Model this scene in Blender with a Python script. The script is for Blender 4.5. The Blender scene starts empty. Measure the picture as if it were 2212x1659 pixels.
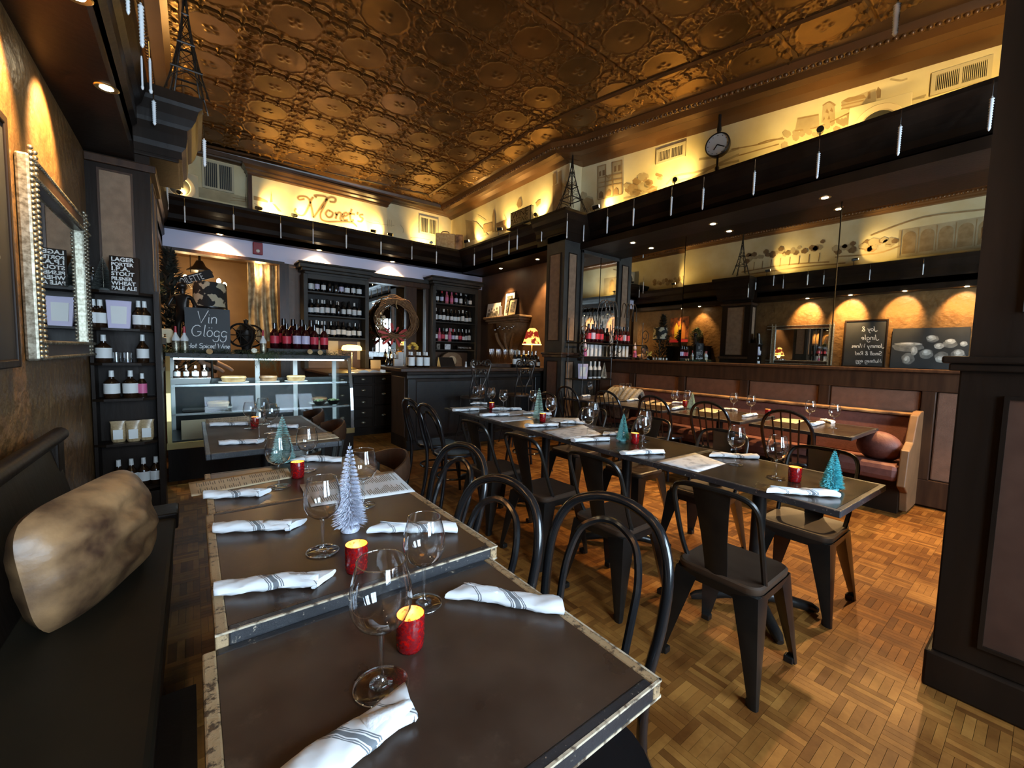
import bpy, math, random
import numpy as np
from mathutils import Vector, Matrix

R = math.radians
PI = math.pi
S = bpy.context.scene
COL = S.collection
rnd = random.Random(11)

# ------------------------------------------------------------------ camera
CF = 900.0                                   # focal length in pixels of the 2212 x 1659 frame
CP, CR, CY = R(4.15), R(1.41), R(37.5)       # pitch down, roll, yaw to the right
C0 = Vector((0, 0, 1.38))
fw = Vector((math.sin(CY) * math.cos(CP), math.cos(CY) * math.cos(CP), -math.sin(CP)))
_r = Vector((math.cos(CY), -math.sin(CY), 0))
_u = _r.cross(fw)
cr = _r * math.cos(CR) + _u * math.sin(CR)
cu = _u * math.cos(CR) - _r * math.sin(CR)
cd = bpy.data.cameras.new('camera')
cam = bpy.data.objects.new('camera', cd)
COL.objects.link(cam)
cd.sensor_width = 36
cd.lens = 36 * CF / 2212
cd.clip_start = 0.02
mw = Matrix.Identity(4)
for i in range(3):
    mw[i][0], mw[i][1], mw[i][2], mw[i][3] = cr[i], cu[i], -fw[i], C0[i]
cam.matrix_world = mw
S.camera = cam

# ------------------------------------------------------------------ world, exposure, daylight
S.view_settings.view_transform = 'Standard'
S.view_settings.look = 'None'
S.view_settings.gamma = 1
S.view_settings.use_curve_mapping = False
S.view_settings.exposure = 1.22
w = bpy.data.worlds.new('overcast sky')
S.world = w
w.use_nodes = True
w.node_tree.nodes['Background'].inputs[0].default_value = (0.62, 0.8, 1.0, 1)
w.node_tree.nodes['Background'].inputs[1].default_value = 3.0
cy = S.cycles
cy.max_bounces = 9
cy.diffuse_bounces = 3
cy.glossy_bounces = 5
cy.transmission_bounces = 7
cy.transparent_max_bounces = 14
cy.caustics_reflective = False
cy.caustics_refractive = False
cy.sample_clamp_indirect = 4.0
cy.use_denoising = True
cy.use_adaptive_sampling = True
cy.adaptive_threshold = 0.02


def add_light(name, kind, loc, power, color, aim=None, **kw):
    l = bpy.data.lights.new(name, kind)
    l.energy = power
    l.color = color
    for k, v in kw.items():
        setattr(l, k, v)
    o = bpy.data.objects.new(name, l)
    COL.objects.link(o)
    o.location = loc
    if aim is not None:
        o.rotation_euler = (Vector(aim) - Vector(loc)).to_track_quat('-Z', 'Y').to_euler()
    return o


YF = -2.2                                    # the street front behind the camera
WINDOWS = [(0.15, 1.35), (1.75, 2.95), (3.35, 4.55)]
DAY = (0.66, 0.84, 1.0)
for a, b in WINDOWS:                         # daylight at each street window
    add_light('daylight', 'AREA', ((a + b) / 2, YF - 0.22, 1.85), 80, DAY, ((a + b) / 2, 0, 1.7), shape='RECTANGLE', size=b - a - .1, size_y=1.9)

WARM = (1.0, 0.62, 0.26)
GOLD = (1.0, 0.68, 0.22)

# ------------------------------------------------------------------ pixel -> point on a plane of the room


def ray(px, py):
    return fw + cr * ((px - 1106) / CF) - cu * ((py - 829.5) / CF)


def onz(px, py, z):
    d = ray(px, py)
    return C0 + d * ((z - C0.z) / d.z)


def onx(px, py, x):
    d = ray(px, py)
    return C0 + d * (x / d.x)


def ony(px, py, y):
    d = ray(px, py)
    return C0 + d * (y / d.y)


def onp(px, py, p, n):
    d = ray(px, py)
    return C0 + d * ((Vector(p) - C0).dot(n) / d.dot(n))


def zat(px, py, x, y):
    d = ray(px, py)
    t = (d.x * x + d.y * y) / (d.x ** 2 + d.y ** 2)
    return C0.z + t * d.z


# ------------------------------------------------------------------ mesh builder
class MB:
    def __init__(s):
        s.v, s.f, s.m = [], [], []

    def add(s, vs, fs, mi=0, M=None):
        b = len(s.v)
        if M is not None:
            vs = [M @ Vector(p) for p in vs]
        s.v += [tuple(p) for p in vs]
        s.f += [tuple(i + b for i in q) for q in fs]
        s.m += [mi] * len(fs)
        return s

    def bx(s, x0, x1, y0, y1, z0, z1, mi=0, M=None):
        vs = [(x0, y0, z0), (x1, y0, z0), (x1, y1, z0), (x0, y1, z0), (x0, y0, z1), (x1, y0, z1), (x1, y1, z1), (x0, y1, z1)]
        return s.add(vs, [(0, 3, 2, 1), (4, 5, 6, 7), (0, 1, 5, 4), (1, 2, 6, 5), (2, 3, 7, 6), (3, 0, 4, 7)], mi, M)

    def hexa(s, lo, hi, mi=0, M=None):
        """box between a lower and an upper quad"""
        return s.add(list(lo) + list(hi), [(3, 2, 1, 0), (4, 5, 6, 7), (0, 1, 5, 4), (1, 2, 6, 5), (2, 3, 7, 6), (3, 0, 4, 7)], mi, M)

    def loft(s, rings, caps=True, closed=True, mi=0, M=None, loop=False):
        n = len(rings[0])
        vs = [p for r in rings for p in r]
        fs = []
        k = len(rings)
        for i in range(k if loop else k - 1):
            a, b = i * n, ((i + 1) % k) * n
            for j in range(n if closed else n - 1):
                j2 = (j + 1) % n
                fs.append((a + j, a + j2, b + j2, b + j))
        if caps and closed and not loop:
            fs.append(tuple(range(n))[::-1])
            fs.append(tuple((k - 1) * n + j for j in range(n)))
        return s.add(vs, fs, mi, M)

    def tube(s, pts, r, n=8, loop=False, mi=0, M=None, flat=1.0):
        pts = [Vector(p) for p in pts]
        k = len(pts)
        rs = r if isinstance(r, (list, tuple)) else [r] * k
        rings = []
        up = None
        for i, p in enumerate(pts):
            if loop:
                t = pts[(i + 1) % k] - pts[i - 1]
            else:
                t = pts[min(i + 1, k - 1)] - pts[max(i - 1, 0)]
            if t.length < 1e-9:
                t = Vector((0, 0, 1))
            t.normalize()
            if up is None:
                up = Vector((0, 0, 1)) if abs(t.z) < .9 else Vector((1, 0, 0))
            up = (up - t * up.dot(t))
            if up.length < 1e-6:
                up = t.orthogonal()
            up.normalize()
            sd = t.cross(up)
            rings.append([p + (sd * math.cos(a) * flat + up * math.sin(a)) * rs[i] for a in [2 * PI * j / n for j in range(n)]])
        return s.loft(rings, True, True, mi, M, loop)

    def cyl(s, p0, p1, r0, r1=None, n=12, mi=0, M=None):
        return s.tube([p0, p1], [r0, r0 if r1 is None else r1], n, mi=mi, M=M)

    def lathe(s, prof, n=16, c=(0, 0, 0), mi=0, M=None):
        vs, fs, idx = [], [], []
        for r, z in prof:
            if r < 1e-6:
                idx.append([len(vs)])
                vs.append((c[0], c[1], c[2] + z))
            else:
                idx.append(list(range(len(vs), len(vs) + n)))
                vs += [(c[0] + r * math.cos(2 * PI * j / n), c[1] + r * math.sin(2 * PI * j / n), c[2] + z) for j in range(n)]
        for a, b in zip(idx, idx[1:]):
            for j in range(n):
                q = [a[j % len(a)], a[(j + 1) % len(a)], b[(j + 1) % len(b)], b[j % len(b)]]
                q = list(dict.fromkeys(q))
                if len(q) > 2:
                    fs.append(tuple(q))
        return s.add(vs, fs, mi, M)

    def ball(s, c, r, n=12, m=8, mi=0, M=None):
        if not isinstance(r, (list, tuple)):
            r = (r, r, r)
        p = [(math.sin(PI * i / m), -math.cos(PI * i / m)) for i in range(m + 1)]
        T = Matrix.Translation(Vector(c)) @ Matrix.Diagonal((r[0], r[1], r[2], 1))
        return s.lathe(p, n, mi=mi, M=(M @ T) if M is not None else T)

    def prism(s, poly, f, a, b, mi=0):
        """polygon (u, v) extruded from a to b; f(u, v, w) -> point"""
        n = len(poly)
        vs = [f(u, v, a) for u, v in poly] + [f(u, v, b) for u, v in poly]
        fs = [tuple(range(n))[::-1], tuple(range(n, 2 * n))] + [(i, (i + 1) % n, n + (i + 1) % n, n + i) for i in range(n)]
        return s.add(vs, fs, mi)

    def stroke(s, pts, wd, nrm, off=0.002, mi=0, smooth=0):
        """flat painted line"""
        pts = [Vector(p) for p in pts]
        if smooth:
            pts = spline(pts, smooth)
        nrm = Vector(nrm).normalized()
        vs = []
        k = len(pts)
        for i, p in enumerate(pts):
            t = pts[min(i + 1, k - 1)] - pts[max(i - 1, 0)]
            sd = t.cross(nrm)
            if sd.length > 1e-9:
                sd.normalize()
            vs += [p + sd * wd / 2 + nrm * off, p - sd * wd / 2 + nrm * off]
        return s.add(vs, [(2 * i, 2 * i + 1, 2 * i + 3, 2 * i + 2) for i in range(k - 1)], mi)

    def build(s, name, mats, parent=None, smooth=False, bevel=0, at=None, **props):
        if at is None:
            at = (0, 0, 0)
        me = bpy.data.meshes.new(name)
        me.from_pydata([(x - at[0], y - at[1], z - at[2]) for x, y, z in s.v], [], s.f)
        if not isinstance(mats, (list, tuple)):
            mats = [mats]
        for m in mats:
            me.materials.append(m)
        me.polygons.foreach_set('material_index', s.m)
        if smooth:
            me.polygons.foreach_set('use_smooth', [True] * len(me.polygons))
            if smooth != 'all':
                try:
                    me.set_sharp_from_angle(angle=R(42))
                except Exception:
                    pass
        me.update()
        o = bpy.data.objects.new(name, me)
        COL.objects.link(o)
        o.location = at
        if parent is not None:
            o.parent = parent
        if bevel:
            b = o.modifiers.new('bevel', 'BEVEL')
            b.width = bevel
            b.segments = 2
            b.limit_method = 'ANGLE'
        for k, v in props.items():
            o[k] = v
        return o


def spline(pts, sub=6, loop=False):
    pts = [Vector(p) for p in pts]
    n = len(pts)
    out = []
    for i in range(n if loop else n - 1):
        if loop:
            p0, p1, p2, p3 = pts[i - 1], pts[i], pts[(i + 1) % n], pts[(i + 2) % n]
        else:
            p0, p1, p2, p3 = pts[max(i - 1, 0)], pts[i], pts[i + 1], pts[min(i + 2, n - 1)]
        for j in range(sub):
            t = j / sub
            out.append(0.5 * ((2 * p1) + (p2 - p0) * t + (2 * p0 - 5 * p1 + 4 * p2 - p3) * t * t + (3 * p1 - p0 - 3 * p2 + p3) * t ** 3))
    if not loop:
        out.append(pts[-1])
    return out


def tag(o, label, cat, group=None):
    o['label'] = label
    o['category'] = cat
    if group:
        o['group'] = group
    return o


def thing(name, label, cat, loc=(0, 0, 0), rz=0, group=None, sc=1):
    o = bpy.data.objects.new(name, None)
    COL.objects.link(o)
    o.location = loc
    o.rotation_euler = (0, 0, rz)
    o.scale = (sc, sc, sc)
    o.empty_display_size = .05
    return tag(o, label, cat, group)


def copy_tree(o, parent=None):
    c = o.copy()
    COL.objects.link(c)
    if parent is not None:
        c.parent = parent
    for ch in o.children:
        copy_tree(ch, c)
    return c


PROTO = {}


def inst(key, make, label, cat, loc, rz=0, group=None, sc=1, tilt=None):
    """the first call of a kind builds it, later calls copy it with all of its parts"""
    if key not in PROTO:
        o = make()
        PROTO[key] = o
    else:
        o = copy_tree(PROTO[key])
    o.location = loc
    o.rotation_euler = (0, 0, rz) if tilt is None else (tilt[0], tilt[1], rz)
    o.scale = (sc, sc, sc) if not isinstance(sc, (tuple, list)) else sc
    if 'group' in o:
        del o['group']
    return tag(o, label, cat, group)


def root(name):
    o = bpy.data.objects.new(name, None)
    COL.objects.link(o)
    o.empty_display_size = .05
    return o


ORD = ['first', 'second', 'third', 'fourth', 'fifth', 'sixth', 'seventh', 'eighth', 'ninth', 'tenth', 'eleventh', 'twelfth', 'thirteenth', 'fourteenth']


def struct(o):
    o['kind'] = 'structure'
    return o


# ------------------------------------------------------------------ materials
def new_mat(name):
    m = bpy.data.materials.new(name)
    m.use_nodes = True
    nt = m.node_tree
    return m, nt, nt.nodes['Principled BSDF']


def nd(nt, t, **kw):
    n = nt.nodes.new(t)
    for k, v in kw.items():
        if k == 'op':
            n.operation = v
        elif isinstance(k, str) and k.startswith('i_'):
            n.inputs[int(k[2:])].default_value = v
        else:
            n.inputs[k.replace('_', ' ')].default_value = v
    return n


def ramp(nt, src, stops):
    n = nt.nodes.new('ShaderNodeValToRGB')
    e = n.color_ramp.elements
    while len(e) < len(stops):
        e.new(0.5)
    for el, (p, c) in zip(e, stops):
        el.position = p
        el.color = (*c, 1) if len(c) == 3 else c
    nt.links.new(src, n.inputs[0])
    return n.outputs[0]


def mat(name, col, rough=.5, metal=0, col2=None, scale=8, detail=4, bump=0, bscale=None, spec=.5, stretch=None, coat=0, lo=.35, hi=.65):
    m, nt, b = new_mat(name)
    b.inputs['Base Color'].default_value = (*col, 1)
    b.inputs['Roughness'].default_value = rough
    b.inputs['Metallic'].default_value = metal
    b.inputs['Specular IOR Level'].default_value = spec
    b.inputs['Coat Weight'].default_value = coat
    b.inputs['Coat Roughness'].default_value = .12
    if col2 is not None or bump:
        tc = nt.nodes.new('ShaderNodeTexCoord')
        src = tc.outputs['Object']
        if stretch:
            mp = nt.nodes.new('ShaderNodeMapping')
            mp.inputs['Scale'].default_value = stretch
            nt.links.new(src, mp.inputs[0])
            src = mp.outputs[0]
        if col2 is not None:
            no = nd(nt, 'ShaderNodeTexNoise', Scale=scale, Detail=detail)
            nt.links.new(src, no.inputs['Vector'])
            nt.links.new(ramp(nt, no.outputs[0], [(lo, col), (hi, col2)]), b.inputs['Base Color'])
        if bump:
            nb = nd(nt, 'ShaderNodeTexNoise', Scale=bscale or scale * 3, Detail=5)
            nt.links.new(src, nb.inputs['Vector'])
            bp = nd(nt, 'ShaderNodeBump', Strength=bump, Distance=.02)
            nt.links.new(nb.outputs[0], bp.inputs['Height'])
            nt.links.new(bp.outputs[0], b.inputs['Normal'])
    return m


def emit(name, col, power):
    m, nt, b = new_mat(name)
    b.inputs['Base Color'].default_value = (*col, 1)
    b.inputs['Emission Color'].default_value = (*col, 1)
    b.inputs['Emission Strength'].default_value = power
    return m


def thin_glass(name, tint=(.985, .99, .99), k=1.4, add=.07, rough=.0):
    """thin clear pane: transparent with a reflecting skin"""
    m, nt, b = new_mat(name)
    nt.nodes.remove(b)
    out = nt.nodes['Material Output']
    tr = nt.nodes.new('ShaderNodeBsdfTransparent')
    tr.inputs[0].default_value = (*tint, 1)
    gl = nt.nodes.new('ShaderNodeBsdfGlossy')
    gl.inputs['Roughness'].default_value = rough
    lw = nd(nt, 'ShaderNodeLayerWeight', Blend=.5)
    fr = nd(nt, 'ShaderNodeMath', op='POWER', i_1=2.4)
    nt.links.new(lw.outputs['Facing'], fr.inputs[0])
    mu = nd(nt, 'ShaderNodeMath', op='MULTIPLY_ADD', i_1=k, i_2=add)
    mu.use_clamp = True
    mx = nt.nodes.new('ShaderNodeMixShader')
    nt.links.new(fr.outputs[0], mu.inputs[0])
    nt.links.new(mu.outputs[0], mx.inputs[0])
    nt.links.new(tr.outputs[0], mx.inputs[1])
    nt.links.new(gl.outputs[0], mx.inputs[2])
    nt.links.new(mx.outputs[0], out.inputs[0])
    return m


M = {}
M['black_wood'] = mat('dark stained wood', (.009, .0055, .0036), .42, col2=(.02, .0115, .007), scale=3, spec=.14, stretch=(1, 1, .15), bump=.08, bscale=30)
M['brown_wood'] = mat('walnut wood', (.03, .014, .008), .38, col2=(.055, .026, .013), scale=4, spec=.3, stretch=(6, 6, .6), bump=.06, bscale=30)
M['grey_wood'] = mat('grey painted wood', (.026, .025, .023), .55, col2=(.042, .04, .035), scale=5, spec=.3)
M['tan_panel'] = mat('tan fabric panel', (.2, .125, .075), .8, col2=(.26, .165, .1), scale=14, bump=.2, bscale=120)
M['brown_panel'] = mat('brown fabric panel', (.13, .062, .034), .8, col2=(.165, .08, .045), scale=14, bump=.2, bscale=120)
M['plaster'] = mat('gold brown hammered plaster', (.105, .052, .017), .4, col2=(.16, .085, .03), scale=5, bump=.8, bscale=14, spec=.4)
M['bar_plaster'] = mat('brown plaster', (.1, .05, .026), .5, col2=(.15, .08, .042), scale=3, bump=.25, bscale=9)
M['blue_wall'] = mat('lavender grey paint', (.66, .64, .8), .6)
M['tin'] = mat('bronze tin', (.24, .12, .034), .33, metal=.8, col2=(.16, .078, .022), scale=2)
M['copper'] = mat('copper brown cornice paint', (.1, .042, .013), .34, metal=.45, col2=(.13, .056, .018), scale=2)
M['cream'] = mat('cream mural plaster', (.62, .5, .27), .75, col2=(.72, .62, .38), scale=2.2, detail=6)
M['sepia'] = mat('sepia mural paint', (.27, .165, .065), .8, col2=(.36, .24, .11), scale=9)
M['sepia_dark'] = mat('brown mural paint', (.15, .085, .035), .8, col2=(.22, .13, .055), scale=9)
M['haze_paint'] = mat('grey tan mural paint', (.37, .28, .15), .8, col2=(.47, .37, .21), scale=5)
M['black_metal'] = mat('black enamelled metal', (.012, .012, .013), .28, metal=.3, col2=(.02, .017, .014), scale=20)
M['gun_metal'] = mat('dark gun metal', (.014, .013, .012), .3, metal=.5, col2=(.026, .022, .018), scale=9)
M['seat_brown'] = mat('dark brown seat', (.035, .02, .012), .45, col2=(.05, .03, .018), scale=9)
M['bent_black'] = mat('black lacquered bentwood', (.009, .009, .01), .2, coat=.3)
M['chrome'] = mat('polished metal', (.6, .62, .62), .2, metal=1)
M['brass'] = mat('brass', (.55, .42, .18), .28, metal=1)
M['pewter'] = mat('silver gilt frame', (.4, .38, .3), .4, metal=.8, col2=(.16, .14, .1), scale=60)
M['mirror'] = mat('mirror silver', (.82, .83, .8), .012, metal=1)
M['white_cloth'] = mat('white linen', (.8, .82, .84), .85, bump=.15, bscale=160)
M['paper'] = mat('white paper', (.75, .75, .74), .7)
M['cream_paper'] = mat('cream paper', (.62, .5, .32), .7)
M['card_white'] = mat('white label paper', (.7, .7, .68), .6)
M['chalkboard'] = mat('chalkboard', (.012, .013, .014), .6, col2=(.02, .022, .024), scale=3)
M['chalk'] = mat('white chalk', (.75, .75, .73), .9)
M['maroon'] = mat('maroon upholstery', (.125, .043, .032), .6, col2=(.16, .058, .044), scale=30, bump=.1, bscale=90)
M['leather'] = mat('tan brown leather', (.075, .036, .02), .4, col2=(.42, .235, .105), scale=6.5, detail=5, bump=.3, bscale=10)
M['bench_leather'] = mat('dark olive vinyl', (.016, .0125, .0075), .55, col2=(.022, .017, .01), scale=4, spec=.2)
M['rope'] = mat('grey knitted wool', (.33, .3, .25), .95, col2=(.2, .18, .15), scale=40, bump=.6, bscale=70)
M['glass'] = thin_glass('thin clear glass')
M['case_glass'] = thin_glass('display case glass', (.94, .98, .97), .12, .012)
M['pane'] = thin_glass('window pane', (.97, .985, 1), .4, .02)
M['wine_bottle'] = mat('dark wine bottle glass', (.006, .006, .007), .08, coat=.2)
M['amber'] = mat('amber bottle glass', (.02, .009, .004), .1, coat=.2)
M['rose_bottle'] = mat('ruby wine bottle glass', (.025, .002, .004), .1, coat=.3)
M['pink_bottle'] = mat('rose wine', (.5, .12, .14), .15)
M['red_label'] = mat('red label', (.55, .03, .055), .5)
M['pink_label'] = mat('pink label', (.6, .12, .25), .5)
M['lilac_label'] = mat('lilac label', (.55, .5, .66), .5)
M['red_wax'] = mat('red capsule', (.42, .02, .03), .4)
M['white_plastic'] = mat('white plastic', (.7, .7, .68), .4)
M['green_leaf'] = mat('dark green needles', (.04, .07, .025), .7, col2=(.11, .13, .05), scale=30)
M['dark_green'] = mat('dark tree needles', (.02, .024, .018), .7)
M['twig'] = mat('brown twig', (.28, .15, .065), .8, col2=(.16, .08, .035), scale=30)
M['rust'] = mat('wrought iron', (.028, .022, .018), .38, metal=.6)
M['bulb'] = emit('warm lamp', (1, .72, .34), 30)
M['downlight'] = emit('downlight lens', (1, .8, .5), 45)
M['shade_glow'] = emit('lit amber shade', (1, .62, .13), 2.6)
M['flame'] = emit('candle flame', (1, .6, .16), 7)
M['wax'] = mat('candle wax', (.85, .62, .25), .5)
M['cake'] = mat('baked crust', (.42, .25, .1), .8, col2=(.55, .38, .18), scale=20)
M['stone'] = mat('carved wood bracket', (.17, .11, .06), .6, col2=(.26, .17, .1), scale=12, bump=.3)
M['suede'] = mat('curtain fabric', (.26, .19, .1), .85, col2=(.58, .47, .28), scale=9, detail=6, bump=.3)
M['grille_dark'] = mat('dark vent slot', (.03, .028, .022), .6)
M['vent_paint'] = mat('tan vent paint', (.52, .44, .28), .6)

# special materials ------------------------------------------------
def parquet_mat():
    m, nt, b = new_mat('oak parquet')
    b.inputs['Roughness'].default_value = .5
    b.inputs['Specular IOR Level'].default_value = .16
    oi = nt.nodes.new('ShaderNodeObjectInfo')
    at = nt.nodes.new('ShaderNodeAttribute')
    at.attribute_name = 'tint'
    ad = nd(nt, 'ShaderNodeMath', op='ADD')
    nt.links.new(oi.outputs['Random'], ad.inputs[0])
    nt.links.new(at.outputs['Fac'], ad.inputs[1])
    fr = nd(nt, 'ShaderNodeMath', op='FRACT')
    nt.links.new(ad.outputs[0], fr.inputs[0])
    c = ramp(nt, fr.outputs[0], [(0, (.14, .052, .011)), (.4, (.25, .105, .022)), (.75, (.34, .152, .034)), (1, (.18, .07, .016))])
    ge = nt.nodes.new('ShaderNodeNewGeometry')
    no = nd(nt, 'ShaderNodeTexNoise', Scale=1.7, Detail=6, Roughness=.7)
    nt.links.new(ge.outputs['Position'], no.inputs['Vector'])
    wear = ramp(nt, no.outputs[0], [(.42, (1, 1, 1)), (.6, (.4, .3, .22))])
    mx = nt.nodes.new('ShaderNodeMix')
    mx.data_type = 'RGBA'
    mx.blend_type = 'MULTIPLY'
    mx.inputs[0].default_value = .8
    nt.links.new(c, mx.inputs[6])
    nt.links.new(wear, mx.inputs[7])
    nt.links.new(mx.outputs[2], b.inputs['Base Color'])
    return m


def worn_mat(name, base, base2, worn, lo=.52, hi=.62, scale=26, rough=.3, stretch=(1, 1, 1), bump=.15):
    m, nt, b = new_mat(name)
    tc = nt.nodes.new('ShaderNodeTexCoord')
    mp = nt.nodes.new('ShaderNodeMapping')
    mp.inputs['Scale'].default_value = stretch
    nt.links.new(tc.outputs['Object'], mp.inputs[0])
    n1 = nd(nt, 'ShaderNodeTexNoise', Scale=4.0, Detail=5)
    n2 = nd(nt, 'ShaderNodeTexNoise', Scale=scale, Detail=8, Roughness=.75)
    nt.links.new(tc.outputs['Object'], n1.inputs['Vector'])
    nt.links.new(mp.outputs[0], n2.inputs['Vector'])
    c1 = ramp(nt, n1.outputs[0], [(.35, base), (.65, base2)])
    f = ramp(nt, n2.outputs[0], [(lo, (0, 0, 0)), (hi, (1, 1, 1))])
    mx = nt.nodes.new('ShaderNodeMix')
    mx.data_type = 'RGBA'
    nt.links.new(f, mx.inputs[0])
    nt.links.new(c1, mx.inputs[6])
    mx.inputs[7].default_value = (*worn, 1)
    nt.links.new(mx.outputs[2], b.inputs['Base Color'])
    r = ramp(nt, n1.outputs[0], [(.3, (rough - .06,) * 3), (.7, (rough + .1,) * 3)])
    nt.links.new(r, b.inputs['Roughness'])
    bp = nd(nt, 'ShaderNodeBump', Strength=bump, Distance=.01)
    nt.links.new(n2.outputs[0], bp.inputs['Height'])
    nt.links.new(bp.outputs[0], b.inputs['Normal'])
    return m


M['parquet'] = parquet_mat()
M['table_top'] = worn_mat('brown table laminate', (.036, .02, .013), (.066, .042, .029), (.12, .08, .052), .56, .8, 5, .3, bump=.04)
M['edge_worn'] = worn_mat('worn tan table edge', (.34, .22, .11), (.46, .32, .17), (.06, .036, .02), .52, .6, 46, .5, bump=.5)
M['edge_black'] = worn_mat('chipped black table edge', (.016, .017, .02), (.03, .03, .034), (.55, .46, .34), .6, .68, 50, .35, bump=.3)
M['dark_top'] = worn_mat('dark table top', (.03, .021, .013), (.045, .03, .017), (.12, .08, .05), .68, .84, 9, .2, bump=.02)


def cup_mat(inside):
    m, nt, b = new_mat('gold mercury glass' if inside else 'speckled red mercury glass')
    tc = nt.nodes.new('ShaderNodeTexCoord')
    no = nd(nt, 'ShaderNodeTexNoise', Scale=150 if not inside else 110, Detail=3)
    nt.links.new(tc.outputs['Object'], no.inputs['Vector'])
    if inside:
        c = ramp(nt, no.outputs[0], [(.36, (.1, .03, .01)), (.44, (.8, .5, .14))])
        nt.links.new(c, b.inputs['Base Color'])
        b.inputs['Roughness'].default_value = .35
        return m
    out = nt.nodes['Material Output']
    c = ramp(nt, no.outputs[0], [(.45, (.16, .005, .008)), (.6, (.3, .012, .014))])
    nt.links.new(c, b.inputs['Base Color'])
    b.inputs['Roughness'].default_value = .15
    tl = nt.nodes.new('ShaderNodeBsdfTranslucent')
    tl.inputs[0].default_value = (1, .1, .04, 1)
    f = ramp(nt, no.outputs[0], [(.5, (.02, .02, .02)), (.6, (.8, .8, .8))])
    mx = nt.nodes.new('ShaderNodeMixShader')
    nt.links.new(f, mx.inputs[0])
    nt.links.new(b.outputs[0], mx.inputs[1])
    nt.links.new(tl.outputs[0], mx.inputs[2])
    nt.links.new(mx.outputs[0], out.inputs[0])
    return m


M['cup'] = cup_mat(False)
M['cup_in'] = cup_mat(True)


def linen_mat():
    """white napkin with woven grey bands across it"""
    m, nt, b = new_mat('white linen with grey woven stripes')
    b.inputs['Roughness'].default_value = .85
    tc = nt.nodes.new('ShaderNodeTexCoord')
    sx = nt.nodes.new('ShaderNodeSeparateXYZ')
    nt.links.new(tc.outputs['Object'], sx.inputs[0])
    u = nd(nt, 'ShaderNodeMath', op='MULTIPLY_ADD', i_1=.85)
    nt.links.new(sx.outputs['Y'], u.inputs[0])
    nt.links.new(sx.outputs['X'], u.inputs[2])
    tot = None
    for c, wd in ((-.003, .0055), (-.013, .0012), (-.017, .0012), (.007, .0012), (.011, .0012), (.072, .0012), (.077, .0012)):
        k = nd(nt, 'ShaderNodeMath', op='COMPARE', i_1=c, i_2=wd)
        nt.links.new(u.outputs[0], k.inputs[0])
        if tot is None:
            tot = k
        else:
            a = nd(nt, 'ShaderNodeMath', op='MAXIMUM')
            nt.links.new(tot.outputs[0], a.inputs[0])
            nt.links.new(k.outputs[0], a.inputs[1])
            tot = a
    c = ramp(nt, tot.outputs[0], [(0, (.8, .82, .84)), (1, (.16, .18, .2))])
    nt.links.new(c, b.inputs['Base Color'])
    return m


M['linen'] = linen_mat()


def print_mat(name, paper, ink, sc):
    """small illegible printed lines"""
    m, nt, b = new_mat(name)
    b.inputs['Roughness'].default_value = .7
    tc = nt.nodes.new('ShaderNodeTexCoord')
    br = nd(nt, 'ShaderNodeTexBrick', Scale=sc, Mortar_Size=.032, Brick_Width=1.1, Row_Height=.1)
    br.offset = .37
    br.inputs['Color1'].default_value = (1, 1, 1, 1)
    br.inputs['Color2'].default_value = (.0, .0, .0, 1)
    br.inputs['Mortar'].default_value = (1, 1, 1, 1)
    br.inputs['Bias'].default_value = .15
    nt.links.new(tc.outputs['Object'], br.inputs['Vector'])
    no = nd(nt, 'ShaderNodeTexNoise', Scale=sc * 22, Detail=1)
    nt.links.new(tc.outputs['Object'], no.inputs['Vector'])
    wl = ramp(nt, no.outputs[0], [(.5, (0, 0, 0)), (.56, (1, 1, 1))])
    mx = nd(nt, 'ShaderNodeMath', op='MAXIMUM')
    nt.links.new(br.outputs['Color'], mx.inputs[0])
    nt.links.new(wl, mx.inputs[1])
    nt.links.new(ramp(nt, mx.outputs[0], [(0, ink), (1, paper)]), b.inputs['Base Color'])
    return m


M['menu_cream'] = print_mat('cream menu print', (.66, .54, .36), (.2, .17, .12), 9)
M['menu_white'] = print_mat('white menu print', (.76, .74, .7), (.22, .22, .22), 9)
M['map_print'] = mat('placemat grey map print', (.74, .76, .78), .7, col2=(.45, .47, .5), scale=18, detail=6, lo=.5, hi=.62)
M['stem'] = thin_glass('solid clear glass', (.96, .97, .97), .75, .1)
M['poster'] = mat('orange poster print', (.5, .12, .02), .6, col2=(.06, .02, .01), scale=7, detail=6)
M['alcove'] = mat('tan alcove paint', (.17, .1, .045), .7, col2=(.22, .135, .06), scale=2)
M['dark_panel'] = mat('dark brown leather panel', (.05, .022, .013), .7, col2=(.065, .03, .018), scale=10, spec=.2)
M['matte_top'] = worn_mat('matte dark table top', (.03, .02, .013), (.042, .028, .018), (.1, .07, .045), .68, .84, 9, .6, bump=.02)
M['gloss_brown'] = mat('glossy brown cornice wood', (.06, .028, .011), .3, col2=(.09, .042, .017), scale=3)
M['photo'] = mat('grey photograph', (.03, .028, .025), .5, col2=(.3, .28, .24), scale=22, detail=5)

XM, XL, YB = 5.6, -.62, 8.6
ZC = 4.66

# ---- floor ------------------------------------------------------
fb = MB().bx(XL - .3, 7.2, YF - .2, 11.4, -.12, -.012).build('floor', M['black_wood'])
struct(fb)
sw, sl = .03, .15
sx = MB().bx(-sw / 2 + .0006, sw / 2 - .0006, -sl / 2 + .0006, sl / 2 - .0006, -.012, 0).build('parquet_strip', M['parquet'], fb)
sme = sx.data
cells = []
for i in range(-5, 48):
    for j in range(-14, 73):
        for k in range(5):
            flip = (i + j) % 2
            cx, cyy = i * sl + sl / 2, j * sl + sl / 2
            o = (k - 2) * sw
            x, y = (cx + o, cyy) if not flip else (cx, cyy + o)
            cells.append((x, y, flip))


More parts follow.
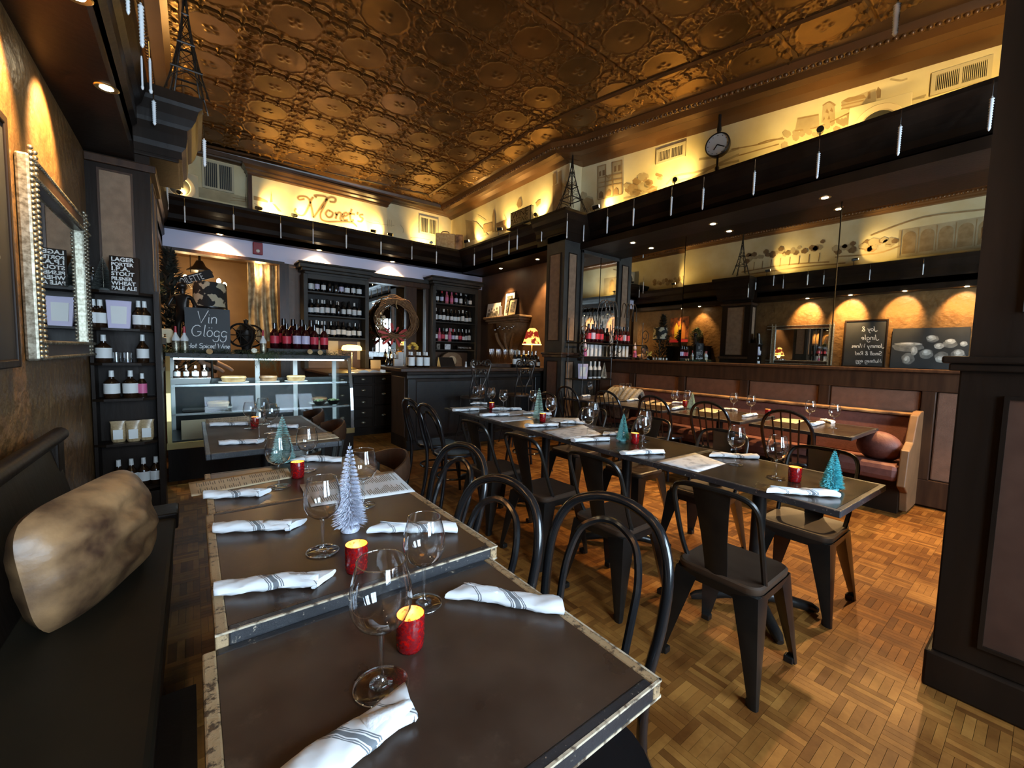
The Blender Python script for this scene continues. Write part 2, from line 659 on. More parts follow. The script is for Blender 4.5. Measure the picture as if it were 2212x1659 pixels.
def floor_seen(c):
    x, y = c[0], c[1]
    d = Vector((x, y, 0)) - C0
    z = d.dot(fw)
    if z < .4:
        return 1e9
    px, py = 1106 + CF * d.dot(cr) / z, 829.5 - CF * d.dot(cu) / z
    if not (1380 < px < 2060 and 1060 < py < 1659) and not (360 < px < 440 and py > 1000):
        return 1e9
    return z


order = sorted(range(len(cells)), key=lambda i: floor_seen(cells[i]))
near = set(order[:300])
first = True
for i in order[:300]:
    x, y, fl = cells[i]
    o = sx if first else sx.copy()
    if not first:
        COL.objects.link(o)
    first = False
    o.location = (x, y, 0)
    o.rotation_euler = (0, 0, PI / 2 if fl else 0)
vs, fs, tint = [], [], []
g = .0006
for i, (x, y, fl) in enumerate(cells):
    if i in near:
        continue
    a, b = (sw / 2 - g, sl / 2 - g) if not fl else (sl / 2 - g, sw / 2 - g)
    n = len(vs)
    vs += [(x - a, y - b, -.006), (x + a, y - b, -.006), (x + a, y + b, -.006), (x - a, y + b, -.006), (x - a, y - b, 0), (x + a, y - b, 0), (x + a, y + b, 0), (x - a, y + b, 0)]
    fs += [(n + 4, n + 5, n + 6, n + 7), (n, n + 1, n + 5, n + 4), (n + 1, n + 2, n + 6, n + 5), (n + 2, n + 3, n + 7, n + 6), (n + 3, n, n + 4, n + 7)]
    tint += [rnd.random()] * 5
me = bpy.data.meshes.new('parquet_strips')
me.from_pydata(vs, [], fs)
me.materials.append(M['parquet'])
me.attributes.new('tint', 'FLOAT', 'FACE').data.foreach_set('value', tint)
fo = bpy.data.objects.new('parquet_strips', me)
COL.objects.link(fo)
fo.parent = fb
fo['kind'] = 'stuff'

# ---- walls ------------------------------------------------------
wl = struct(MB().bx(XL - .2, XL, YF, 8.6, 0, 4.9).build('wall_left', M['plaster']))
MB().bx(XL - .2, XL, 8.6, 11.2, 0, 4.9).build('alcove_side', M['bar_plaster'], wl)
# right: mirror wall with the padded wainscot
wr = struct(MB().bx(XM, XM + .2, YF, 4.84, 0, 3.3).build('wall_right', M['brown_wood']))
WW = M['brown_wood']
MB().bx(XM - .1, XM, .2, 4.84, 1.295, 1.33).build('ledge', WW, wr, bevel=.008)
MB().bx(XM - .05, XM, .2, 4.84, 1.12, 1.295).build('top_rail', WW, wr, bevel=.006)
MB().bx(XM - .05, XM, .2, 4.84, .02, .27).build('bottom_rail', WW, wr, bevel=.006)
ys = [.28, .72, 1.55, 2.4, 3.25, 4.1, 4.84]
for y in ys:
    MB().bx(XM - .05, XM, y - .05, y + .05, .27, 1.12).build('stile', WW, wr, bevel=.006)
for a, b in zip(ys, ys[1:]):
    MB().bx(XM - .025, XM + .01, a + .055, b - .055, .275, 1.115).build('padded_panel', M['brown_panel'], wr, bevel=.012)
for a, b, t in ((.2, 1.515, .019), (1.535, 3.29, .02), (3.31, 4.84, -.004)):
    o = MB().bx(-.012, 0, a, b, 1.335, 3.1).build('mirror_pane', M['mirror'], wr, at=(0, (a + b) / 2, 0))
    o.location.x = XM - .024
    o.rotation_euler.z = t
for y in (1.525, 3.3):
    MB().bx(XM - .008, XM, y - .009, y + .009, 1.335, 3.1).build('mirror_joint', M['grey_wood'], wr)
# pier between the mirror wall and the bar, facing the street
PX, PY = 4.72, 4.86
pr = struct(MB().bx(PX, XM + .2, PY, PY + .42, 0, 3.3).build('wall_pier', M['grey_wood']))


def panel_face(parent, a0, a1, z0, z1, axis, pos, sgn, pm, rim, d=.012):
    """raised rim of four strips around a sunk fabric panel; axis is the direction the face looks along"""
    def b(u0, u1, w0, w1, t0, t1):
        lo, hi = sorted((pos + sgn * t0, pos + sgn * t1))
        return (u0, u1, lo, hi, w0, w1) if axis == 'y' else (lo, hi, u0, u1, w0, w1)
    r = MB()
    wd = .014
    r.bx(*b(a0 - wd, a0, z0 - wd, z1 + wd, 0, d))
    r.bx(*b(a1, a1 + wd, z0 - wd, z1 + wd, 0, d))
    r.bx(*b(a0, a1, z0 - wd, z0, 0, d))
    r.bx(*b(a0, a1, z1, z1 + wd, 0, d))
    r.build('panel_rim', rim, parent)
    MB().bx(*b(a0, a1, z0, z1, -.004, .004)).build('panel', pm, parent)


panel_face(pr, PX + .1, PX + .26, 1.62, 3.0, 'y', PY, -1, M['tan_panel'], M['black_wood'])
panel_face(pr, PX + .1, PX + .26, .25, 1.27, 'y', PY, -1, M['tan_panel'], M['black_wood'])
panel_face(pr, PY + .09, PY + .33, 1.62, 3.0, 'x', PX, -1, M['tan_panel'], M['black_wood'])
panel_face(pr, PY + .09, PY + .33, .25, 1.27, 'x', PX, -1, M['brown_panel'], M['black_wood'])
MB().bx(PX - .05, PX + .36, PY - .05, PY + .46, 1.385, 1.42).build('ledge', M['brown_wood'], pr, bevel=.008)
MB().bx(PX - .03, PX + .36, PY - .03, PY + .44, 1.34, 1.385).build('ledge_bed', M['brown_wood'], pr, bevel=.006)
MB().bx(PX + .38, XM - .013, PY - .012, PY + .001, 1.36, 3.05).build('mirror_pane', M['mirror'], pr)
f = MB()
f.bx(PX + .36, PX + .4, PY - .04, PY, 1.33, 3.1)
f.bx(PX + .36, XM, PY - .04, PY, 3.05, 3.14)
f.build('mirror_frame', M['grey_wood'], pr, bevel=.004)
MB().bx(PX + .37, XM - .1, PY - .08, PY, 1.295, 1.335).build('ledge_return', M['brown_wood'], pr)
# bar wall and back wall
struct(MB().bx(XM, XM + .2, PY + .42, YB + .2, 0, 3.3).build('wall_bar', M['bar_plaster']))
wb = struct(MB().bx(1.35, XM + .2, YB, YB + .15, 0, 2.9).build('wall_back', M['bar_plaster']))
MB().bx(XL, XM, YB - .02, YB + .15, 2.9, 3.3).build('lavender_header', M['blue_wall'], wb)
MB().bx(XL, 1.35, YB - .05, YB + .16, 2.87, 2.92).build('opening_trim', M['brown_wood'], wb)
MB().bx(1.27, 1.42, YB - .04, YB + .17, 0, 2.9).build('opening_post', M['brown_wood'], wb)
MB().bx(-.33, -.2, YB - .04, YB + .17, 0, 2.9).build('opening_post', M['black_wood'], wb)
# room beyond the opening
al = struct(MB().bx(XL - .2, 4.2, 11.0, 11.2, 0, 3.3).build('wall_alcove', M['alcove']))
struct(MB().bx(2.9, 3.1, YB + .15, 11.2, 0, 3.3).build('wall_alcove_side', M['bar_plaster']))
struct(MB().bx(XL - .2, 4.2, YB + .15, 11.2, 3.2, 3.32).build('ceiling_alcove', M['plaster']))
struct(MB().bx(1.5, 2.9, 10.9, 11.0, 2.42, 2.6).build('trim_1', M['brown_wood']))
# street front with its windows
wf = struct(MB().bx(XL - .2, XM + .2, YF - .15, YF, 0, .75).build('wall_front', M['black_wood']))
MB().bx(XL - .2, XM + 1.4, YF - .15, YF, 2.95, 4.9).build('front_header', M['black_wood'], wf)
MB().bx(XM, XM + 1.4, YF - .15, YF, 0, 4.9).build('front_corner', M['black_wood'], wf)
edges = [XL - .2] + [e for ab in WINDOWS for e in ab] + [XM + .2]
for a, b in zip(edges[::2], edges[1::2]):
    MB().bx(a, b, YF - .15, YF, .75, 2.95).build('front_pier', M['black_wood'], wf)
for i, (a, b) in enumerate(WINDOWS):
    wn = struct(MB().bx(a, b, YF - .16, YF + .06, .72, .78).build('window_%d' % (i + 1), M['black_wood']))
    c = (a + b) / 2
    f = MB()
    f.bx(a, a + .06, YF - .12, YF - .02, .78, 2.95).bx(b - .06, b, YF - .12, YF - .02, .78, 2.95).bx(a + .06, b - .06, YF - .12, YF - .02, 2.88, 2.95).bx(a + .06, b - .06, YF - .12, YF - .02, .78, .85)
    f.build('window_frame', M['black_wood'], wn)
    MB().bx(c - .025, c + .025, YF - .1, YF - .04, .85, 2.88).build('mullion', M['black_wood'], wn)
    for u, v in ((a + .06, c - .025), (c + .025, b - .06)):
        MB().bx(u, v, YF - .075, YF - .069, .85, 2.88).build('pane', M['pane'], wn)

# ---- dropped soffits with crown mouldings -------------------------
CROWN = [(0, 0), (0, .1), (.05, .13), (.05, .2), (.1, .25), (.17, .3), (.2, .36), (.24, .4), (.24, .44), (-.1, .44)]


def crown_run(name, pts, nrm, z, parent, m, prof=CROWN):
    """moulding swept along pts; profile (out, up) with out along each point's outward vector"""
    rings = [[(x + nx * o, y + ny * o, z + u) for o, u in prof] for (x, y), (nx, ny) in zip(pts, nrm)]
    mb = MB()
    mb.loft(rings, caps=False, closed=False)
    return mb.build(name, m, parent)


SZ0, SZ1 = 3.2, 3.64
BW = M['black_wood']
# back soffit + bar soffit + pier capital + mirror soffit as one L-shaped structure
so = struct(MB().bx(XL, 5.6, 8.44, 9.6, SZ0, SZ1 - .01).build('trim_2', BW))
MB().bx(4.97, 7.2, PY + .2, 8.6, SZ0, SZ1 - .01).build('bar_soffit', BW, so)
MB().bx(PX, 7.2, PY - .02, PY + .44, SZ0, SZ1 - .01).build('capital_block', BW, so)
MB().bx(5.3, 7.6, YF, PY, SZ0 - .1, SZ1 - .01).build('mirror_soffit', BW, so)
crown_run('back_crown', [(XL, 8.44), (4.97, 8.44), (4.97, PY + .44)], [(0, -1), (-1, -1), (-1, 0)], SZ0, so, BW)
crown_run('capital_crown', [(PX + .02, PY + .7), (PX + .02, PY), (5.3, PY)], [(-.7, 0), (-.7, -.55), (0, -.55)], SZ0, so, BW)
crown_run('mirror_crown', [(5.3, PY), (5.3, YF)], [(-1, 0), (-1, 0)], SZ0, so, BW)
MB().bx(5.06, 5.3, YF, PY, SZ0 - .1, SZ0 + .0).build('mirror_fascia', BW, so)
# left soffit with the big pilaster
ls = struct(MB().bx(XL, -.33, YF, 8.6, 2.84, 3.46).build('trim_3', BW))
crown_run('left_crown', [(-.33, YF), (-.33, 4.5)], [(1, 0), (1, 0)], 2.95, ls, BW, [(0, 0), (0, .12), (.03, .15), (.03, .28), (.06, .32), (.09, .42), (.1, .5), (-.1, .5)])
crown_run('left_crown', [(-.33, 5.4), (-.33, 8.6)], [(1, 0), (1, 0)], 2.95, ls, BW, [(0, 0), (0, .12), (.03, .15), (.03, .28), (.06, .32), (.09, .42), (.1, .5), (-.1, .5)])
MB().bx(XL, -.05, 4.58, 5.35, 2.9, 3.46).build('capital_block', BW, ls, bevel=.01)
crown_run('capital_moulding', [(XL, 4.58), (-.05, 4.58), (-.05, 5.35), (XL, 5.35)], [(0, -.3), (1, -.3), (1, .6), (0, .6)], 2.93, ls, BW,
          [(0, 0), (.02, .0), (.02, .06), (.05, .1), (.06, .18), (.06, .24), (.09, .27), (.12, .33), (.14, .41), (.17, .44), (.17, .52), (.0, .54), (-.2, .54)])
pl = struct(MB().bx(XL, -.24, 4.6, 5.3, 0, 2.9).build('wall_pilaster', M['black_wood']))
panel_face(pl, -.54, -.36, 1.9, 2.72, 'y', 4.6, -1, M['tan_panel'], M['brown_wood'])
panel_face(pl, 4.75, 5.15, 1.5, 2.72, 'x', -.24, 1, M['tan_panel'], M['brown_wood'])
for z in (1.42, 2.8):
    MB().bx(XL, -.2, 4.57, 5.33, z - .03, z + .03).build('band', M['brown_wood'], pl, bevel=.008)
# the pier in the foreground, right
fp = struct(MB().bx(2.52, 3.3, -1.2, .22, 0, 4.6).build('wall_pier_front', M['black_wood']))
MB().bx(2.47, 3.3, -1.25, .26, 0, .16).build('plinth', M['black_wood'], fp, bevel=.01)
MB().bx(2.49, 3.3, -1.25, .24, .16, 1.36).build('dado', M['black_wood'], fp, bevel=.006)
MB().bx(2.44, 3.3, -1.3, .29, 1.385, 1.415).build('ledge', M['black_wood'], fp, bevel=.008)
MB().bx(2.46, 3.3, -1.28, .27, 1.355, 1.385).build('ledge_bed', M['black_wood'], fp, bevel=.006)
panel_face(fp, -.45, .1, .26, 1.25, 'x', 2.49, -1, M['dark_panel'], M['black_wood'], .016)
panel_face(fp, -.45, .08, 1.6, 2.9, 'x', 2.52, -1, M['dark_panel'], M['grey_wood'], .016)

# ---- mural walls above the soffits --------------------------------
TH = R(13.8)
MN = Vector((-math.cos(TH), -math.sin(TH), 0))       # the angled mural wall looks this way
MP = Vector((5.23, 5.05, 0))
MD = Vector((math.sin(TH), -math.cos(TH), 0))        # along it, towards the street


def mw_(t, z, off=0):
    return MP + MD * t + MN * off + Vector((0, 0, z))


ZM = 4.5
m = MB()
lo = [mw_(0, 3.5), mw_(7.4, 3.5), mw_(7.4, 3.5, -.15), mw_(0, 3.5, -.15)]
hi = [p + Vector((0, 0, 1.2)) for p in lo]
m.hexa(lo, hi)
wmr = struct(m.build('wall_mural_right', M['cream']))
wmb = struct(MB().bx(4.95, 5.24, 5.05, 9.1, 3.5, 4.7).build('wall_mural_bar', M['cream']))
wmk = struct(MB().bx(XL, 5.1, 8.98, 9.12, 3.5, 4.8).build('wall_mural_back', M['cream']))
YS = 8.8
MB().bx(.86, 3.32, YS, 8.98, 3.5, 4.42).build('sign_panel', M['cream'], wmk)
MB().bx(.84, .9, YS - .015, 8.98, 3.5, 4.42).build('panel_edge', M['brown_wood'], wmk)
crown_run('panel_cornice', [(.86, 8.98), (.86, YS), (3.32, YS), (3.32, 8.98)], [(-1, 0), (-1, -1), (1, -1), (1, 0)], 4.38, wmk, M['gloss_brown'],
          [(0, 0), (.03, .02), (.03, .05), (.06, .08), (.06, .11), (.1, .15), (.1, .18), (0, .2)])
wml = struct(MB().bx(XL - .0, XL + .06, YF, 9.0, 3.44, 4.7).build('wall_mural_left', M['cream']))

# ---- tin ceiling --------------------------------------------------
struct(MB().bx(XL - .2, 7.6, YF - .2, 9.4, ZC + .05, ZC + .12).build('ceiling', M['tin']))
ceil = bpy.data.objects['ceiling']
N = 56
TW, TL = .68, .66
hx, hy = np.meshgrid(np.linspace(0, 1, N + 1), np.linspace(0, 1, N + 1), indexing='ij')
ux, uy = (hx - .5) * TW, (hy - .5) * TL
rr = np.hypot(ux, uy)
th = np.arctan2(uy, ux)
edge = .235 + .014 * np.abs(np.cos(th * 6))
h = np.zeros_like(rr)
h += .012 * np.exp(-((rr - edge) / .007) ** 2)                     # rim of the medallion
h += np.where(rr < edge, .006, 0)
for k in range(4):                                                 # small cross in the medallion
    a = k * PI / 2 + .5
    h += .011 * np.exp(-(((ux - .05 * math.cos(a)) / .02) ** 2 + ((uy - .05 * math.sin(a)) / .02) ** 2))
h += .008 * np.exp(-(rr / .018) ** 2)
cxx, cyy = np.abs(ux) - TW / 2, np.abs(uy) - TL / 2                # fans radiating from the corners
for ox, oy in ((0, 0), (.17, 0), (0, .17), (.34, 0), (0, .33)):
    dx, dy = cxx + ox, cyy + oy
    rc = np.hypot(dx, dy)
    tc = np.arctan2(dy, dx)
    out = rr > edge + .01
    h += np.where(out & (rc < .1), .006 + .005 * np.abs(np.sin(tc * 4)) * (rc / .1), 0)
    h += np.where(out, .011 * np.exp(-((rc - .1) / .006) ** 2), 0)
lad = np.abs(ux) > TW / 2 - .022                                   # ladder moulding along one direction
h = np.where(lad, .01 + .005 * np.sign(np.sin(hy * PI * 34)), h)
sm = np.abs(uy) > TL / 2 - .012
h = np.where(sm, -.008, h)
vs = [(float(a), float(b), float(-c)) for a, b, c in zip(ux.ravel(), uy.ravel(), h.ravel())]
idx = np.arange((N + 1) * (N + 1)).reshape(N + 1, N + 1)
fs = [(int(idx[i, j]), int(idx[i, j + 1]), int(idx[i + 1, j + 1]), int(idx[i + 1, j])) for i in range(N) for j in range(N)]
tm = bpy.data.meshes.new('tin_tile')
tm.from_pydata(vs, [], fs)
tm.materials.append(M['tin'])
tm.polygons.foreach_set('use_smooth', [True] * len(fs))
for i in range(-1, 7):
    for j in range(-13, 4):
        x0, y0 = .57 + i * TW, 6.57 + j * TL
        if y0 > 8.4 or x0 > 4.7:
            continue
        o = bpy.data.objects.new('tin_tile', tm)
        COL.objects.link(o)
        o.location = (x0 + TW / 2, y0 + TL / 2, ZC)
        o.parent = ceil

# cornice: a wide stepped cove lofted between the tin edge and the mural top
def cornice(name, inner, outer, zi, zo, mt, bead=True):
    prof = [(0, 0, .0), (0, 0, -.02), (.035, .0, -.03), (.06, .0, .0), (.3, .12, .035), (.5, .3, .03), (.52, .34, -.03), (.57, .36, -.035), (.6, .5, .0), (.66, .55, -.03), (.74, .62, -.03), (.76, .74, .0), (.86, .8, -.02), (.9, .95, 0), (1, 1, 0)]
    rings = []
    for (a, b) in zip(inner, outer):
        a, b = Vector((*a, zi)), Vector((*b, zo))
        ring = []
        for t, zt, dz in prof:
            p = a.lerp(b, t)
            p.z = zi + (zo - zi) * zt + dz
            ring.append(p)
        rings.append(ring)
    mb = MB()
    mb.loft(rings, caps=False, closed=False)
    o = struct(mb.build(name, M['copper'] if mt is None else mt))
    if bead:
        bd = MB()
        for r0, r1 in zip(rings, rings[1:]):
            p0, p1 = r0[6].lerp(r0[7], .5), r1[6].lerp(r1[7], .5)
            L = (p1 - p0).length
            n = max(2, int(L / .06))
            d = (p1 - p0).normalized()
            for k in range(n):
                bd.ball(p0.lerp(p1, (k + .5) / n), (.027, .027, .03), 6, 4)
        bo = bd.build('bead_moulding', M['copper'] if mt is None else mt, o, smooth='all')
        bo['kind'] = 'stuff'
    return o


cornice('trim_4', [(-.2, 8.72), (.17, 8.7), (3.98, 8.2)], [(-.6, 8.98), (.17, 8.98), (4.95, 8.98)], ZC, ZM + .05, M['gloss_brown'], False)
cornice('trim_5', [(3.98, 8.2), (3.98, 4.95), (4.1, 4.2), (4.35, 3.13), (4.8, 1.4), (5.7, YF)],
        [(4.95, 8.98), (4.95, 5.05), (5.24, 5.02), (mw_(1.9, 0).x, mw_(1.9, 0).y), (mw_(3.75, 0).x, mw_(3.75, 0).y), (mw_(7.4, 0).x, mw_(7.4, 0).y)], ZC, ZM, None)
cornice('trim_6', [(.0, YF), (.0, 8.72)], [(-.57, YF), (-.57, 8.98)], ZC, ZM, None)

# ================================================================== tables
def make_table(name, label, loc, rz, sx_, sy_, zt, top, edge, bands, group=None, pedestals=((0, 0),), th=.035, front_mat=None):
    t = thing(name, label, 'table', loc, rz, group)
    e = .024
    MB().bx(-sx_ / 2 + e, sx_ / 2 - e, -sy_ / 2 + e, sy_ / 2 - e, zt - th, zt).build('tabletop', top, t)
    for k, (x0, x1, y0, y1) in enumerate(((-sx_ / 2, -sx_ / 2 + e, -sy_ / 2, sy_ / 2), (sx_ / 2 - e, sx_ / 2, -sy_ / 2, sy_ / 2), (-sx_ / 2 + e, sx_ / 2 - e, -sy_ / 2, -sy_ / 2 + e), (-sx_ / 2 + e, sx_ / 2 - e, sy_ / 2 - e, sy_ / 2))):
        MB().bx(x0, x1, y0, y1, zt - th, zt + .0008).build('edge_band', bands[k], t, bevel=.004)
    if front_mat:
        for x0, x1, y0, y1 in ((-sx_ / 2, sx_ / 2, -sy_ / 2 - .0012, -sy_ / 2 + .004), (sx_ / 2 - .004, sx_ / 2 + .0012, -sy_ / 2, sy_ / 2)):
            MB().bx(x0, x1, y0, y1, zt - .003, zt + .0014).bx(x0, x1, y0, y1, zt - th - .001, zt - th + .004).build('worn_edge', front_mat, t)
    for px, py in pedestals:
        MB().lathe([(.04, .06), (.036, .3), (.036, zt - th - .02)], 14, (px, py, 0)).build('pedestal', M['black_metal'], t, smooth=True)
        MB().bx(px - .2, px + .2, py - .03, py + .03, zt - th - .022, zt - th).bx(px - .03, px + .03, py - .2, py - .03, zt - th - .022, zt - th).bx(px - .03, px + .03, py + .03, py + .2, zt - th - .022, zt - th).build('top_plate', M['black_metal'], t)
        for k in range(4):
            a = k * PI / 2 + PI / 4
            d = Vector((math.cos(a), math.sin(a), 0))
            MB().tube([Vector((px, py, .075)) + d * .03, Vector((px, py, .06)) + d * .15, Vector((px, py, .028)) + d * .3, Vector((px, py, .016)) + d * .33], [.034, .03, .026, .016], 10).build('foot', M['black_metal'], t, smooth=True)
    return t


EW, EB = M['edge_worn'], M['edge_black']
M['chip'] = mat('bare worn edge', (.5, .41, .29), .6, col2=(.1, .07, .045), scale=45, detail=6, lo=.5, hi=.62)
G1 = 'square tables pushed together along the left bench'
T1 = make_table('dining_table', 'nearest brown table with worn tan edges, front of the left row', (.36, .73, 0), 0, .72, .6, .745, M['table_top'], EW, (EW, EW, EB, EB), G1, front_mat=M['chip'])
T2 = make_table('dining_table', 'second brown table of the left row, slightly higher, with a black chipped front edge', (.385, 1.425, 0), 0, .725, .79, .775, M['table_top'], EB, (EW, EW, EB, EB), G1, th=.04, front_mat=M['chip'])
T3 = make_table('dining_table', 'third brown table of the left row under two long menus', (.385, 2.13, 0), 0, .71, .61, .77, M['table_top'], EW, (EW, EW, EW, EB), G1)
T4 = make_table('dining_table', 'farthest dark table of the left row beside the pastry case', (.42, 3.58, 0), 0, .75, 1.32, .76, M['matte_top'], EB, (EB, EB, EB, EB), G1)
DT = M['dark_top']
ROT = R(-1.5)
lb = Vector((2.12, .5, 0))
ldir = Vector((math.sin(R(1.5)), math.cos(R(1.5)), 0))
lnx = Vector((ldir.y, -ldir.x, 0))
for k, what in enumerate(('at the near end of the long row, turquoise tree on it', 'second in the long row, teal bottle brush tree on it', 'third from the near end of the long row', 'at the far end of the long row by the bar')):
    c = lb + ldir * (.905 * k + .4525) + lnx * .335
    make_table('long_row_table', 'dark table ' + what, c, ROT, .67, .903, .76, DT, EB, (EB,) * 4, 'dark tables joined in the long middle row', th=.03)
for k, (y0, y1, what) in enumerate(((1.0, 1.82, 'nearest'), (1.9, 2.72, 'second nearest'), (2.8, 3.62, 'third'), (3.72, 4.46, 'farthest'))):
    make_table('banquette_table', '%s dark table in front of the maroon banquette' % what, (4.8, (y0 + y1) / 2, 0), 0, .86, y1 - y0, .75, DT, EB, (EB,) * 4, 'dark tables along the maroon banquette', th=.03)


# ================================================================== chairs (all face +y in their own space)
def mk_bentwood():
    t = root('bentwood_chair')
    m = M['bent_black']
    MB().lathe([(0, .462), (.15, .455), (.185, .462), (.2, .455), (.202, .44), (.19, .428), (0, .43)], 24).build('seat', m, t, smooth=True)
    for s in (-1, 1):
        MB().tube([(s * .15, .13, .43), (s * .165, .15, .25), (s * .19, .18, 0)], [.019, .017, .012], 8).build('front_leg', m, t, smooth=True)
    pts = [(-.19, -.24, 0), (-.175, -.2, .22), (-.185, -.19, .44), (-.205, -.225, .6), (-.205, -.26, .75), (-.16, -.29, .855), (-.08, -.305, .9), (0, -.31, .912)]
    pts = pts + [(-x, y, z) for x, y, z in pts[-2::-1]]
    MB().tube(spline(pts, 4), .0165, 9).build('back_hoop', m, t, smooth=True)
    pts = [(-.115, -.165, .455), (-.125, -.2, .6), (-.125, -.235, .7), (-.1, -.265, .79), (-.05, -.28, .83), (0, -.284, .842)]
    pts = pts + [(-x, y, z) for x, y, z in pts[-2::-1]]
    MB().tube(spline(pts, 4), .0125, 8).build('inner_hoop', m, t, smooth=True)
    MB().tube([(.16 * math.cos(a), .16 * math.sin(a), .23) for a in [2 * PI * k / 24 for k in range(24)]], .01, 6, True).build('leg_ring', m, t, smooth=True)
    return t


def mk_metal():
    t = root('metal_chair')
    m = M['gun_metal']
    # pressed seat with rounded corners
    def rr(w, d, r, z, n=5):
        out = []
        for cx, cyy, a0 in ((w - r, d - r, 0), (-w + r, d - r, 90), (-w + r, -d + r, 180), (w - r, -d + r, 270)):
            for k in range(n):
                a = R(a0 + 90 * k / (n - 1))
                out.append((cx + r * math.cos(a), cyy + r * math.sin(a), z))
        return out
    MB().loft([rr(.17, .17, .05, .405), rr(.18, .18, .055, .43), rr(.18, .18, .055, .448), rr(.172, .172, .05, .455), rr(.12, .12, .04, .447)]).build('seat', M['seat_brown'], t, smooth=True)
    MB().loft([rr(.178, .178, .055, .385), rr(.184, .184, .058, .425)], caps=False).build('seat_skirt', m, t, smooth=True)
    for sx in (-1, 1):
        for sy in (-1, 1):
            b = Vector((sx * .205, sy * (.205 if sy > 0 else .225), 0))
            mb = MB()
            rings = []
            for f, w_ in ((0, .03), (.07, .034), (.42, .06), (.8, .09), (1, .106)):
                c = b.lerp(Vector((sx * .165, sy * .165, .42)), f)
                ca, d2 = Vector((-sx, 0, 0)), Vector((0, -sy, 0))
                o = c + Vector((sx * .012, sy * .012, 0))
                rings.append([o + ca * w_, o + ca * w_ * .5 + d2 * 0 + Vector((0, sy * .004, 0)), o, o + d2 * w_ * .5 + Vector((sx * .004, 0, 0)), o + d2 * w_, o + d2 * w_ * .55 + ca * w_ * .55])
            mb.loft(rings)
            lg = mb.build('leg', m, t, smooth=True)
            MB().bx(b.x - .02 - sx * .012, b.x + .02 - sx * .012, b.y - .02 - sy * .012, b.y + .02 - sy * .012, 0, .03).build('foot_cap', M['black_metal'], lg, bevel=.005)
    for sx in (-1, 1):                         # arched braces between the legs
        MB().tube(spline([(sx * .178, -.17, .3), (sx * .17, -.1, .39), (sx * .17, .1, .39), (sx * .178, .17, .3)], 5), .007, 6).build('side_brace', m, t, smooth=True)
    for sy in (-1, 1):
        MB().tube(spline([(-.17, sy * .178, .3), (-.1, sy * .17, .39), (.1, sy * .17, .39), (.17, sy * .178, .3)], 5), .007, 6).build('cross_brace', m, t, smooth=True)
    pts = [(-.168, -.09, .44), (-.175, -.14, .54), (-.178, -.2, .7), (-.172, -.235, .79), (-.13, -.258, .835), (0, -.268, .845)]
    pts = pts + [(-x, y, z) for x, y, z in pts[-2::-1]]
    MB().tube(spline(pts, 4), .0115, 8).build('back_hoop', m, t, smooth=True)
    mb = MB()
    rings = []
    for y, z, wd in ((-.165, .44, .048), (-.175, .5, .05), (-.205, .62, .056), (-.235, .74, .068), (-.258, .835, .08)):
        rings.append([(-wd, y, z), (0, y - .012, z), (wd, y, z), (wd, y + .004, z), (0, y - .008, z), (-wd, y + .004, z)])
    mb.loft(rings)
    mb.build('back_splat', m, t, smooth=True)
    return t


def mk_round():
    t = root('round_stool')
    m = M['bent_black']
    MB().lathe([(0, .475), (.16, .47), (.195, .475), (.205, .46), (.195, .44), (0, .435)], 28).build('seat', m, t, smooth=True)
    for k in range(4):
        a = k * PI / 2 + PI / 4
        MB().tube([(.12 * math.cos(a), .12 * math.sin(a), .44), (.19 * math.cos(a), .19 * math.sin(a), 0)], [.018, .013], 8).build('leg', m, t, smooth=True)
    MB().tube([(.155 * math.cos(a), .155 * math.sin(a), .2) for a in [2 * PI * k / 24 for k in range(24)]], .01, 6, True).build('leg_ring', m, t, smooth=True)
    return t


def mk_windsor():
    t = root('hoop_back_chair')
    m = M['bent_black']
    MB().lathe([(0, .46), (.17, .452), (.2, .46), (.205, .445), (.17, .425), (0, .425)], 20).build('seat', m, t, smooth=True)
    for sx in (-1, 1):
        for sy in (-1, 1):
            MB().tube([(sx * .12, sy * .12, .43), (sx * .15, sy * .15, .25), (sx * .185, sy * .185, 0)], [.014, .019, .012], 8).build('leg', m, t, smooth=True)
    MB().tube([(-.15, 0, .22), (.15, 0, .22)], .01, 6).build('stretcher', m, t)
    pts = [(-.16, -.13, .45), (-.185, -.18, .62), (-.18, -.225, .76), (-.12, -.255, .855), (0, -.27, .89)]
    pts = pts + [(-x, y, z) for x, y, z in pts[-2::-1]]
    MB().tube(spline(pts, 4), .014, 8).build('back_hoop', m, t, smooth=True)
    for x in (-.1, -.035, .035, .1):
        zt = .89 - .09 * (abs(x) / .13) ** 2
        MB().tube([(x * .8, -.15, .45), (x, -.265 + .02 * abs(x) * 8, zt - .01)], [.008, .006], 6).build('spindle', m, t, smooth=True)
    return t


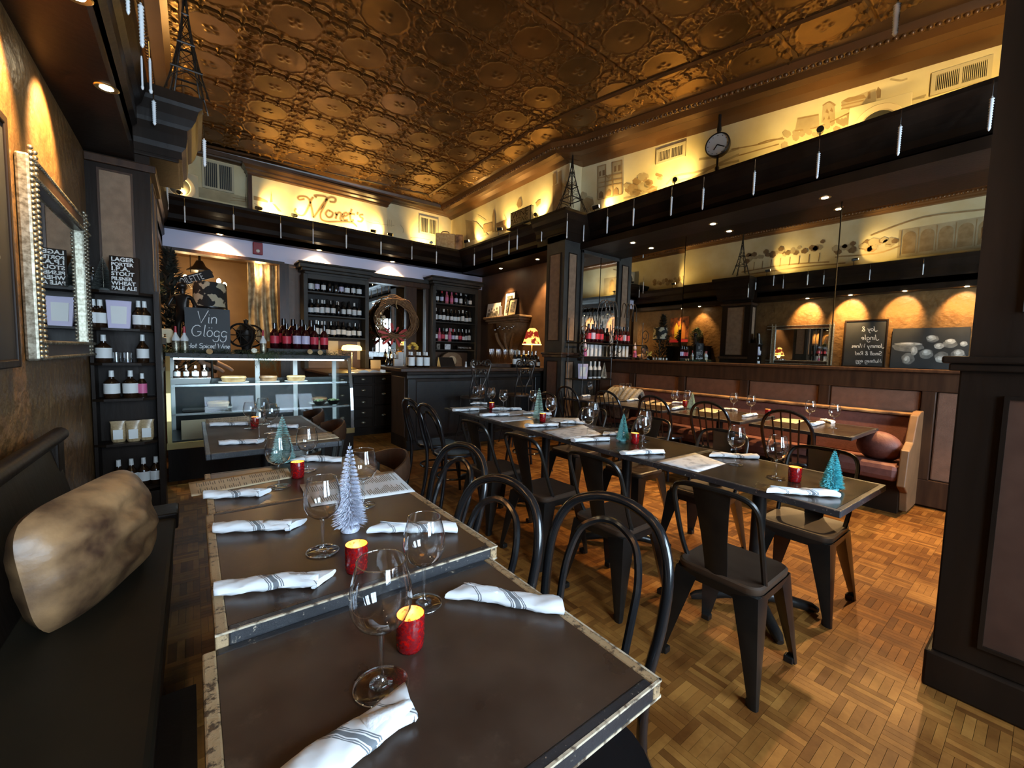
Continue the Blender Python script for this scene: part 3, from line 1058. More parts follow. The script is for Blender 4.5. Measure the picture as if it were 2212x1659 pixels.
def mk_yoke():
    t = root('captain_chair')
    m = M['brown_wood']
    MB().lathe([(0, .46), (.17, .452), (.21, .46), (.215, .44), (.19, .42), (0, .42)], 20).build('seat', m, t, smooth=True)
    for sx in (-1, 1):
        for sy in (-1, 1):
            MB().tube([(sx * .14, sy * .13, .43), (sx * .165, sy * .155, .2), (sx * .19, sy * .18, 0)], [.016, .021, .014], 8).build('leg', m, t, smooth=True)
    rings = []
    for k in range(17):
        a = R(205 + 130 * k / 16)
        f = math.sin(PI * k / 16)
        hh = .028 + .05 * f
        rad, tk = .235, .016 + .004 * f
        ca, sa = math.cos(a), math.sin(a)
        ring = []
        for q in range(10):
            b = 2 * PI * q / 10
            ring.append((ca * (rad + tk * math.cos(b)), sa * (rad + tk * math.cos(b)) * .9, .755 + hh * math.sin(b)))
        rings.append(ring)
    MB().loft(rings).build('yoke_rail', m, t, smooth=True)
    for a in (212, 250, 290, 328):
        a = R(a)
        MB().tube([(.17 * math.cos(a), .16 * math.sin(a), .45), (.235 * math.cos(a), .21 * math.sin(a), .73)], [.015, .012], 8).build('back_post', M['grey_wood'], t, smooth=True)
    return t


def spiral(cx, cz, r0, turns, a0, sgn, n=18):
    return [(cx + sgn * r0 * (1 - .75 * k / n) * math.cos(a0 + turns * 2 * PI * k / n), cz + r0 * (1 - .75 * k / n) * math.sin(a0 + turns * 2 * PI * k / n)) for k in range(n + 1)]


def mk_stool():
    t = root('wire_bar_stool')
    m = M['rust']
    MB().lathe([(0, .775), (.15, .775), (.175, .765), (.175, .745), (.15, .735), (0, .735)], 22).build('seat', M['seat_brown'], t, smooth=True)
    for sx in (-1, 1):
        for sy in (-1, 1):
            MB().tube([(sx * .12, sy * .12, .74), (sx * .13, sy * .13, .4), (sx * .2, sy * .2, 0)], .009, 6).build('leg', m, t, smooth=True)
    MB().tube([(.155 * math.cos(a), .155 * math.sin(a), .3) for a in [2 * PI * k / 24 for k in range(24)]], .008, 6, True).build('foot_ring', m, t, smooth=True)
    yb = -.18
    for s in (-1, 1):
        pts = [(s * .14, yb + .03, .76), (s * .15, yb, .9), (s * .12, yb - .01, 1.05), (s * .16, yb - .02, 1.2)]
        sp = spiral(s * .105, 1.235, .06, 1.4, -.3, s)
        MB().tube(spline(pts, 4) + [(x, yb - .02, z) for x, z in sp], .011, 6).build('scroll_back', m, t, smooth=True)
        pts = [(s * .03, yb + .02, .76), (s * .035, yb, .9), (s * .09, yb - .01, 1.02), (s * .08, yb - .015, 1.1)]
        sp = spiral(s * .045, 1.12, .045, 1.3, -.2, s)
        MB().tube(spline(pts, 4) + [(x, yb - .015, z) for x, z in sp], .01, 6).build('heart_scroll', m, t, smooth=True)
        sp = spiral(s * .04, 1.25, .04, 1.2, PI, s)
        MB().tube([(x, yb - .02, z) for x, z in sp], .01, 6).build('top_curl', m, t, smooth=True)
    MB().tube([(-.15, yb, .9), (.15, yb, .9)], .006, 6).build('back_bar', m, t)
    return t


# heading: rotation about z so that the chair's +y front looks along (dx, dy)
def face(dx, dy):
    return math.atan2(-dx, dy)


GB = 'black bentwood chairs along the aisle side of the left tables'
for hx, hy, a, lab in ((1.1, .86, 102, 'worn black bentwood chair nearest the front table, seen from behind'),
                       (.915, 1.215, 99, 'shiny black bentwood chair at the second brown table'),
                       (1.09, 1.79, 97, 'shiny black bentwood chair behind the captain chair, third along the aisle')):
    a = R(a)
    inst('bent', mk_bentwood, lab, 'chair', (hx - .31 * math.sin(a), hy + .31 * math.cos(a), 0), a, GB)
inst('round', mk_round, 'shiny black round seat tucked under the right edge of the nearest table', 'stool', (.63, .6, 0), 0)
for x, y, lab in ((1.93, 3.38, 'black bentwood chair on the near side of the long row, second from the bar end'), (1.97, 3.82, 'black bentwood chair on the near side of the long row, closest to the bar')):
    inst('bent', mk_bentwood, lab, 'chair', (x, y, 0), face(1, 0), 'black bentwood chairs at the bar end of the long row')
inst('bent', mk_bentwood, 'black bentwood chair on the far side of the long row, closest to the bar', 'chair', (3.12, 3.75, 0), face(-1, 0))
GM = 'dark metal chairs along the near side of the long row'
for x, y, lab in ((1.95, .84, 'dark metal chair nearest the camera on the near side of the long row'), (1.95, 1.5, 'dark metal chair second from the front on the near side of the long row'),
                  (1.95, 2.12, 'dark metal chair third from the front on the near side of the long row'), (1.97, 2.74, 'dark metal chair fourth from the front on the near side of the long row')):
    inst('metal', mk_metal, lab, 'chair', (x, y, 0), face(1, .02), GM)
GN = 'dark metal chairs along the far side of the long row'
for x, y, lab in ((2.8, .83, 'dark metal chair beside the turquoise tree on the far side of the long row'), (2.88, 1.47, 'dark metal chair second from the front on the far side of the long row'),
                  (2.95, 2.12, 'dark metal chair third from the front on the far side of the long row'), (3.0, 2.85, 'dark metal chair fourth from the front on the far side of the long row')):
    inst('metal', mk_metal, lab, 'chair', (x, y, 0), face(-1, 0), GN)
GW = 'black hoop back chairs at the banquette tables'
for k, (x, y) in enumerate(((4.37, 1.41), (4.37, 2.1), (4.37, 2.74), (4.37, 3.41), (4.37, 4.11))):
    inst('windsor', mk_windsor, 'black hoop back spindle chair at the banquette tables, %s from the near end' % ORD[k], 'chair', (x, y, 0), face(1, 0), GW, 1.06)
GY = 'dark wooden captain chairs beside the left tables'
for x, y, a, lab in ((.72, 2.2, 84, 'dark captain chair turned out nearest in the aisle, curved wooden back rail'),
                     (.72, 3.4, 88, 'dark captain chair at the dark table, nearer of the pair'), (.73, 4.12, 88, 'dark captain chair closest to the pastry case')):
    inst('yoke', mk_yoke, lab, 'chair', (x, y, 0), R(a), GY)
inst('stool', mk_stool, 'left wrought wire bar stool with scroll back in front of the black bar', 'stool', (3.14, 5.0, 0), face(0, 1), 'wire bar stools')
inst('stool', mk_stool, 'right wrought wire bar stool with scroll back beside the pier', 'stool', (3.95, 5.0, 0), face(.1, 1), 'wire bar stools')

# ================================================================== bench on the left and its cushion
b = thing('bench', 'black wooden bench with a dark vinyl seat along the left wall', 'bench', (-.35, 1.2, 0))
def bl(x0, x1, y0, y1, z0, z1):
    return (x0 + .35, x1 + .35, y0 - 1.2, y1 - 1.2, z0, z1)
MB().bx(*bl(-.59, -.12, -1.0, 3.05, .08, .4)).build('box_base', M['black_wood'], b)
MB().bx(*bl(-.59, -.02, -1.0, 1.9, 0, .1)).build('plinth', M['black_wood'], b)
MB().bx(*bl(-.56, -.095, -1.0, 2.86, .4, .452)).build('seat_pad', M['bench_leather'], b, bevel=.015)
MB().bx(*bl(-.59, -.085, 2.86, 3.06, .38, .47)).build('end_arm', M['black_wood'], b, bevel=.01)
mb = MB()
mb.hexa([(-.235, -2.2, .452), (-.13, -2.2, .452), (-.13, 1.85, .452), (-.235, 1.85, .452)], [(-.24, -2.2, .9), (-.225, -2.2, .9), (-.225, 1.85, .9), (-.24, 1.85, .9)])
mb.build('back_panel', M['black_wood'], b, bevel=.006)
MB().tube([(-.2, -2.2, .915), (-.2, 1.87, .915)], .035, 14).build('back_roll', M['black_wood'], b, smooth=True)
MB().bx(-.24, -.19, 1.78, 1.9, .1, .9).build('end_board', M['black_wood'], b, bevel=.01)


def pillow(name, lab, mat_, loc, rot, w, h_, d, cat='cushion', n=22):
    vs, fs = [], []
    for side in (1, -1):
        for i in range(n + 1):
            for j in range(n + 1):
                u, v = i / n * 2 - 1, j / n * 2 - 1
                p = (max(0, 1 - abs(u) ** 2.4) * max(0, 1 - abs(v) ** 2.4)) ** .58
                pinch = 1 - .13 * abs(u) ** 5
                pv = 1 - .13 * abs(v) ** 5
                cr_ = .018 * math.sin(u * 5 + v * 9) * math.exp(-((u - .2) * 2) ** 2) * p + .01 * math.sin(v * 13 - u * 4) * p
                vs.append((u * w / 2 * pv, v * h_ / 2 * pinch, side * (d / 2 * p + cr_ * p)))
    q = (n + 1) ** 2
    for s in (0, 1):
        for i in range(n):
            for j in range(n):
                a = s * q + i * (n + 1) + j
                f = (a, a + n + 1, a + n + 2, a + 1)
                fs.append(f if s == 0 else f[::-1])
    mb = MB()
    mb.add(vs, fs)
    o = mb.build(name, mat_, smooth='all')
    o.location = loc
    o.rotation_euler = rot
    return tag(o, lab, cat)


cu_ = pillow('cushion', 'tan brown leather cushion leaning on the left bench', M['leather'], (0, 0, 0), (0, 0, 0), .64, .42, .25)
ax = Vector((.24, .62, .02)).normalized()             # along its long side
ay = Vector((-.14, .03, .98))
ay = (ay - ax * ay.dot(ax)).normalized()
az = ax.cross(ay)
cc = Vector((-.285, 2.15, .462)) + ay * .185
cu_.matrix_world = Matrix(((ax.x, ay.x, az.x, cc.x), (ax.y, ay.y, az.y, cc.y), (ax.z, ay.z, az.z, cc.z), (0, 0, 0, 1)))
# thin seam part
MB().tube([(u * .245, -.208, 0) for u in (-1, -.5, 0, .5, 1)], .004, 6).build('seam', M['leather'], cu_)

# ================================================================== maroon banquette
bq = thing('banquette', 'long maroon upholstered banquette under the mirror', 'banquette', (5.28, 2.6, 0))
BY = 4.38
def q(x0, x1, y0, y1, z0, z1):
    return (x0 - 5.28, x1 - 5.28, y0 - 2.6, y1 - 2.6, z0, z1)
MB().bx(*q(5.1, 5.53, .8, BY, 0, .3)).build('base', M['black_wood'], bq)
MB().bx(*q(5.0, 5.52, .79, BY, .3, .46)).build('seat_cushion', M['maroon'], bq, bevel=.05)
mb = MB()
mb.hexa([(.1, -1.81, .44), (.25, -1.81, .44), (.25, 1.78, .44), (.1, 1.78, .44)], [(.16, -1.81, .875), (.25, -1.81, .875), (.25, 1.78, .875), (.16, 1.78, .875)])
mb.build('back_cushion', M['maroon'], bq, bevel=.03)
MB().bx(*q(5.42, 5.54, .79, BY, .875, .905)).build('top_rail', M['leather'], bq, bevel=.01)
MB().prism([(-.3, .28), (-.24, .6), (-.1, .66), (.02, .9), (.13, .93), (.26, .93), (.26, .02), (-.12, .02), (-.16, .2)], lambda u, v, w_: (u, w_, v), -1.86, -1.8).build('end_panel', mat('honey oak', (.19, .1, .045), .45, col2=(.14, .075, .034), scale=9), bq, bevel=.008)
bo = MB()
bo.lathe([(0, -.11), (.09, -.1), (.15, -.05), (.165, 0), (.15, .05), (.09, .1), (0, .11)], 20)
o = bo.build('cushion', M['maroon'], smooth='all')
o.location = (5.2, .98, .585)
o.rotation_euler = (R(12), R(75), 0)
o.scale = (.9, 1.1, 1)
tag(o, 'round maroon bolster cushion at the near end of the banquette', 'cushion')
# knitted throw bundled at the far end
th_ = thing('knitted_throw', 'grey cream knitted throw bundled at the far end of the banquette', 'blanket', (5.2, 4.0, .46))
for k in range(7):
    y = -.26 + k * .082
    pts = [(-.22, y + .02, .03), (-.2, y, .2), (-.05, y - .02, .42 - .02 * abs(k - 3)), (.12, y + .03, .4), (.22, y + .05, .3)]
    MB().tube(spline(pts, 4), .04, 8).build('fold', M['rope'], th_, smooth=True)
MB().ball((-.22, -.1, .13), (.11, .17, .13), 12, 8).build('heap', M['rope'], th_, smooth=True)

# ================================================================== table settings
M['rim_glass'] = thin_glass('bright glass rim', (.95, .97, .97), .6, .35)


def mk_glass():
    t = root('wine_glass')
    bowl = [(.006, .098), (.02, .104), (.034, .118), (.0415, .138), (.043, .155), (.041, .178), (.0365, .2), (.0325, .218), (.0318, .2185), (.036, .2), (.0405, .178), (.0424, .155), (.0408, .138), (.033, .119), (.018, .106), (0, .102)]
    MB().lathe(bowl[:8], 28).build('bowl', M['glass'], t, smooth='all')
    MB().tube([(.0325 * math.cos(a), .0325 * math.sin(a), .218) for a in [2 * PI * k / 32 for k in range(32)]], .0013, 6, True).build('rim', M['rim_glass'], t, smooth='all')
    MB().lathe([(0, .1015), (.0065, .099), (.0042, .09), (.0036, .07), (.0036, .035), (.0045, .018), (.009, .009), (.016, .006), (0, .0045)], 14).build('stem', M['stem'], t, smooth='all')
    MB().lathe([(0, .0058), (.016, .0052), (.03, .0034), (.0365, .0024), (.0375, .0016), (.0365, .0008), (0, .0008)], 30).build('foot', M['stem'], t, smooth='all')
    MB().tube([(.0372 * math.cos(a), .0372 * math.sin(a), .0016) for a in [2 * PI * k / 32 for k in range(32)]], .0011, 6, True).build('foot_rim', M['rim_glass'], t, smooth='all')
    return t


def onb(px, py):
    p = onz(px, py, .7508)
    if p.y > 4.36:
        p.x, p.y = p.x * 4.36 / p.y, 4.36
    return p


TZ = {'T1': .7458, 'T2': .7758, 'T3': .7708, 'T4': .7608, 'L': .7608, 'B': .7508}
for px, py, tz, lab, sc in (
        (823, 1482, 'T1', 'large empty wine glass standing front centre on the nearest brown table', 1.1),
        (915, 1304, 'T1', 'empty wine glass beside the glowing candle on the nearest brown table', 1.0),
        (697, 1191, 'T2', 'empty wine glass left of the white bottle brush tree', 1.0),
        (785, 1092, 'T2', 'empty wine glass behind the white bottle brush tree', .98),
        (602, 1052, 'T3', 'empty wine glass standing beside the long cream menu and the sea green tree', 1.0),
        (664, 1016, 'T3', 'empty wine glass right of the sea green tree on the left row', .96),
        (560, 950, 'T4', 'empty wine glass at the front of the dark table by the pastry case', .95),
        (586, 936, 'T4', 'empty wine glass on the right of the dark table by the pastry case', .95),
        (541, 926, 'T4', 'empty wine glass on the left of the dark table by the pastry case', .9),
        (569, 917, 'T4', 'empty wine glass at the back of the dark table by the pastry case', .95)):
    inst('glass', mk_glass, lab, 'wine glass', onz(px, py, TZ[tz]), rnd.random() * 6, 'wine glasses on the left row of tables', (sc * 1.22, sc * 1.22, sc * 1.03))
for k, (px, py) in enumerate(((1675, 1033), (1587, 1003), (1387, 971), (1391, 953), (1268, 945), (1280, 927), (1189, 912), (1152, 888), (1087, 887), (1061, 880), (1029, 876), (1040, 870))):
    inst('glass', mk_glass, '%s empty wine glass from the near end of the long middle row' % ORD[k].capitalize(), 'wine glass', onz(px, py, TZ['L']), rnd.random() * 6, 'wine glasses on the long middle row', (1.18, 1.18, 1.03))
for k, (px, py) in enumerate(((1800, 924), (1748, 913), (1621, 897), (1584, 889), (1484, 883), (1457, 881), (1357, 860), (1343, 861), (1274, 846))):
    inst('glass', mk_glass, '%s empty wine glass from the near end of the banquette tables' % ORD[k].capitalize(), 'wine glass', onb(px, py), rnd.random() * 6, 'wine glasses on the banquette tables', (1.15, 1.15, 1.03))


def mk_candle():
    t = root('candle_holder')
    MB().lathe([(0, .001), (.026, 0), (.0285, .006), (.0295, .03), (.03, .075), (.0292, .0765), (.0285, .075)], 24).build('cup', M['cup'], t, smooth='all')
    MB().lathe([(.0284, .0752), (.0278, .03), (.026, .01), (0, .008)], 24).build('lining', M['cup_in'], t, smooth='all')
    MB().lathe([(0, .009), (.019, .009), (.019, .034), (0, .033)], 16).build('tealight', M['wax'], t, smooth=True)
    MB().lathe([(0, .034), (.0035, .039), (.003, .044), (0, .053)], 8).build('flame', M['flame'], t, smooth='all')
    return t


for px, py, tz, lab in ((886, 1397, 'T1', 'red speckled candle holder on the nearest brown table, flame lit'),
                        (770, 1232, 'T2', 'red speckled candle holder on the second brown table'),
                        (643, 1031, 'T3', 'red speckled candle holder beside the sea green tree'),
                        (550, 921, 'T4', 'dim red candle holder on the dark table by the pastry case'),
                        (1716, 1040, 'L', 'red candle holder left of the turquoise tree'),
                        (1371, 958, 'L', 'red candle holder right of the teal tree in the middle of the long row'),
                        (1172, 911, 'L', 'red candle holder right of the pale mint tree'),
                        (1062, 884, 'L', 'red candle holder among glasses at the bar end of the long row'),
                        (1658, 898, 'B', 'red candle holder at the middle of the nearer banquette tables'),
                        (1479, 878, 'B', 'red candle holder beside the small pale tree on the banquette table'),
                        (1318, 853, 'B', 'red candle holder in front of the knitted throw')):
    p = onb(px, py) if tz == 'B' else onz(px, py, TZ[tz])
    inst('candle', mk_candle, lab, 'candle', p, rnd.random() * 6, 'red candle holders', 1.0)
    add_light('candle_light', 'POINT', p + Vector((0, 0, .046)), .11, (1, .66, .26), shadow_soft_size=.006)


def bristle_tree(name, lab, loc, hgt, rad, col, tip, seed, levels=15, per=70, tall=1.0):
    r_ = random.Random(seed)
    t = thing(name, lab, 'bottle brush tree', loc, 0, None)
    m1 = mat('bristle ' + name + str(seed), col, .6, col2=tip, scale=160)
    b0 = .018 if tall == 1 else .03
    mb = MB()
    for k in range(levels):
        f = k / (levels - 1)
        z = b0 + (hgt - b0 - .01) * f
        L = rad * (1 - f) ** .85 + .006
        a0 = r_.random() * 6
        for j in range(per):
            a = a0 + 2 * PI * j / per + r_.uniform(-.06, .06)
            l_ = L * r_.uniform(.86, 1.06)
            dz = r_.uniform(-.005, .005) - .1 * l_
            ca, sa = math.cos(a), math.sin(a)
            wv = .0006 + .02 * l_
            mb.add([(0, 0, z), (ca * l_ * .8 - sa * wv, sa * l_ * .8 + ca * wv, z + dz * .7), (ca * l_, sa * l_, z + dz), (ca * l_ * .8 + sa * wv, sa * l_ * .8 - ca * wv, z + dz * .7 + .002)], [(0, 1, 2, 3)])
    o = mb.build('bristles', m1, t)
    o['kind'] = 'stuff'
    MB().lathe([(0, 0), (rad * .55, 0), (rad * .6, .004), (rad * .55, b0), (rad * .3, b0 + .006), (0, b0 + .008)], 18).build('base', m1, t, smooth=True)
    MB().cyl((0, 0, b0), (0, 0, hgt + .006), .0016, .001, 5).build('wire', M['pewter'], t)
    return t


def tree_h(px, ptop, base, sc=1):
    return zat(px, ptop, base.x, base.y) - base.z


for px, py, tz, top, rad, col, tip, lab, tall in (
        (756, 1146, 'T2', 960, .052, (.5, .52, .64), (.78, .8, .9), 'tall white bottle brush tree on the second brown table', 2),
        (611, 998, 'T3', 898, .062, (.2, .4, .37), (.4, .64, .6), 'sea green bottle brush tree on the left row of tables', 1),
        (1797, 1057, 'L', 971, .047, (.06, .5, .58), (.25, .8, .85), 'turquoise bottle brush tree at the near end of the long row', 1),
        (1345, 952, 'L', 893, .047, (.12, .42, .43), (.3, .68, .68), 'teal bottle brush tree in the middle of the long row', 1),
        (1163, 905, 'L', 838, .056, (.42, .62, .52), (.66, .85, .74), 'pale mint bottle brush tree towards the bar end of the long row', 1),
        (1494, 883, 'B', 847, .05, (.5, .66, .56), (.72, .86, .74), 'small pale mint bottle brush tree on the banquette table', 1)):
    p = onz(px, py, TZ[tz])
    bristle_tree('bottle_brush_tree', lab, p, tree_h(px, top, p), rad, col, tip, int(px), 20 if tall == 2 else 19, 90 if tall == 2 else 84, tall)


def mk_napkin(seed, L=.215, W=.052, Hh=.024):
    r_ = random.Random(seed)
    def make():
        rings = []
        n = 22
        for i in range(n + 1):
            f = i / n
            x = (f - .5) * L
            w_ = W * (1 + .22 * math.sin(f * 5 + seed) * .4)
            h_ = Hh * (1 + .25 * math.sin(f * 7 + seed * 2) * .5)
            if f > .78:
                w_ *= 1 + (f - .78) * 1.6
                h_ *= 1 - (f - .78) * 1.2
            if f < .06:
                w_ *= .8 + f * 3
            ring = []
            for j in range(16):
                a = 2 * PI * j / 16
                yy = math.cos(a) * w_ / 2
                zz = math.sin(a)
                zz = (abs(zz) ** .8) * (1 if zz > 0 else -1)
                sk = .16 * yy * (f - .5) * 2 if (i == n or i == 0) else 0
                ring.append((x + (yy * .55 if f > .97 else 0) - (yy * .3 if f < .03 else 0), yy, h_ / 2 + zz * h_ / 2 + .0015 * math.sin(j * 1.7 + f * 23 + seed)))
            zmin = min(p[2] for p in ring)
            rings.append([(p[0], p[1], p[2] - zmin) for p in ring])
        t = MB().loft(rings).build('rolled_napkin', M['linen'], smooth=True)
        # loose fold flap lying over the roll
        mb = MB()
        g = []
        for i in range(7):
            for j in range(4):
                u, v = i / 6, j / 3
                g.append((L * (.1 + .36 * u), -W * .52 + v * W * .75 * (1 - .55 * u), Hh * (.42 + .62 * math.sin(min(1, v * 1.05) * 1.5)) + .0012))
        mb.add(g, [(i * 4 + j, (i + 1) * 4 + j, (i + 1) * 4 + j + 1, i * 4 + j + 1) for i in range(6) for j in range(3)])
        fl = mb.build('fold', M['white_cloth'], t, smooth=True)
        sd = fl.modifiers.new('cloth', 'SOLIDIFY')
        sd.thickness = .0015
        return t
    return make


def napkin(ax_, ay_, bx_, by_, tz, lab, group, key):
    """napkin whose two ends are seen at the two pixels; the flared end is the second"""
    z = TZ[tz]
    a, b_ = (onb(ax_, ay_), onb(bx_, by_)) if tz == 'B' else (onz(ax_, ay_, z), onz(bx_, by_, z))
    c = (a + b_) / 2
    d = b_ - a
    L = max(.16, min(.3, d.length))
    inst('nap%d' % key, mk_napkin(key), lab, 'napkin', (c.x, c.y, z), math.atan2(d.y, d.x), group, (L / .215, 1.3 if ax_ == 605 else 1.05, 1.15))


GN1 = 'rolled linen napkins on the left row of tables'
for k, (a, b_, c, d, tz, lab) in enumerate((
        (605, 1735, 884, 1528, 'T1', 'rolled white napkin with grey stripes lying diagonally at the front edge of the nearest table'),
        (1214, 1322, 990, 1285, 'T1', 'rolled white napkin at the right edge of the nearest table'),
        (462, 1283, 700, 1258, 'T2', 'rolled white napkin at the front left corner of the second table'),
        (460, 1150, 640, 1140, 'T2', 'rolled white napkin on the left, behind, on the second table'),
        (985, 1148, 812, 1147, 'T2', 'rolled white napkin right of the white tree'),
        (440, 1077, 570, 1070, 'T3', 'rolled white napkin lying over the long cream menu edge'),
        (738, 998, 642, 995, 'T3', 'rolled white napkin behind the wine glasses of the third table'),
        (472, 962, 562, 957, 'T4', 'rolled white napkin at the front of the dark table by the pastry case'),
        (452, 921, 538, 918, 'T4', 'rolled white napkin at the back of the dark table by the pastry case'),
        (643, 925, 588, 923, 'T4', 'rolled white napkin at the right of the dark table by the pastry case'))):
    napkin(a, b_, c, d, tz, lab, GN1, k % 4)
for k, (a, b_, c, d) in enumerate(((1806, 1073, 1660, 1063), (1634, 991, 1536, 986), (1342, 983, 1436, 979), (1345, 941, 1306, 940), (1236, 955, 1318, 951), (1136, 923, 1206, 920), (1262, 916, 1215, 914), (1036, 900, 1102, 897), (1125, 886, 1068, 885), (980, 889, 1034, 886), (1052, 874, 1020, 873), (1190, 897, 1135, 895))):
    napkin(a, b_, c, d, 'L', '%s rolled napkin from the near end of the long middle row' % ORD[k].capitalize(), 'rolled napkins on the long middle row', k % 4)
for k, (a, b_, c, d) in enumerate(((1799, 915, 1780, 909), (1752, 921, 1777, 914), (1603, 902, 1636, 896), (1590, 888, 1567, 885), (1452, 886, 1475, 880), (1477, 872, 1455, 871), (1346, 869, 1385, 862), (1272, 856, 1258, 855))):
    napkin(a, b_, c, d, 'B', '%s rolled napkin from the near end of the banquette tables' % ORD[k].capitalize(), 'rolled napkins on the banquette tables', k % 4)


def sheet(name, quad, z, m, lab, cat, group=None, lift=0):
    """a sheet of paper whose corners are seen at four pixels on a surface of height z"""
    ps = [onb(x, y) if z == TZ['B'] else onz(x, y, z) for x, y in quad]
    c = sum(ps, Vector()) / 4
    d = ps[1] - ps[0]
    a = math.atan2(d.y, d.x)
    Rm = Matrix.Rotation(-a, 3, 'Z')
    loc = [Rm @ (p - c) for p in ps]
    mb = MB()
    n = 6
    g = []
    for i in range(n + 1):
        for j in range(n + 1):
            u, v = i / n, j / n
            p = loc[0].lerp(loc[1], u).lerp(loc[3].lerp(loc[2], u), v)
            p.z = .0006 + lift * (u * (1 - u) * 4 * v * .4)
            g.append(p)
    mb.add(g, [(i * (n + 1) + j, (i + 1) * (n + 1) + j, (i + 1) * (n + 1) + j + 1, i * (n + 1) + j + 1) for i in range(n) for j in range(n)])
    o = mb.build(name, m, smooth=True)
    s = o.modifiers.new('thick', 'SOLIDIFY')
    s.thickness = .0006
    s.offset = 0
    o.location = (c.x, c.y, z)
    o.rotation_euler = (0, 0, a)
    if cat == 'menu':                         # printed lines running across the sheet
        pr_, r_ = MB(), random.Random(len(lab))
        L = (loc[1] - loc[0]).length
        nl = int(L / .0078)
        for k in range(2, nl - 2):
            if r_.random() < .1:
                continue
            for v0, v1 in ((.1, .44), (.56, .9)):
                va = v0 if r_.random() < .8 else v0 + .05
                vb = va + (v1 - va) * r_.uniform(.45, 1)
                g4 = []
                for u, v in ((k / nl, va), ((k + .42) / nl, va), ((k + .42) / nl, vb), (k / nl, vb)):
                    p = loc[0].lerp(loc[1], u).lerp(loc[3].lerp(loc[2], u), v)
                    g4.append((p.x, p.y, .0012))
                pr_.add(g4, [(0, 1, 2, 3)])
        pr_.build('printed_lines', M['ink'], o)['kind'] = 'stuff'
    return tag(o, lab, cat, group)


M['ink'] = mat('grey brown ink', (.2, .16, .11), .8)
GM1 = 'printed menus on the left row of tables'
sheet('menu', ((414, 1073), (632, 1032), (621, 1010), (407, 1043)), TZ['T3'], M['cream_paper'], 'long cream menu sticking out over the left edge of the third table', 'menu', GM1)
sheet('menu', ((672, 1095), (897, 1062), (849, 1017), (647, 1047)), TZ['T3'] + .006, M['paper'], 'white menu behind the white tree on the left row', 'menu', GM1)
sheet('menu', ((446, 915), (539, 909), (539, 898), (444, 905)), TZ['T4'], M['cream_paper'], 'cream menu at the left end of the dark table by the pastry case', 'menu', GM1)
sheet('menu', ((628, 958), (733, 946), (715, 933), (624, 942)), TZ['T4'], M['cream_paper'], 'cream menu at the right end of the dark table by the pastry case', 'menu', GM1)
GM2 = 'grey placemats on the long middle row'
for k, qd in enumerate((((1416, 997), (1508, 1020), (1568, 1002), (1501, 978)), ((1169, 931), (1221, 949), (1302, 939), (1258, 917)), ((1178, 911), (1254, 913), (1250, 903), (1188, 902)), ((1049, 902), (1085, 912), (1150, 906), (1130, 899)), ((1079, 893), (1100, 898), (1150, 893), (1130, 886)), ((972, 881), (995, 887), (1052, 883), (1040, 877)))):
    sheet('placemat', qd, TZ['L'], M['map_print'], '%s grey printed paper placemat from the near end of the long middle row' % ORD[k].capitalize(), 'placemat', GM2)
for k, qd in enumerate((((1666, 909), (1720, 915), (1742, 908), (1690, 903)), ((1508, 888), (1545, 892), (1561, 886), (1525, 881)), ((1400, 873), (1440, 877), (1452, 870), (1415, 866)), ((1388, 870), (1400, 874), (1430, 868), (1410, 864)), ((1288, 852), (1330, 860), (1355, 853), (1310, 847)))):
    sheet('placemat', qd, TZ['B'], M['cream_paper'], '%s cream menu from the near end of the banquette tables' % ORD[k].capitalize(), 'menu', 'cream menus on the banquette tables')

# ================================================================== downlights (lens and lamp)
def downlight(loc, lab, power, aim, grp, spread=75):
    t = thing('downlight', lab, 'downlight', loc, 0, grp)
    MB().lathe([(.03, -.001), (.05, -.004), (.056, 0)], 18).build('trim_ring', M['brass'], t, smooth=True)
    MB().lathe([(0, -.002), (.031, -.002)], 16).build('lens', M['downlight'], t)
    add_light('downlight_lamp', 'SPOT', Vector(loc) + Vector((0, 0, -.02)), power, WARM, aim, spot_size=R(spread), spot_blend=.6, shadow_soft_size=.03)
    return t


g1 = 'recessed downlights under the mirror soffit'
for k, (px, py) in enumerate(((1325, 512), (1495, 465), (1745, 400), (2158, 318))):
    z = SZ0 - .101
    dl = onz(px, py, z)
    y = dl.y
    downlight((min(5.5, max(5.33, dl.x)), y, z), '%s recessed downlight from the pier under the mirror soffit' % ORD[k].capitalize(), (80, 90, 150, 260)[k], ((4.9, 4.9, 4.6, 4.1)[k], y + (.3 if k == 3 else -.1), 0), g1, 85)
for k, x in enumerate((1.9, 3.3, .4)):
    downlight((x, 8.42, SZ0 - .001), 'recessed downlight under the back soffit, %s' % ('above the left cabinet', 'above the back bar mirror', 'above the opening')[k], 70, (x, 8.62, 2.0), 'recessed downlights under the back soffit', 115)
for k, y in enumerate((6.2, 7.4)):
    downlight((5.3, y, SZ0 - .001), 'recessed downlight under the bar soffit, %s the wall bracket' % ('street side of', 'beyond')[k], 100, (5.56, y + .1, 1.6), 'recessed downlights under the bar soffit', 62)
for k, y in enumerate((onz(230, 190, 2.84).y, 2.62, 1.75, .9, 0, -.9)):
    downlight((onz(230, 190, 2.84).x, y, 2.839), 'recessed downlight under the left soffit, %s from the pilaster' % ORD[k], (120, 190, 150, 120, 100, 90)[k], (-.78, y + .05, 2.35), 'recessed downlights under the left soffit', 78)


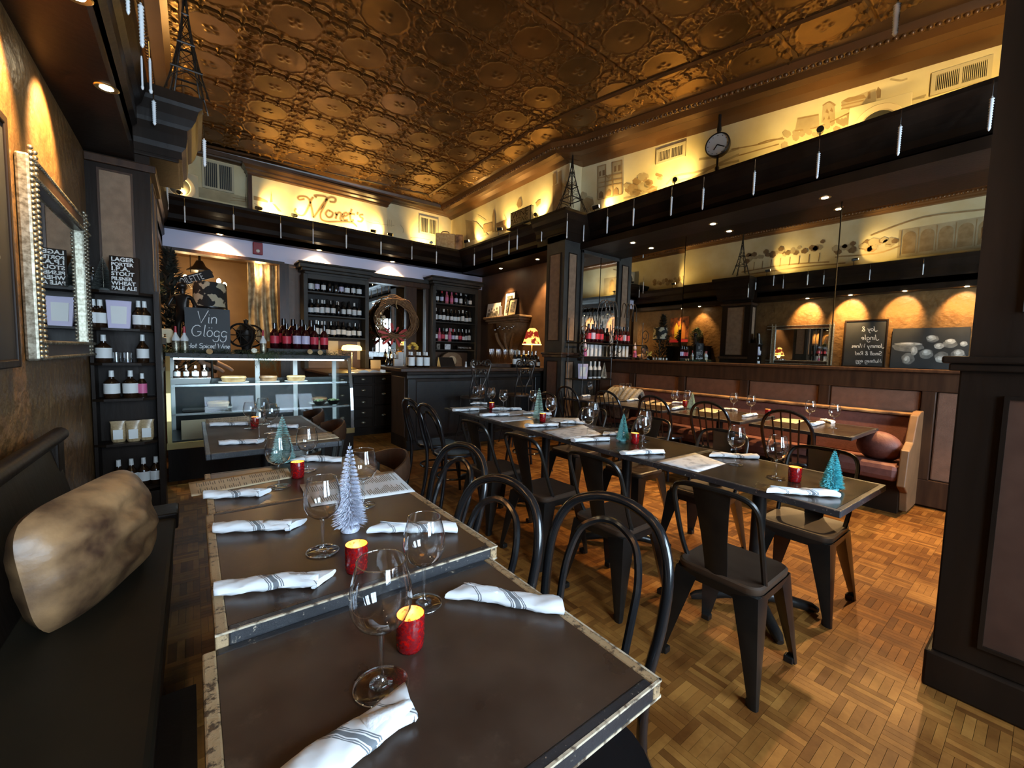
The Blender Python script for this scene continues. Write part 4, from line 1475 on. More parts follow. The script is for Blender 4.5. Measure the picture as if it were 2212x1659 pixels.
# ================================================================== small spotlights standing on the soffit ledges
def mk_spot():
    t = root('ledge_spotlight')
    MB().cyl((0, 0, 0), (0, 0, .09), .006, n=6).build('stem', M['black_metal'], t)
    MB().cyl((0, -.03, .1), (0, .06, .115), .028, .024, 12).build('can', M['black_metal'], t, smooth=True)
    MB().lathe([(0, 0), (.022, 0)], 12, M=Matrix.Translation((0, .0612, .1152)) @ Matrix.Rotation(R(-81), 4, 'X')).build('lens', M['bulb'], t)
    return t


def ledge_spot(loc, aim, lab, power, grp, size=115):
    d = Vector(aim) - Vector(loc)
    inst('ledge', mk_spot, lab, 'spotlight', loc, math.atan2(-d.x, d.y), grp, 1.15)
    hd = Vector((d.x, d.y, 0)).normalized()
    p = Vector(loc) + Vector((0, 0, .14)) + hd * .09
    add_light('spot_lamp', 'SPOT', p, power, GOLD, aim, spot_size=R(size), spot_blend=.9, shadow_soft_size=.02)


ZT = SZ1
gk = 'small black spotlights on the back soffit ledge'
for k, x in enumerate((-.1, .95, 1.5, 2.95, 3.3, 4.2)):
    ledge_spot((x, 8.5, ZT), (x + (.5 if k in (1, 2) else -.5 if k in (3, 4) else .1), 8.9, 3.98), 'small black spotlight on the back ledge, %s from the left' % ORD[k], 36 if 0 < k < 5 else 36, gk)
for k, (y, ay) in enumerate(((7.9, 7.6), (6.7, 6.6), (5.6, 5.75))):
    ledge_spot((4.72, y, ZT), (4.96, ay, 4.1), 'small black spotlight on the bar ledge, %s from the back corner' % ORD[k], 24, 'small black spotlights on the bar ledge')
for k, (y, a) in enumerate(((4.7, 4.2), (3.3, 3.6), (1.66, 1.9), (.3, .9))):
    t_ = (5.05 - a) / math.cos(TH)
    ledge_spot((5.2, y, ZT), mw_(t_, 4.0), 'small black spotlight on the mirror soffit ledge, %s from the pier' % ORD[k], (17, 28, 28, 34)[k], 'small black spotlights on the mirror soffit ledge')
for k, y in enumerate((7.2, 4.3, 2.6, .3)):
    ledge_spot((-.3, y, 3.46), (-.56, y - .5, 3.95), 'small black spotlight on the left soffit ledge, %s from the back' % ORD[k], 26, 'small black spotlights on the left soffit ledge')
# downlights beyond the left pilaster, then a fill for the curtain
for y in (6.0, 6.9):
    downlight((-.4, y, 2.839), 'recessed downlight beyond the left pilaster, %s' % ('street side' if y < 6.5 else 'nearer the back'), 42, (-.7, y, 1.9), 'recessed downlights beyond the left pilaster', 80)
add_light('curtain_fill', 'POINT', (1.0, 8.9, 2.75), 9, WARM, shadow_soft_size=.1)  # added fill without a fixture, brightens the front of the curtain

# ================================================================== lettering helpers
def text_mesh(body, size, org, xd, yd, m, name, parent, thick=.002, align='LEFT', bold=0, sx_=1.0, off=.001):
    """block lettering standing proud of a surface: org is the start of the base line"""
    c = bpy.data.curves.new('txt', 'FONT')
    c.body = body
    c.size = size
    c.align_x = align
    c.offset = bold
    c.resolution_u = 3
    o = bpy.data.objects.new('txt', c)
    COL.objects.link(o)
    bpy.context.view_layer.update()
    me = bpy.data.meshes.new_from_object(o)
    bpy.data.objects.remove(o)
    xd, yd = Vector(xd).normalized(), Vector(yd).normalized()
    zd = xd.cross(yd)
    org = Vector(org)
    vs = [org + xd * (v.co.x * sx_) + yd * v.co.y + zd * off for v in me.vertices]
    mb = MB()
    mb.add(vs, [tuple(p.vertices) for p in me.polygons])
    bpy.data.meshes.remove(me)
    return mb.build(name, m, parent)


# single-stroke handwriting: glyph -> (advance, strokes)
def arc(cx, cy_, rx, ry, a0, a1, n=9):
    return [(cx + rx * math.cos(R(a0 + (a1 - a0) * k / n)), cy_ + ry * math.sin(R(a0 + (a1 - a0) * k / n))) for k in range(n + 1)]


GL = {
    'V': (.75, [[(0, 1.05), (.32, 0), (.75, 1.15)]]), 'G': (.8, [arc(.36, .5, .36, .5, 50, 330) + [(.68, .42), (.4, .42)]]), 'H': (.7, [[(.05, 1), (.05, 0)], [(.55, 1), (.55, 0)], [(.05, .5), (.6, .5)]]),
    'S': (.65, [arc(.32, .75, .25, .25, 30, 270) + arc(.3, .25, .27, .25, 90, -150)]), 'W': (1.0, [[(0, 1), (.22, 0), (.45, .8), (.68, 0), (.95, 1.05)]]), 'J': (.6, [[(.5, 1), (.45, .2)] + arc(.25, .15, .22, .25, 0, -170)]),
    'R': (.7, [[(.08, 0), (.08, 1)], arc(.1, .75, .42, .25, 90, -90), [(.1, .5), (.6, 0)]]), 'N': (.75, [[(.05, 0), (.08, 1), (.55, 0), (.6, 1)]]), '&': (.7, [[(.6, 0), (.15, .75)] + arc(.3, .82, .15, .18, 200, -20) + [(.1, .3)] + arc(.3, .2, .22, .2, 160, 380)]),
    'i': (.26, [[(.1, .55), (.12, 0), (.2, .03)], [(.1, .75), (.11, .78)]]), 'n': (.52, [[(.05, .55), (.06, 0)], [(.06, .35)] + arc(.25, .36, .17, .2, 150, 0) + [(.43, 0)]]), 'l': (.28, [[(.12, 1.05), (.1, .05), (.22, 0)]]),
    'o': (.52, [arc(.24, .28, .2, .28, 90, 450, 12)]), 'ö': (.52, [arc(.24, .28, .2, .28, 90, 450, 12), [(.14, .78), (.15, .83)], [(.34, .78), (.35, .83)]]), 'g': (.55, [arc(.24, .28, .2, .27, 30, 390, 12), [(.44, .5), (.44, -.2)] + arc(.22, -.2, .22, .25, 0, -170)]),
    't': (.42, [[(.2, .9), (.18, .05), (.34, 0)], [(.02, .58), (.4, .6)]]), 'p': (.55, [[(.06, .55), (.06, -.45)], arc(.26, .28, .2, .26, 170, -170, 12)]), 'c': (.45, [arc(.24, .28, .2, .27, 50, 310)]), 'e': (.48, [[(.06, .28), (.42, .32)] + arc(.24, .3, .19, .27, 10, 310)]),
    'd': (.55, [arc(.22, .28, .2, .27, 30, 390, 12), [(.43, 1.05), (.43, .05), (.5, 0)]]), 'y': (.52, [[(.05, .55), (.22, .05)], [(.45, .55), (.2, -.3), (.03, -.42)]]), 'a': (.53, [arc(.22, .28, .19, .27, 40, 400, 12), [(.42, .55), (.42, .05), (.5, 0)]]),
    'm': (.78, [[(.05, .55), (.06, 0)], [(.06, .35)] + arc(.2, .36, .13, .2, 150, 0) + [(.34, 0)], [(.34, .35)] + arc(.48, .36, .13, .2, 150, 0) + [(.62, .02), (.7, 0)]]), 's': (.42, [arc(.2, .42, .14, .14, 40, 260) + arc(.2, .14, .15, .14, 90, -150)]),
    'r': (.4, [[(.06, .55), (.08, 0)], [(.08, .35), (.2, .53), (.34, .5)]]), 'u': (.52, [[(.05, .55), (.07, .15)] + arc(.22, .16, .16, .16, 190, 340) + [(.4, .55), (.42, 0)]]), ' ': (.35, []), "'": (.2, [[(.1, 1), (.06, .8)]])}


def chalk(lines, org, xd, yd, nrm, m, parent, wd):
    """lines: (text, x, y, size)"""
    xd, yd = Vector(xd), Vector(yd)
    for body, x, y, sz in lines:
        mb = MB()
        cx = x
        for ch in body:
            adv, st = GL[ch]
            for s in st:
                pts = [Vector(org) + xd * (cx + u * sz + .12 * v * sz) + yd * (y + v * sz) for u, v in s]
                mb.stroke(pts, wd, nrm, .0015)
            cx += adv * sz
        mb.build('chalk_writing', m, parent)


# ================================================================== bottles
def mk_bottle(key, body, label, cap, h=.3, r=.037, lab=(.06, .15), shoulder=.6, neck=.0135, n=14):
    def make():
        t = root(key)
        MB().lathe([(0, 0), (r * .92, 0), (r, .006), (r, h * shoulder), (r * .8, h * (shoulder + .07)), (neck * 1.15, h * (shoulder + .17)), (neck, h * .97), (neck * 1.1, h * .98), (neck, h), (0, h)], n).build('bottle_body', M[body], t, smooth=True)
        if label:
            MB().lathe([(r + .0006, lab[0] * h / .3), (r + .0008, lab[1] * h / .3)], n).build('bottle_label', M[label], t, smooth='all')
        if cap:
            MB().lathe([(neck * 1.25, h * .78), (neck * 1.12, h * 1.003), (0, h * 1.004)], 10).build('capsule', M[cap], t, smooth=True)
        return t
    return make


BT = {'white': mk_bottle('wine_bottle', 'wine_bottle', 'card_white', 'wine_bottle'), 'silver': mk_bottle('wine_bottle', 'wine_bottle', 'card_white', 'card_white', lab=(.05, .16)), 'plain': mk_bottle('wine_bottle', 'wine_bottle', None, 'chrome'),
      'low': mk_bottle('wine_bottle', 'wine_bottle', 'paper', 'wine_bottle', r=.042, lab=(.05, .14), h=.29), 'redlab': mk_bottle('wine_bottle', 'wine_bottle', 'lilac_label', 'red_wax'), 'pinkw': mk_bottle('wine_bottle', 'pink_bottle', 'pink_label', 'pink_label'),
      'rose': mk_bottle('wine_bottle', 'rose_bottle', 'red_label', 'wine_bottle', lab=(.06, .15)), 'rosew': mk_bottle('wine_bottle', 'rose_bottle', 'lilac_label', 'wine_bottle', lab=(.06, .16)),
      'squat': mk_bottle('syrup_bottle', 'amber', 'card_white', 'white_plastic', h=.19, r=.043, lab=(.05, .16), shoulder=.55, neck=.012), 'flask': mk_bottle('syrup_bottle', 'amber', 'card_white', 'white_plastic', h=.2, r=.034, lab=(.05, .15), shoulder=.55, neck=.011),
      'small': mk_bottle('syrup_bottle', 'amber', 'pink_label', 'white_plastic', h=.17, r=.026, lab=(.05, .17), neck=.01), 'whitecap': mk_bottle('liqueur_bottle', 'wine_bottle', 'pewter', 'red_wax', h=.28, r=.033),
      'creamtop': mk_bottle('liqueur_bottle', 'white_plastic', 'grey_wood', 'white_plastic', h=.29, r=.036, lab=(.03, .15)), 'growler': mk_bottle('growler_bottle', 'amber', 'card_white', 'card_white', h=.24, r=.05, lab=(.04, .2), shoulder=.62, neck=.016)}


def bottle(kind, loc, lab, grp, sc=1.0):
    w_ = 1.28 if kind in ('rose', 'rosew') else 1.15 if kind in ('white', 'silver', 'plain', 'low', 'redlab', 'pinkw') else 1.0
    return inst('bt_' + kind, BT[kind], lab, 'bottle', loc, rnd.random() * 6, grp, (sc * w_, sc * w_, sc))


def bottle_row(kinds, p0, p1, where, grp, sc=1.0):
    n = len(kinds)
    for k, kd in enumerate(kinds):
        p = Vector(p0).lerp(Vector(p1), (k + .5) / n)
        p.y += rnd.uniform(-.02, .02)
        look = {'white': 'dark bottle with white label', 'silver': 'dark bottle with white label and pale capsule', 'plain': 'dark bottle with silver capsule, no label', 'low': 'broad dark bottle with white label', 'redlab': 'dark bottle with lilac label and red capsule',
                'pinkw': 'pink bottle', 'rose': 'red bottle with red label', 'rosew': 'red bottle with lilac white label'}[kd]
        bottle(kd, p, '%s, %s from left, %s' % (look, ORD[k], where), grp, sc * rnd.uniform(.94, 1.04))


# ================================================================== corner bookcase on the pilaster
bk = thing('corner_shelf', 'tall narrow dark corner shelf in front of the left pilaster', 'shelf', (-.42, 4.45, 0))
def k_(x0, x1, y0, y1, z0, z1):
    return (x0 + .42, x1 + .42, y0 - 4.45, y1 - 4.45, z0, z1)
SHZ = (1.78, 1.5, 1.235, .96, .61, .24)
for z in SHZ:
    mb = MB()
    poly = [(-.19, .14), (-.19, -.05), (-.12, -.1), (.1, -.1), (.19, -.04), (.2, .14)]
    mb.prism(poly, lambda u, v, w_: (u, v, w_), z - .018, z).build('shelf_board', M['black_wood'], bk)
MB().bx(*k_(-.235, -.2, 4.36, 4.59, 0, 1.8)).build('side_panel', M['black_wood'], bk)
MB().bx(*k_(-.61, -.59, 4.4, 4.59, 0, 1.8)).build('side_panel', M['black_wood'], bk)
MB().bx(*k_(-.59, -.235, 4.56, 4.59, 0, 1.78)).build('back_panel', M['black_wood'], bk)
MB().bx(*k_(-.6, -.21, 4.38, 4.58, .03, .2)).build('plinth', M['black_wood'], bk)
yb_ = 4.46
def bx_at(px):
    return ony(px, 800, yb_).x
for kd, px, z, lab in (('squat', 207, 1.5, 'amber bottle with white label on the second shelf, left of the pouch'), ('squat', 222, 1.5, 'amber bottle with white label on the second shelf, just left of the pouch'),
                       ('flask', 304, 1.5, 'small amber bottle right of the pouch'), ('flask', 317, 1.5, 'small amber bottle at the right end of the second shelf'),
                       ('squat', 226, 1.235, 'amber bottle at the left of the third shelf'), ('flask', 310, 1.235, 'amber bottle at the right of the third shelf'),
                       ('squat', 240, .96, 'amber bottle at the left of the fourth shelf'), ('squat', 281, .96, 'amber bottle in the middle of the fourth shelf'), ('small', 306, .96, 'small pink labelled bottle on the fourth shelf'),
                       ('flask', 247, .24, 'first amber bottle from the left on the lowest corner shelf'), ('flask', 275, .24, 'second amber bottle from the left on the lowest corner shelf'), ('flask', 302, .24, 'third amber bottle from the left on the lowest corner shelf'), ('flask', 329, .24, 'fourth amber bottle from the left on the lowest corner shelf')):
    bottle(kd, (bx_at(px), yb_, z), lab, 'syrup bottles on the corner shelf', 1.12)
# pouches
def mk_pouch():
    t = root('paper_pouch')
    mb = MB()
    mb.hexa([(-.062, -.035, 0), (.062, -.035, 0), (.062, .03, 0), (-.062, .03, 0)], [(-.074, .004, .215), (.074, .004, .215), (.074, .012, .215), (-.074, .012, .215)])
    mb.build('pouch', M['lilac_label'], t, bevel=.004)
    mb = MB()
    mb.hexa([(-.042, -.034, .035), (.042, -.034, .035), (.042, -.03, .035), (-.042, -.03, .035)], [(-.046, -.0065, .17), (.046, -.0065, .17), (.046, .0, .17), (-.046, .0, .17)])
    mb.build('pouch_label', M['card_white'], t)
    return t
inst('pouch', mk_pouch, 'lilac pouch with white label on the second corner shelf', 'pouch', (bx_at(264), 4.42, 1.5), 0, None, 1.0)
inst('pouch', mk_pouch, 'lilac pouch with white label on the wire stand by the pier', 'pouch', (4.93, 4.58, 1.012), R(-45), None, 1.1)
for k, px in enumerate((250, 284, 312)):
    t = thing('snack_bag', 'clear bag of nuts with white label, %s on the fifth corner shelf' % ('left', 'middle', 'right')[k], 'bag', (bx_at(px), yb_ - .02 * (k % 2), .61), 0, 'bags of nuts on the corner shelf')
    mb = MB()
    mb.loft([[(.045 * math.cos(a) * s, .03 * math.sin(a) * s2, z) for a in [2 * PI * j / 12 for j in range(12)]] for z, s, s2 in ((0, .8, .8), (.02, 1, 1), (.09, 1, .9), (.14, .95, .3), (.165, 1.1, .06))])
    mb.build('bag', mat('nut bag', (.3, .2, .1), .3, col2=(.45, .33, .18), scale=70), t, smooth=True)
    MB().bx(-.028, .028, -.034, -.031, .025, .1).build('bag_label', M['card_white'], t)
mb = thing('tumbler_pair', 'pair of short clear glasses in the middle of the third corner shelf', 'glass', (bx_at(265), yb_, 1.235))
for dx in (-.03, .035):
    MB().lathe([(0, .004), (.024, .004), (.028, .08), (.03, .08), (.027, 0), (0, 0)], 16, (dx, 0, 0)).build('tumbler', M['glass'], mb, smooth=True)
bristle_tree('dark_tree', 'dark green cone tree on top of the corner shelf', Vector((bx_at(233), 4.44, 1.78)), .25, .075, (.05, .055, .05), (.1, .11, .1), 5, 24, 40)
o = MB().bx(-.085, .085, -.02, .02, 0, .27)
lg = o.build('beer_sign', M['black_wood'])
lg.location = (bx_at(279), 4.42, 1.78)
lg.rotation_euler = (R(-4), 0, R(-8))
tag(lg, 'black block sign listing beers in white capitals on the corner shelf', 'sign')
for k, s in enumerate(('LAGER', 'PORTER', 'I.P.A.', 'STOUT', 'PILSNER', 'WHEAT', 'PALE ALE')):
    text_mesh(s, (.042, .037, .046, .04, .037, .04, .04)[k], (-.074, -.0205, .232 - k * .0365), (1, 0, 0), (0, 0, 1), M['chalk'], 'lettering', lg, bold=.0012, sx_=(1.05, .95, 1.15, 1.05, .92, 1.0, .9)[k])
t = thing('glass_ornament', 'small shiny glass ornament behind the dark cone tree', 'ornament', (bx_at(206), 4.5, 1.78))
MB().lathe([(0, 0), (.03, 0), (.03, .01), (.008, .03), (.02, .06), (.028, .1), (.015, .15), (0, .17)], 14).build('ornament_body', M['black_metal'], t, smooth=True)
for z in (.12, .145, .17):
    MB().ball((0.008, -.012, z), .011, 8, 6).build('glass_bead', M['chrome'], t, smooth=True)

# ================================================================== pictures on the left wall
t = thing('framed_mirror', 'large framed mirror with beaded silver gilt frame on the left wall', 'mirror', (XL + .002, 3.55, 1.29))
Y0, Y1, H_ = -.64, .65, .95
fw_ = .1
for a0, a1, z0, z1 in ((Y0, Y0 + fw_, 0, H_), (Y1 - fw_, Y1, 0, H_), (Y0 + fw_, Y1 - fw_, 0, fw_), (Y0 + fw_, Y1 - fw_, H_ - fw_, H_)):
    MB().bx(0, .05, a0, a1, z0, z1).build('frame_rail', M['pewter'] if a1 - a0 < .2 else M['brown_wood'], t, bevel=.012)
MB().bx(0, .02, Y0 + fw_, Y1 - fw_, fw_, H_ - fw_).build('mirror_glass', M['mirror'], t)
bd = MB()
for yy, s in ((Y0 + .015, 1), (Y0 + fw_ - .012, 1), (Y1 - .015, 1), (Y1 - fw_ + .012, 1)):
    for k in range(40):
        bd.ball((.05, yy, .02 + k * .0246), .0115, 6, 4)
for zz in (.012, fw_ - .012, H_ - .012, H_ - fw_ + .012):
    for k in range(54):
        bd.ball((.05, Y0 + .03 + k * .0255, zz), .0105, 6, 4)
o = bd.build('beading', M['pewter'], t, smooth='all')
o['kind'] = 'stuff'

t = thing('chalkboard', 'black chalkboard with white handwriting on the left wall', 'chalkboard', (XL + .002, 2.36, 1.27))
MB().bx(0, .02, -.35, .35, .03, 1.0).build('board', M['chalkboard'], t)
for a0, a1, z0, z1 in ((-.37, -.34, 0, 1.04), (.34, .37, 0, 1.04), (-.34, .34, 0, .035), (-.34, .34, 1.0, 1.04)):
    MB().bx(0, .03, a0, a1, z0, z1).build('frame_rail', M['black_wood'], t, bevel=.006)
chalk([('Joy &', -.2, .79, .1), ('Jingle', -.24, .6, .11), ('Jammy Wines', -.335, .43, .088), ('Small & Red', -.31, .27, .08), ('Nutmeg egg', -.31, .11, .08)], (.0205, 0, 0), (0, 1, 0), (0, 0, 1), (1, 0, 0), M['chalk'], t, .009)

t = thing('still_life_painting', 'dark still life painting of pale mushrooms spilling from a basket', 'painting', (XL + .002, 1.36, 1.28))
MB().bx(0, .03, -.55, .55, 0, .82).build('canvas', M['chalkboard'], t)
pa, pg, pw = mat('pale grey paint', (.4, .4, .37), .8, col2=(.2, .2, .18), scale=14), mat('grey paint', (.16, .16, .15), .8, col2=(.08, .08, .075), scale=10), mat('white paint', (.6, .6, .58), .8, col2=(.4, .4, .38), scale=20)
def blob(y, z, ry, rz_, m, nm, k=0):
    pts = [(y + ry * math.cos(2 * PI * j / 18) * (1 + .08 * math.sin(j * 2.1)), z + rz_ * math.sin(2 * PI * j / 18)) for j in range(18)]
    MB().prism(pts, lambda u, v, w_: (w_, u, v), .03, .0315 + k * .0007).build(nm, m, t)
for y, z, ry, rz_ in ((.3, .44, .24, .1), (.02, .3, .1, .1), (-.2, .24, .1, .11), (-.05, .6, .09, .07), (-.42, .28, .1, .12), (.28, .2, .1, .12), (-.3, .5, .1, .08)):
    blob(y, z, ry, rz_, pg, 'painted_shadow')
for k, (y, z, ry, rz_) in enumerate(((.3, .5, .21, .03), (.02, .33, .07, .06), (-.2, .2, .085, .07), (-.03, .62, .07, .055), (-.43, .32, .07, .07), (.2, .36, .05, .09), (-.3, .55, .07, .05), (.3, .18, .05, .08), (-.15, .46, .07, .06), (-.48, .5, .05, .05))):
    blob(y, z, ry, rz_, pa, 'painted_mushroom', 1)
    blob(y + .012, z + .012, ry * .45, rz_ * .5, pw, 'painted_highlight', 2)

t = thing('poster', 'orange advertising poster on the left wall beyond the pilaster', 'poster', (XL + .002, 6.9, 1.85))
MB().bx(0, .02, -.5, .5, 0, .75).build('print', M['poster'], t)
for k in range(5):
    MB().prism([(-.4 + k * .16, .1), (-.3 + k * .16, .1), (-.28 + k * .16, .45), (-.35 + k * .16, .6), (-.42 + k * .16, .45)], lambda u, v, w_: (w_, u, v), .02, .022).build('printed_figure', mat('orange print %d' % k, (.6, .2 + .05 * k, .03), .6), t)
MB().bx(.02, .022, -.5, .5, .0, .08).build('printed_band', M['red_label'], t)

# ================================================================== pastry display case
DX0, DX1, DY0, DY1 = -.22, 1.6, 5.35, 6.15
dc = thing('display_case', 'glass pastry display case with brass trim beyond the left tables', 'display case', ((DX0 + DX1) / 2, 5.75, 0))
ox, oy = (DX0 + DX1) / 2, 5.75
def d_(x0, x1, y0, y1, z0, z1):
    return (x0 - ox, x1 - ox, y0 - oy, y1 - oy, z0, z1)
MB().bx(*d_(DX0, DX1, DY0 + .02, DY1, 0, .35)).build('base', M['black_wood'], dc)
MB().bx(*d_(DX0 - .01, DX1 + .01, DY0, DY0 + .03, .33, .4)).build('bottom_trim', M['brass'], dc, bevel=.004)
MB().bx(*d_(DX0, DX1, 5.52, DY1, 1.262, 1.3)).build('top_slab', M['grey_wood'], dc, bevel=.006)
MB().bx(*d_(DX0, DX1, 5.5, 5.525, 1.255, 1.305)).build('top_trim', M['grey_wood'], dc, bevel=.004)
for x in (DX0, DX1 - .035):
    mb = MB()
    mb.loft([[(x - ox + a, y - oy + b_, z) for a, b_ in ((0, 0), (.035, 0), (.035, .03), (0, .03))] for y, z in ((DY0, .38), (DY0 + .005, .62), (DY0 + .04, .9), (DY0 + .1, 1.12), (5.5, 1.27))])
    mb.build('corner_post', M['chrome'] if x > 0 else M['brass'], dc)
    s = x + .017 - ox
    MB().prism([(DY0 + .01 - oy, .4), (DY0 + .045 - oy, .9), (5.52 - oy, 1.26), (DY1 - oy, 1.26), (DY1 - oy, .4)], lambda u, v, w_: (w_, u, v), s - .003, s + .003).build('side_glass', M['case_glass'], dc)
mb = MB()
rows = [[(x, y - oy, z) for x in (DX0 + .03 - ox, DX1 - .03 - ox)] for y, z in ((DY0 + .01, .4), (DY0 + .015, .62), (DY0 + .05, .9), (DY0 + .11, 1.12), (5.51, 1.262))]
mb.loft(rows, caps=False, closed=False)
mb.build('front_glass', M['case_glass'], dc, smooth=True)
for x in (DX0, .62, 1.05, DX1 - .06):
    MB().bx(*d_(x, x + .05, DY1 - .03, DY1, .35, 1.262)).build('rear_post', M['paper'], dc)
MB().bx(*d_(DX0 + .02, DX1 - .02, DY0 + .04, DY1 - .03, .395, .41)).build('floor_tray', M['gun_metal'], dc)
MB().bx(*d_(DX0 + .05, DX1 - .06, DY1 - .02, DY1 - .01, .4, 1.0)).build('rear_door', M['black_metal'], dc)
for z, y0 in ((.68, 5.42), (.97, 5.5)):
    MB().bx(*d_(DX0 + .04, DX1 - .04, y0, DY1 - .04, z - .008, z)).build('glass_shelf', M['case_glass'], dc)
    MB().bx(*d_(DX0 + .04, DX1 - .04, y0 - .012, y0, z - .016, z + .006)).build('shelf_edge', M['chrome'], dc)
mb = MB().bx(*d_(DX0 + .06, DX1 - .06, 5.545, 5.575, 1.235, 1.258))
mb.build('light_tube', emit('cool case tube', (.75, .9, 1), 1.3), dc)
add_light('case_lamp', 'AREA', (.69, 5.62, 1.23), 5, (.7, .88, 1.0), (.69, 5.75, 0), shape='RECTANGLE', size=1.6, size_y=.05)
# things inside the case
for k, (px, z, w_) in enumerate(((505, .97, .26), (580, .97, .2), (640, .97, .22), (690, .68, .2), (470, .68, .22), (600, .41, .24))):
    p = ony(px, 800, 5.8)
    t = thing('pie', 'round crusted pie, %s in the pastry case' % ('left on the top shelf', 'middle on the top shelf', 'right on the top shelf', 'right on the middle shelf', 'left on the middle shelf', 'on the bottom tray')[k], 'pie', (p.x, 5.82, z), 0, 'pies in the pastry case')
    MB().lathe([(0, .003), (w_ / 2, .003), (w_ / 2 + .02, .008), (w_ / 2 + .02, 0), (0, 0)], 24).build('plate', M['white_plastic'], t, smooth=True)
    MB().lathe([(0, .065), (w_ * .38, .062), (w_ * .45, .07), (w_ * .49, .055), (w_ * .42, .008), (0, .008)], 24).build('crust', M['cake'] if k % 2 == 0 else M['leather'], t, smooth=True)
t = thing('bottle_tray', 'white tray of small syrup bottles on the top shelf of the pastry case', 'tray', (ony(412, 800, 5.72).x, 5.72, .97))
MB().hexa([(-.16, -.06, 0), (.16, -.06, 0), (.16, .06, 0), (-.16, .06, 0)], [(-.175, -.07, .06), (.175, -.07, .06), (.175, .07, .06), (-.175, .07, .06)]).build('tray', M['white_plastic'], t)
for k in range(4):
    bottle('flask' if k % 2 else 'squat', (t.location.x - .12 + k * .08, 5.72, 1.03), 'small bottle in the white tray, %s from the left' % ORD[k], 'bottles in the pastry case tray', .72)
for k, (px, z, lab) in enumerate(((690, .68, 'right'), (720, .68, 'far right'), (660, .41, 'bottom'))):
    t = thing('salad_bowl', 'dark bowl with greens in the pastry case, %s' % lab, 'bowl', (ony(px, 850, 5.6).x, 5.6, z), 0, 'bowls in the pastry case')
    MB().lathe([(0, .004), (.04, .004), (.075, .05), (.08, .05), (.045, 0), (0, 0)], 18).build('bowl', M['black_metal'], t, smooth=True)
    g = MB()
    for q_ in range(26):
        a, r_ = rnd.random() * 6.3, rnd.random() * .06
        g.ball((r_ * math.cos(a), r_ * math.sin(a), .05 + rnd.random() * .015), (.016, .012, .008), 6, 4)
    o = g.build('leaves', mat('lettuce %d' % k, (.12, .2, .06), .6, col2=(.3, .36, .2), scale=60), t, smooth='all')
    o['kind'] = 'stuff'
sheet_ = MB().bx(-.13, .13, -.003, .003, 0, .2).build('price_card', M['cream_paper'])
sheet_.location = (ony(425, 900, 5.42).x, 5.42, .411)
sheet_.rotation_euler = (R(-12), 0, 0)
tag(sheet_, 'cream printed card leaning inside the lower left of the pastry case', 'card')
for k in range(3):
    o = MB().bx(-.2, .2, -.1, .1, 0, .022).build('serving_tray', M['gun_metal'], bevel=.004)
    o.location = ((-.02, .2, .9)[k] + .12, 5.62, (.681, .411, .411)[k])
    tag(o, 'steel serving tray in the pastry case, %s' % ('middle shelf', 'bottom left', 'bottom right')[k], 'tray', 'steel trays in the pastry case')

# ---- on top of the case
CT = 1.3
gl = MB()
for k in range(2600):
    x = rnd.uniform(DX0 - .02, DX1 + .05)
    hgt = abs(rnd.gauss(0, .022))
    y = 5.53 + rnd.gauss(0, .035)
    z = CT + hgt + .008 - (max(0, 5.5 - y) * 1.6)
    a, el, L = rnd.random() * 6.3, rnd.uniform(-.5, .9), rnd.uniform(.03, .06)
    d = Vector((math.cos(a) * math.cos(el), math.sin(a) * math.cos(el), math.sin(el) * .6))
    s = d.cross(Vector((0, 0, 1))).normalized() * .004
    p = Vector((x, y, z))
    gl.add([p - s, p + s, p + d * L], [(0, 1, 2)])
for k in range(500):                          # trailing part hanging over the glass
    x, z = rnd.gauss(.66, .07), CT + .01 - abs(rnd.gauss(0, .07))
    a, L = rnd.random() * 6.3, .045
    p = Vector((x, 5.49 - rnd.random() * .02, z))
    d = Vector((math.cos(a) * .6, -.25, math.sin(a)))
    gl.add([p, p + Vector((.004, 0, .002)), p + d * L], [(0, 1, 2)])
gr = thing('garland', 'green needle garland lying along the top edge of the pastry case', 'garland', (.7, 5.53, CT))
o = gl.build('needles', M['green_leaf'], at=(.7, 5.53, CT))
o.parent = gr
o.location = (0, 0, 0)
o['kind'] = 'stuff'
for k, (px, z) in enumerate(((548, 1.345), (452, 1.325), (668, 1.345), (690, 1.34))):
    p = ony(px, 750, 5.5)
    mb = MB()
    mb.lathe([(0, -.004), (.028, -.004), (.03, 0), (.028, .004), (0, .004)], 16, M=Matrix.Translation((p.x - .7, -.07, z - CT)) @ Matrix.Rotation(R(80), 4, 'X'))
    mb.build('dried_slice', M['cake'] if k != 0 else M['pewter'], gr, smooth=True)
t = MB().bx(-.32, .32, -.13, .13, 0, .075).build('bottle_riser', M['grey_wood'], bevel=.006)
t.location = (ony(640, 750, 5.75).x, 5.75, CT + .0)
tag(t, 'low grey riser under the red bottles on the pastry case', 'riser')
for k, (px, kd) in enumerate(((593, 'rose'), (619, 'rose'), (641, 'rosew'), (660, 'rosew'), (679, 'rose'), (700, 'rose'))):
    bottle(kd, (ony(px, 720, 5.7).x, 5.7, CT + .075), '%s bottle from the left in the front row on the pastry case, %s label' % (ORD[k], 'lilac white' if kd == 'rosew' else 'red'), 'red wine bottles on the pastry case')
for k, (px, h_) in enumerate(((613, 0), (633, 0), (652, 0), (672, 0))):
    bottle('rose', (ony(px, 720, 5.82).x, 5.82, CT + .075), '%s red bottle from the left in the back row on the pastry case' % ORD[k], 'red wine bottles in the back row', 1.22)
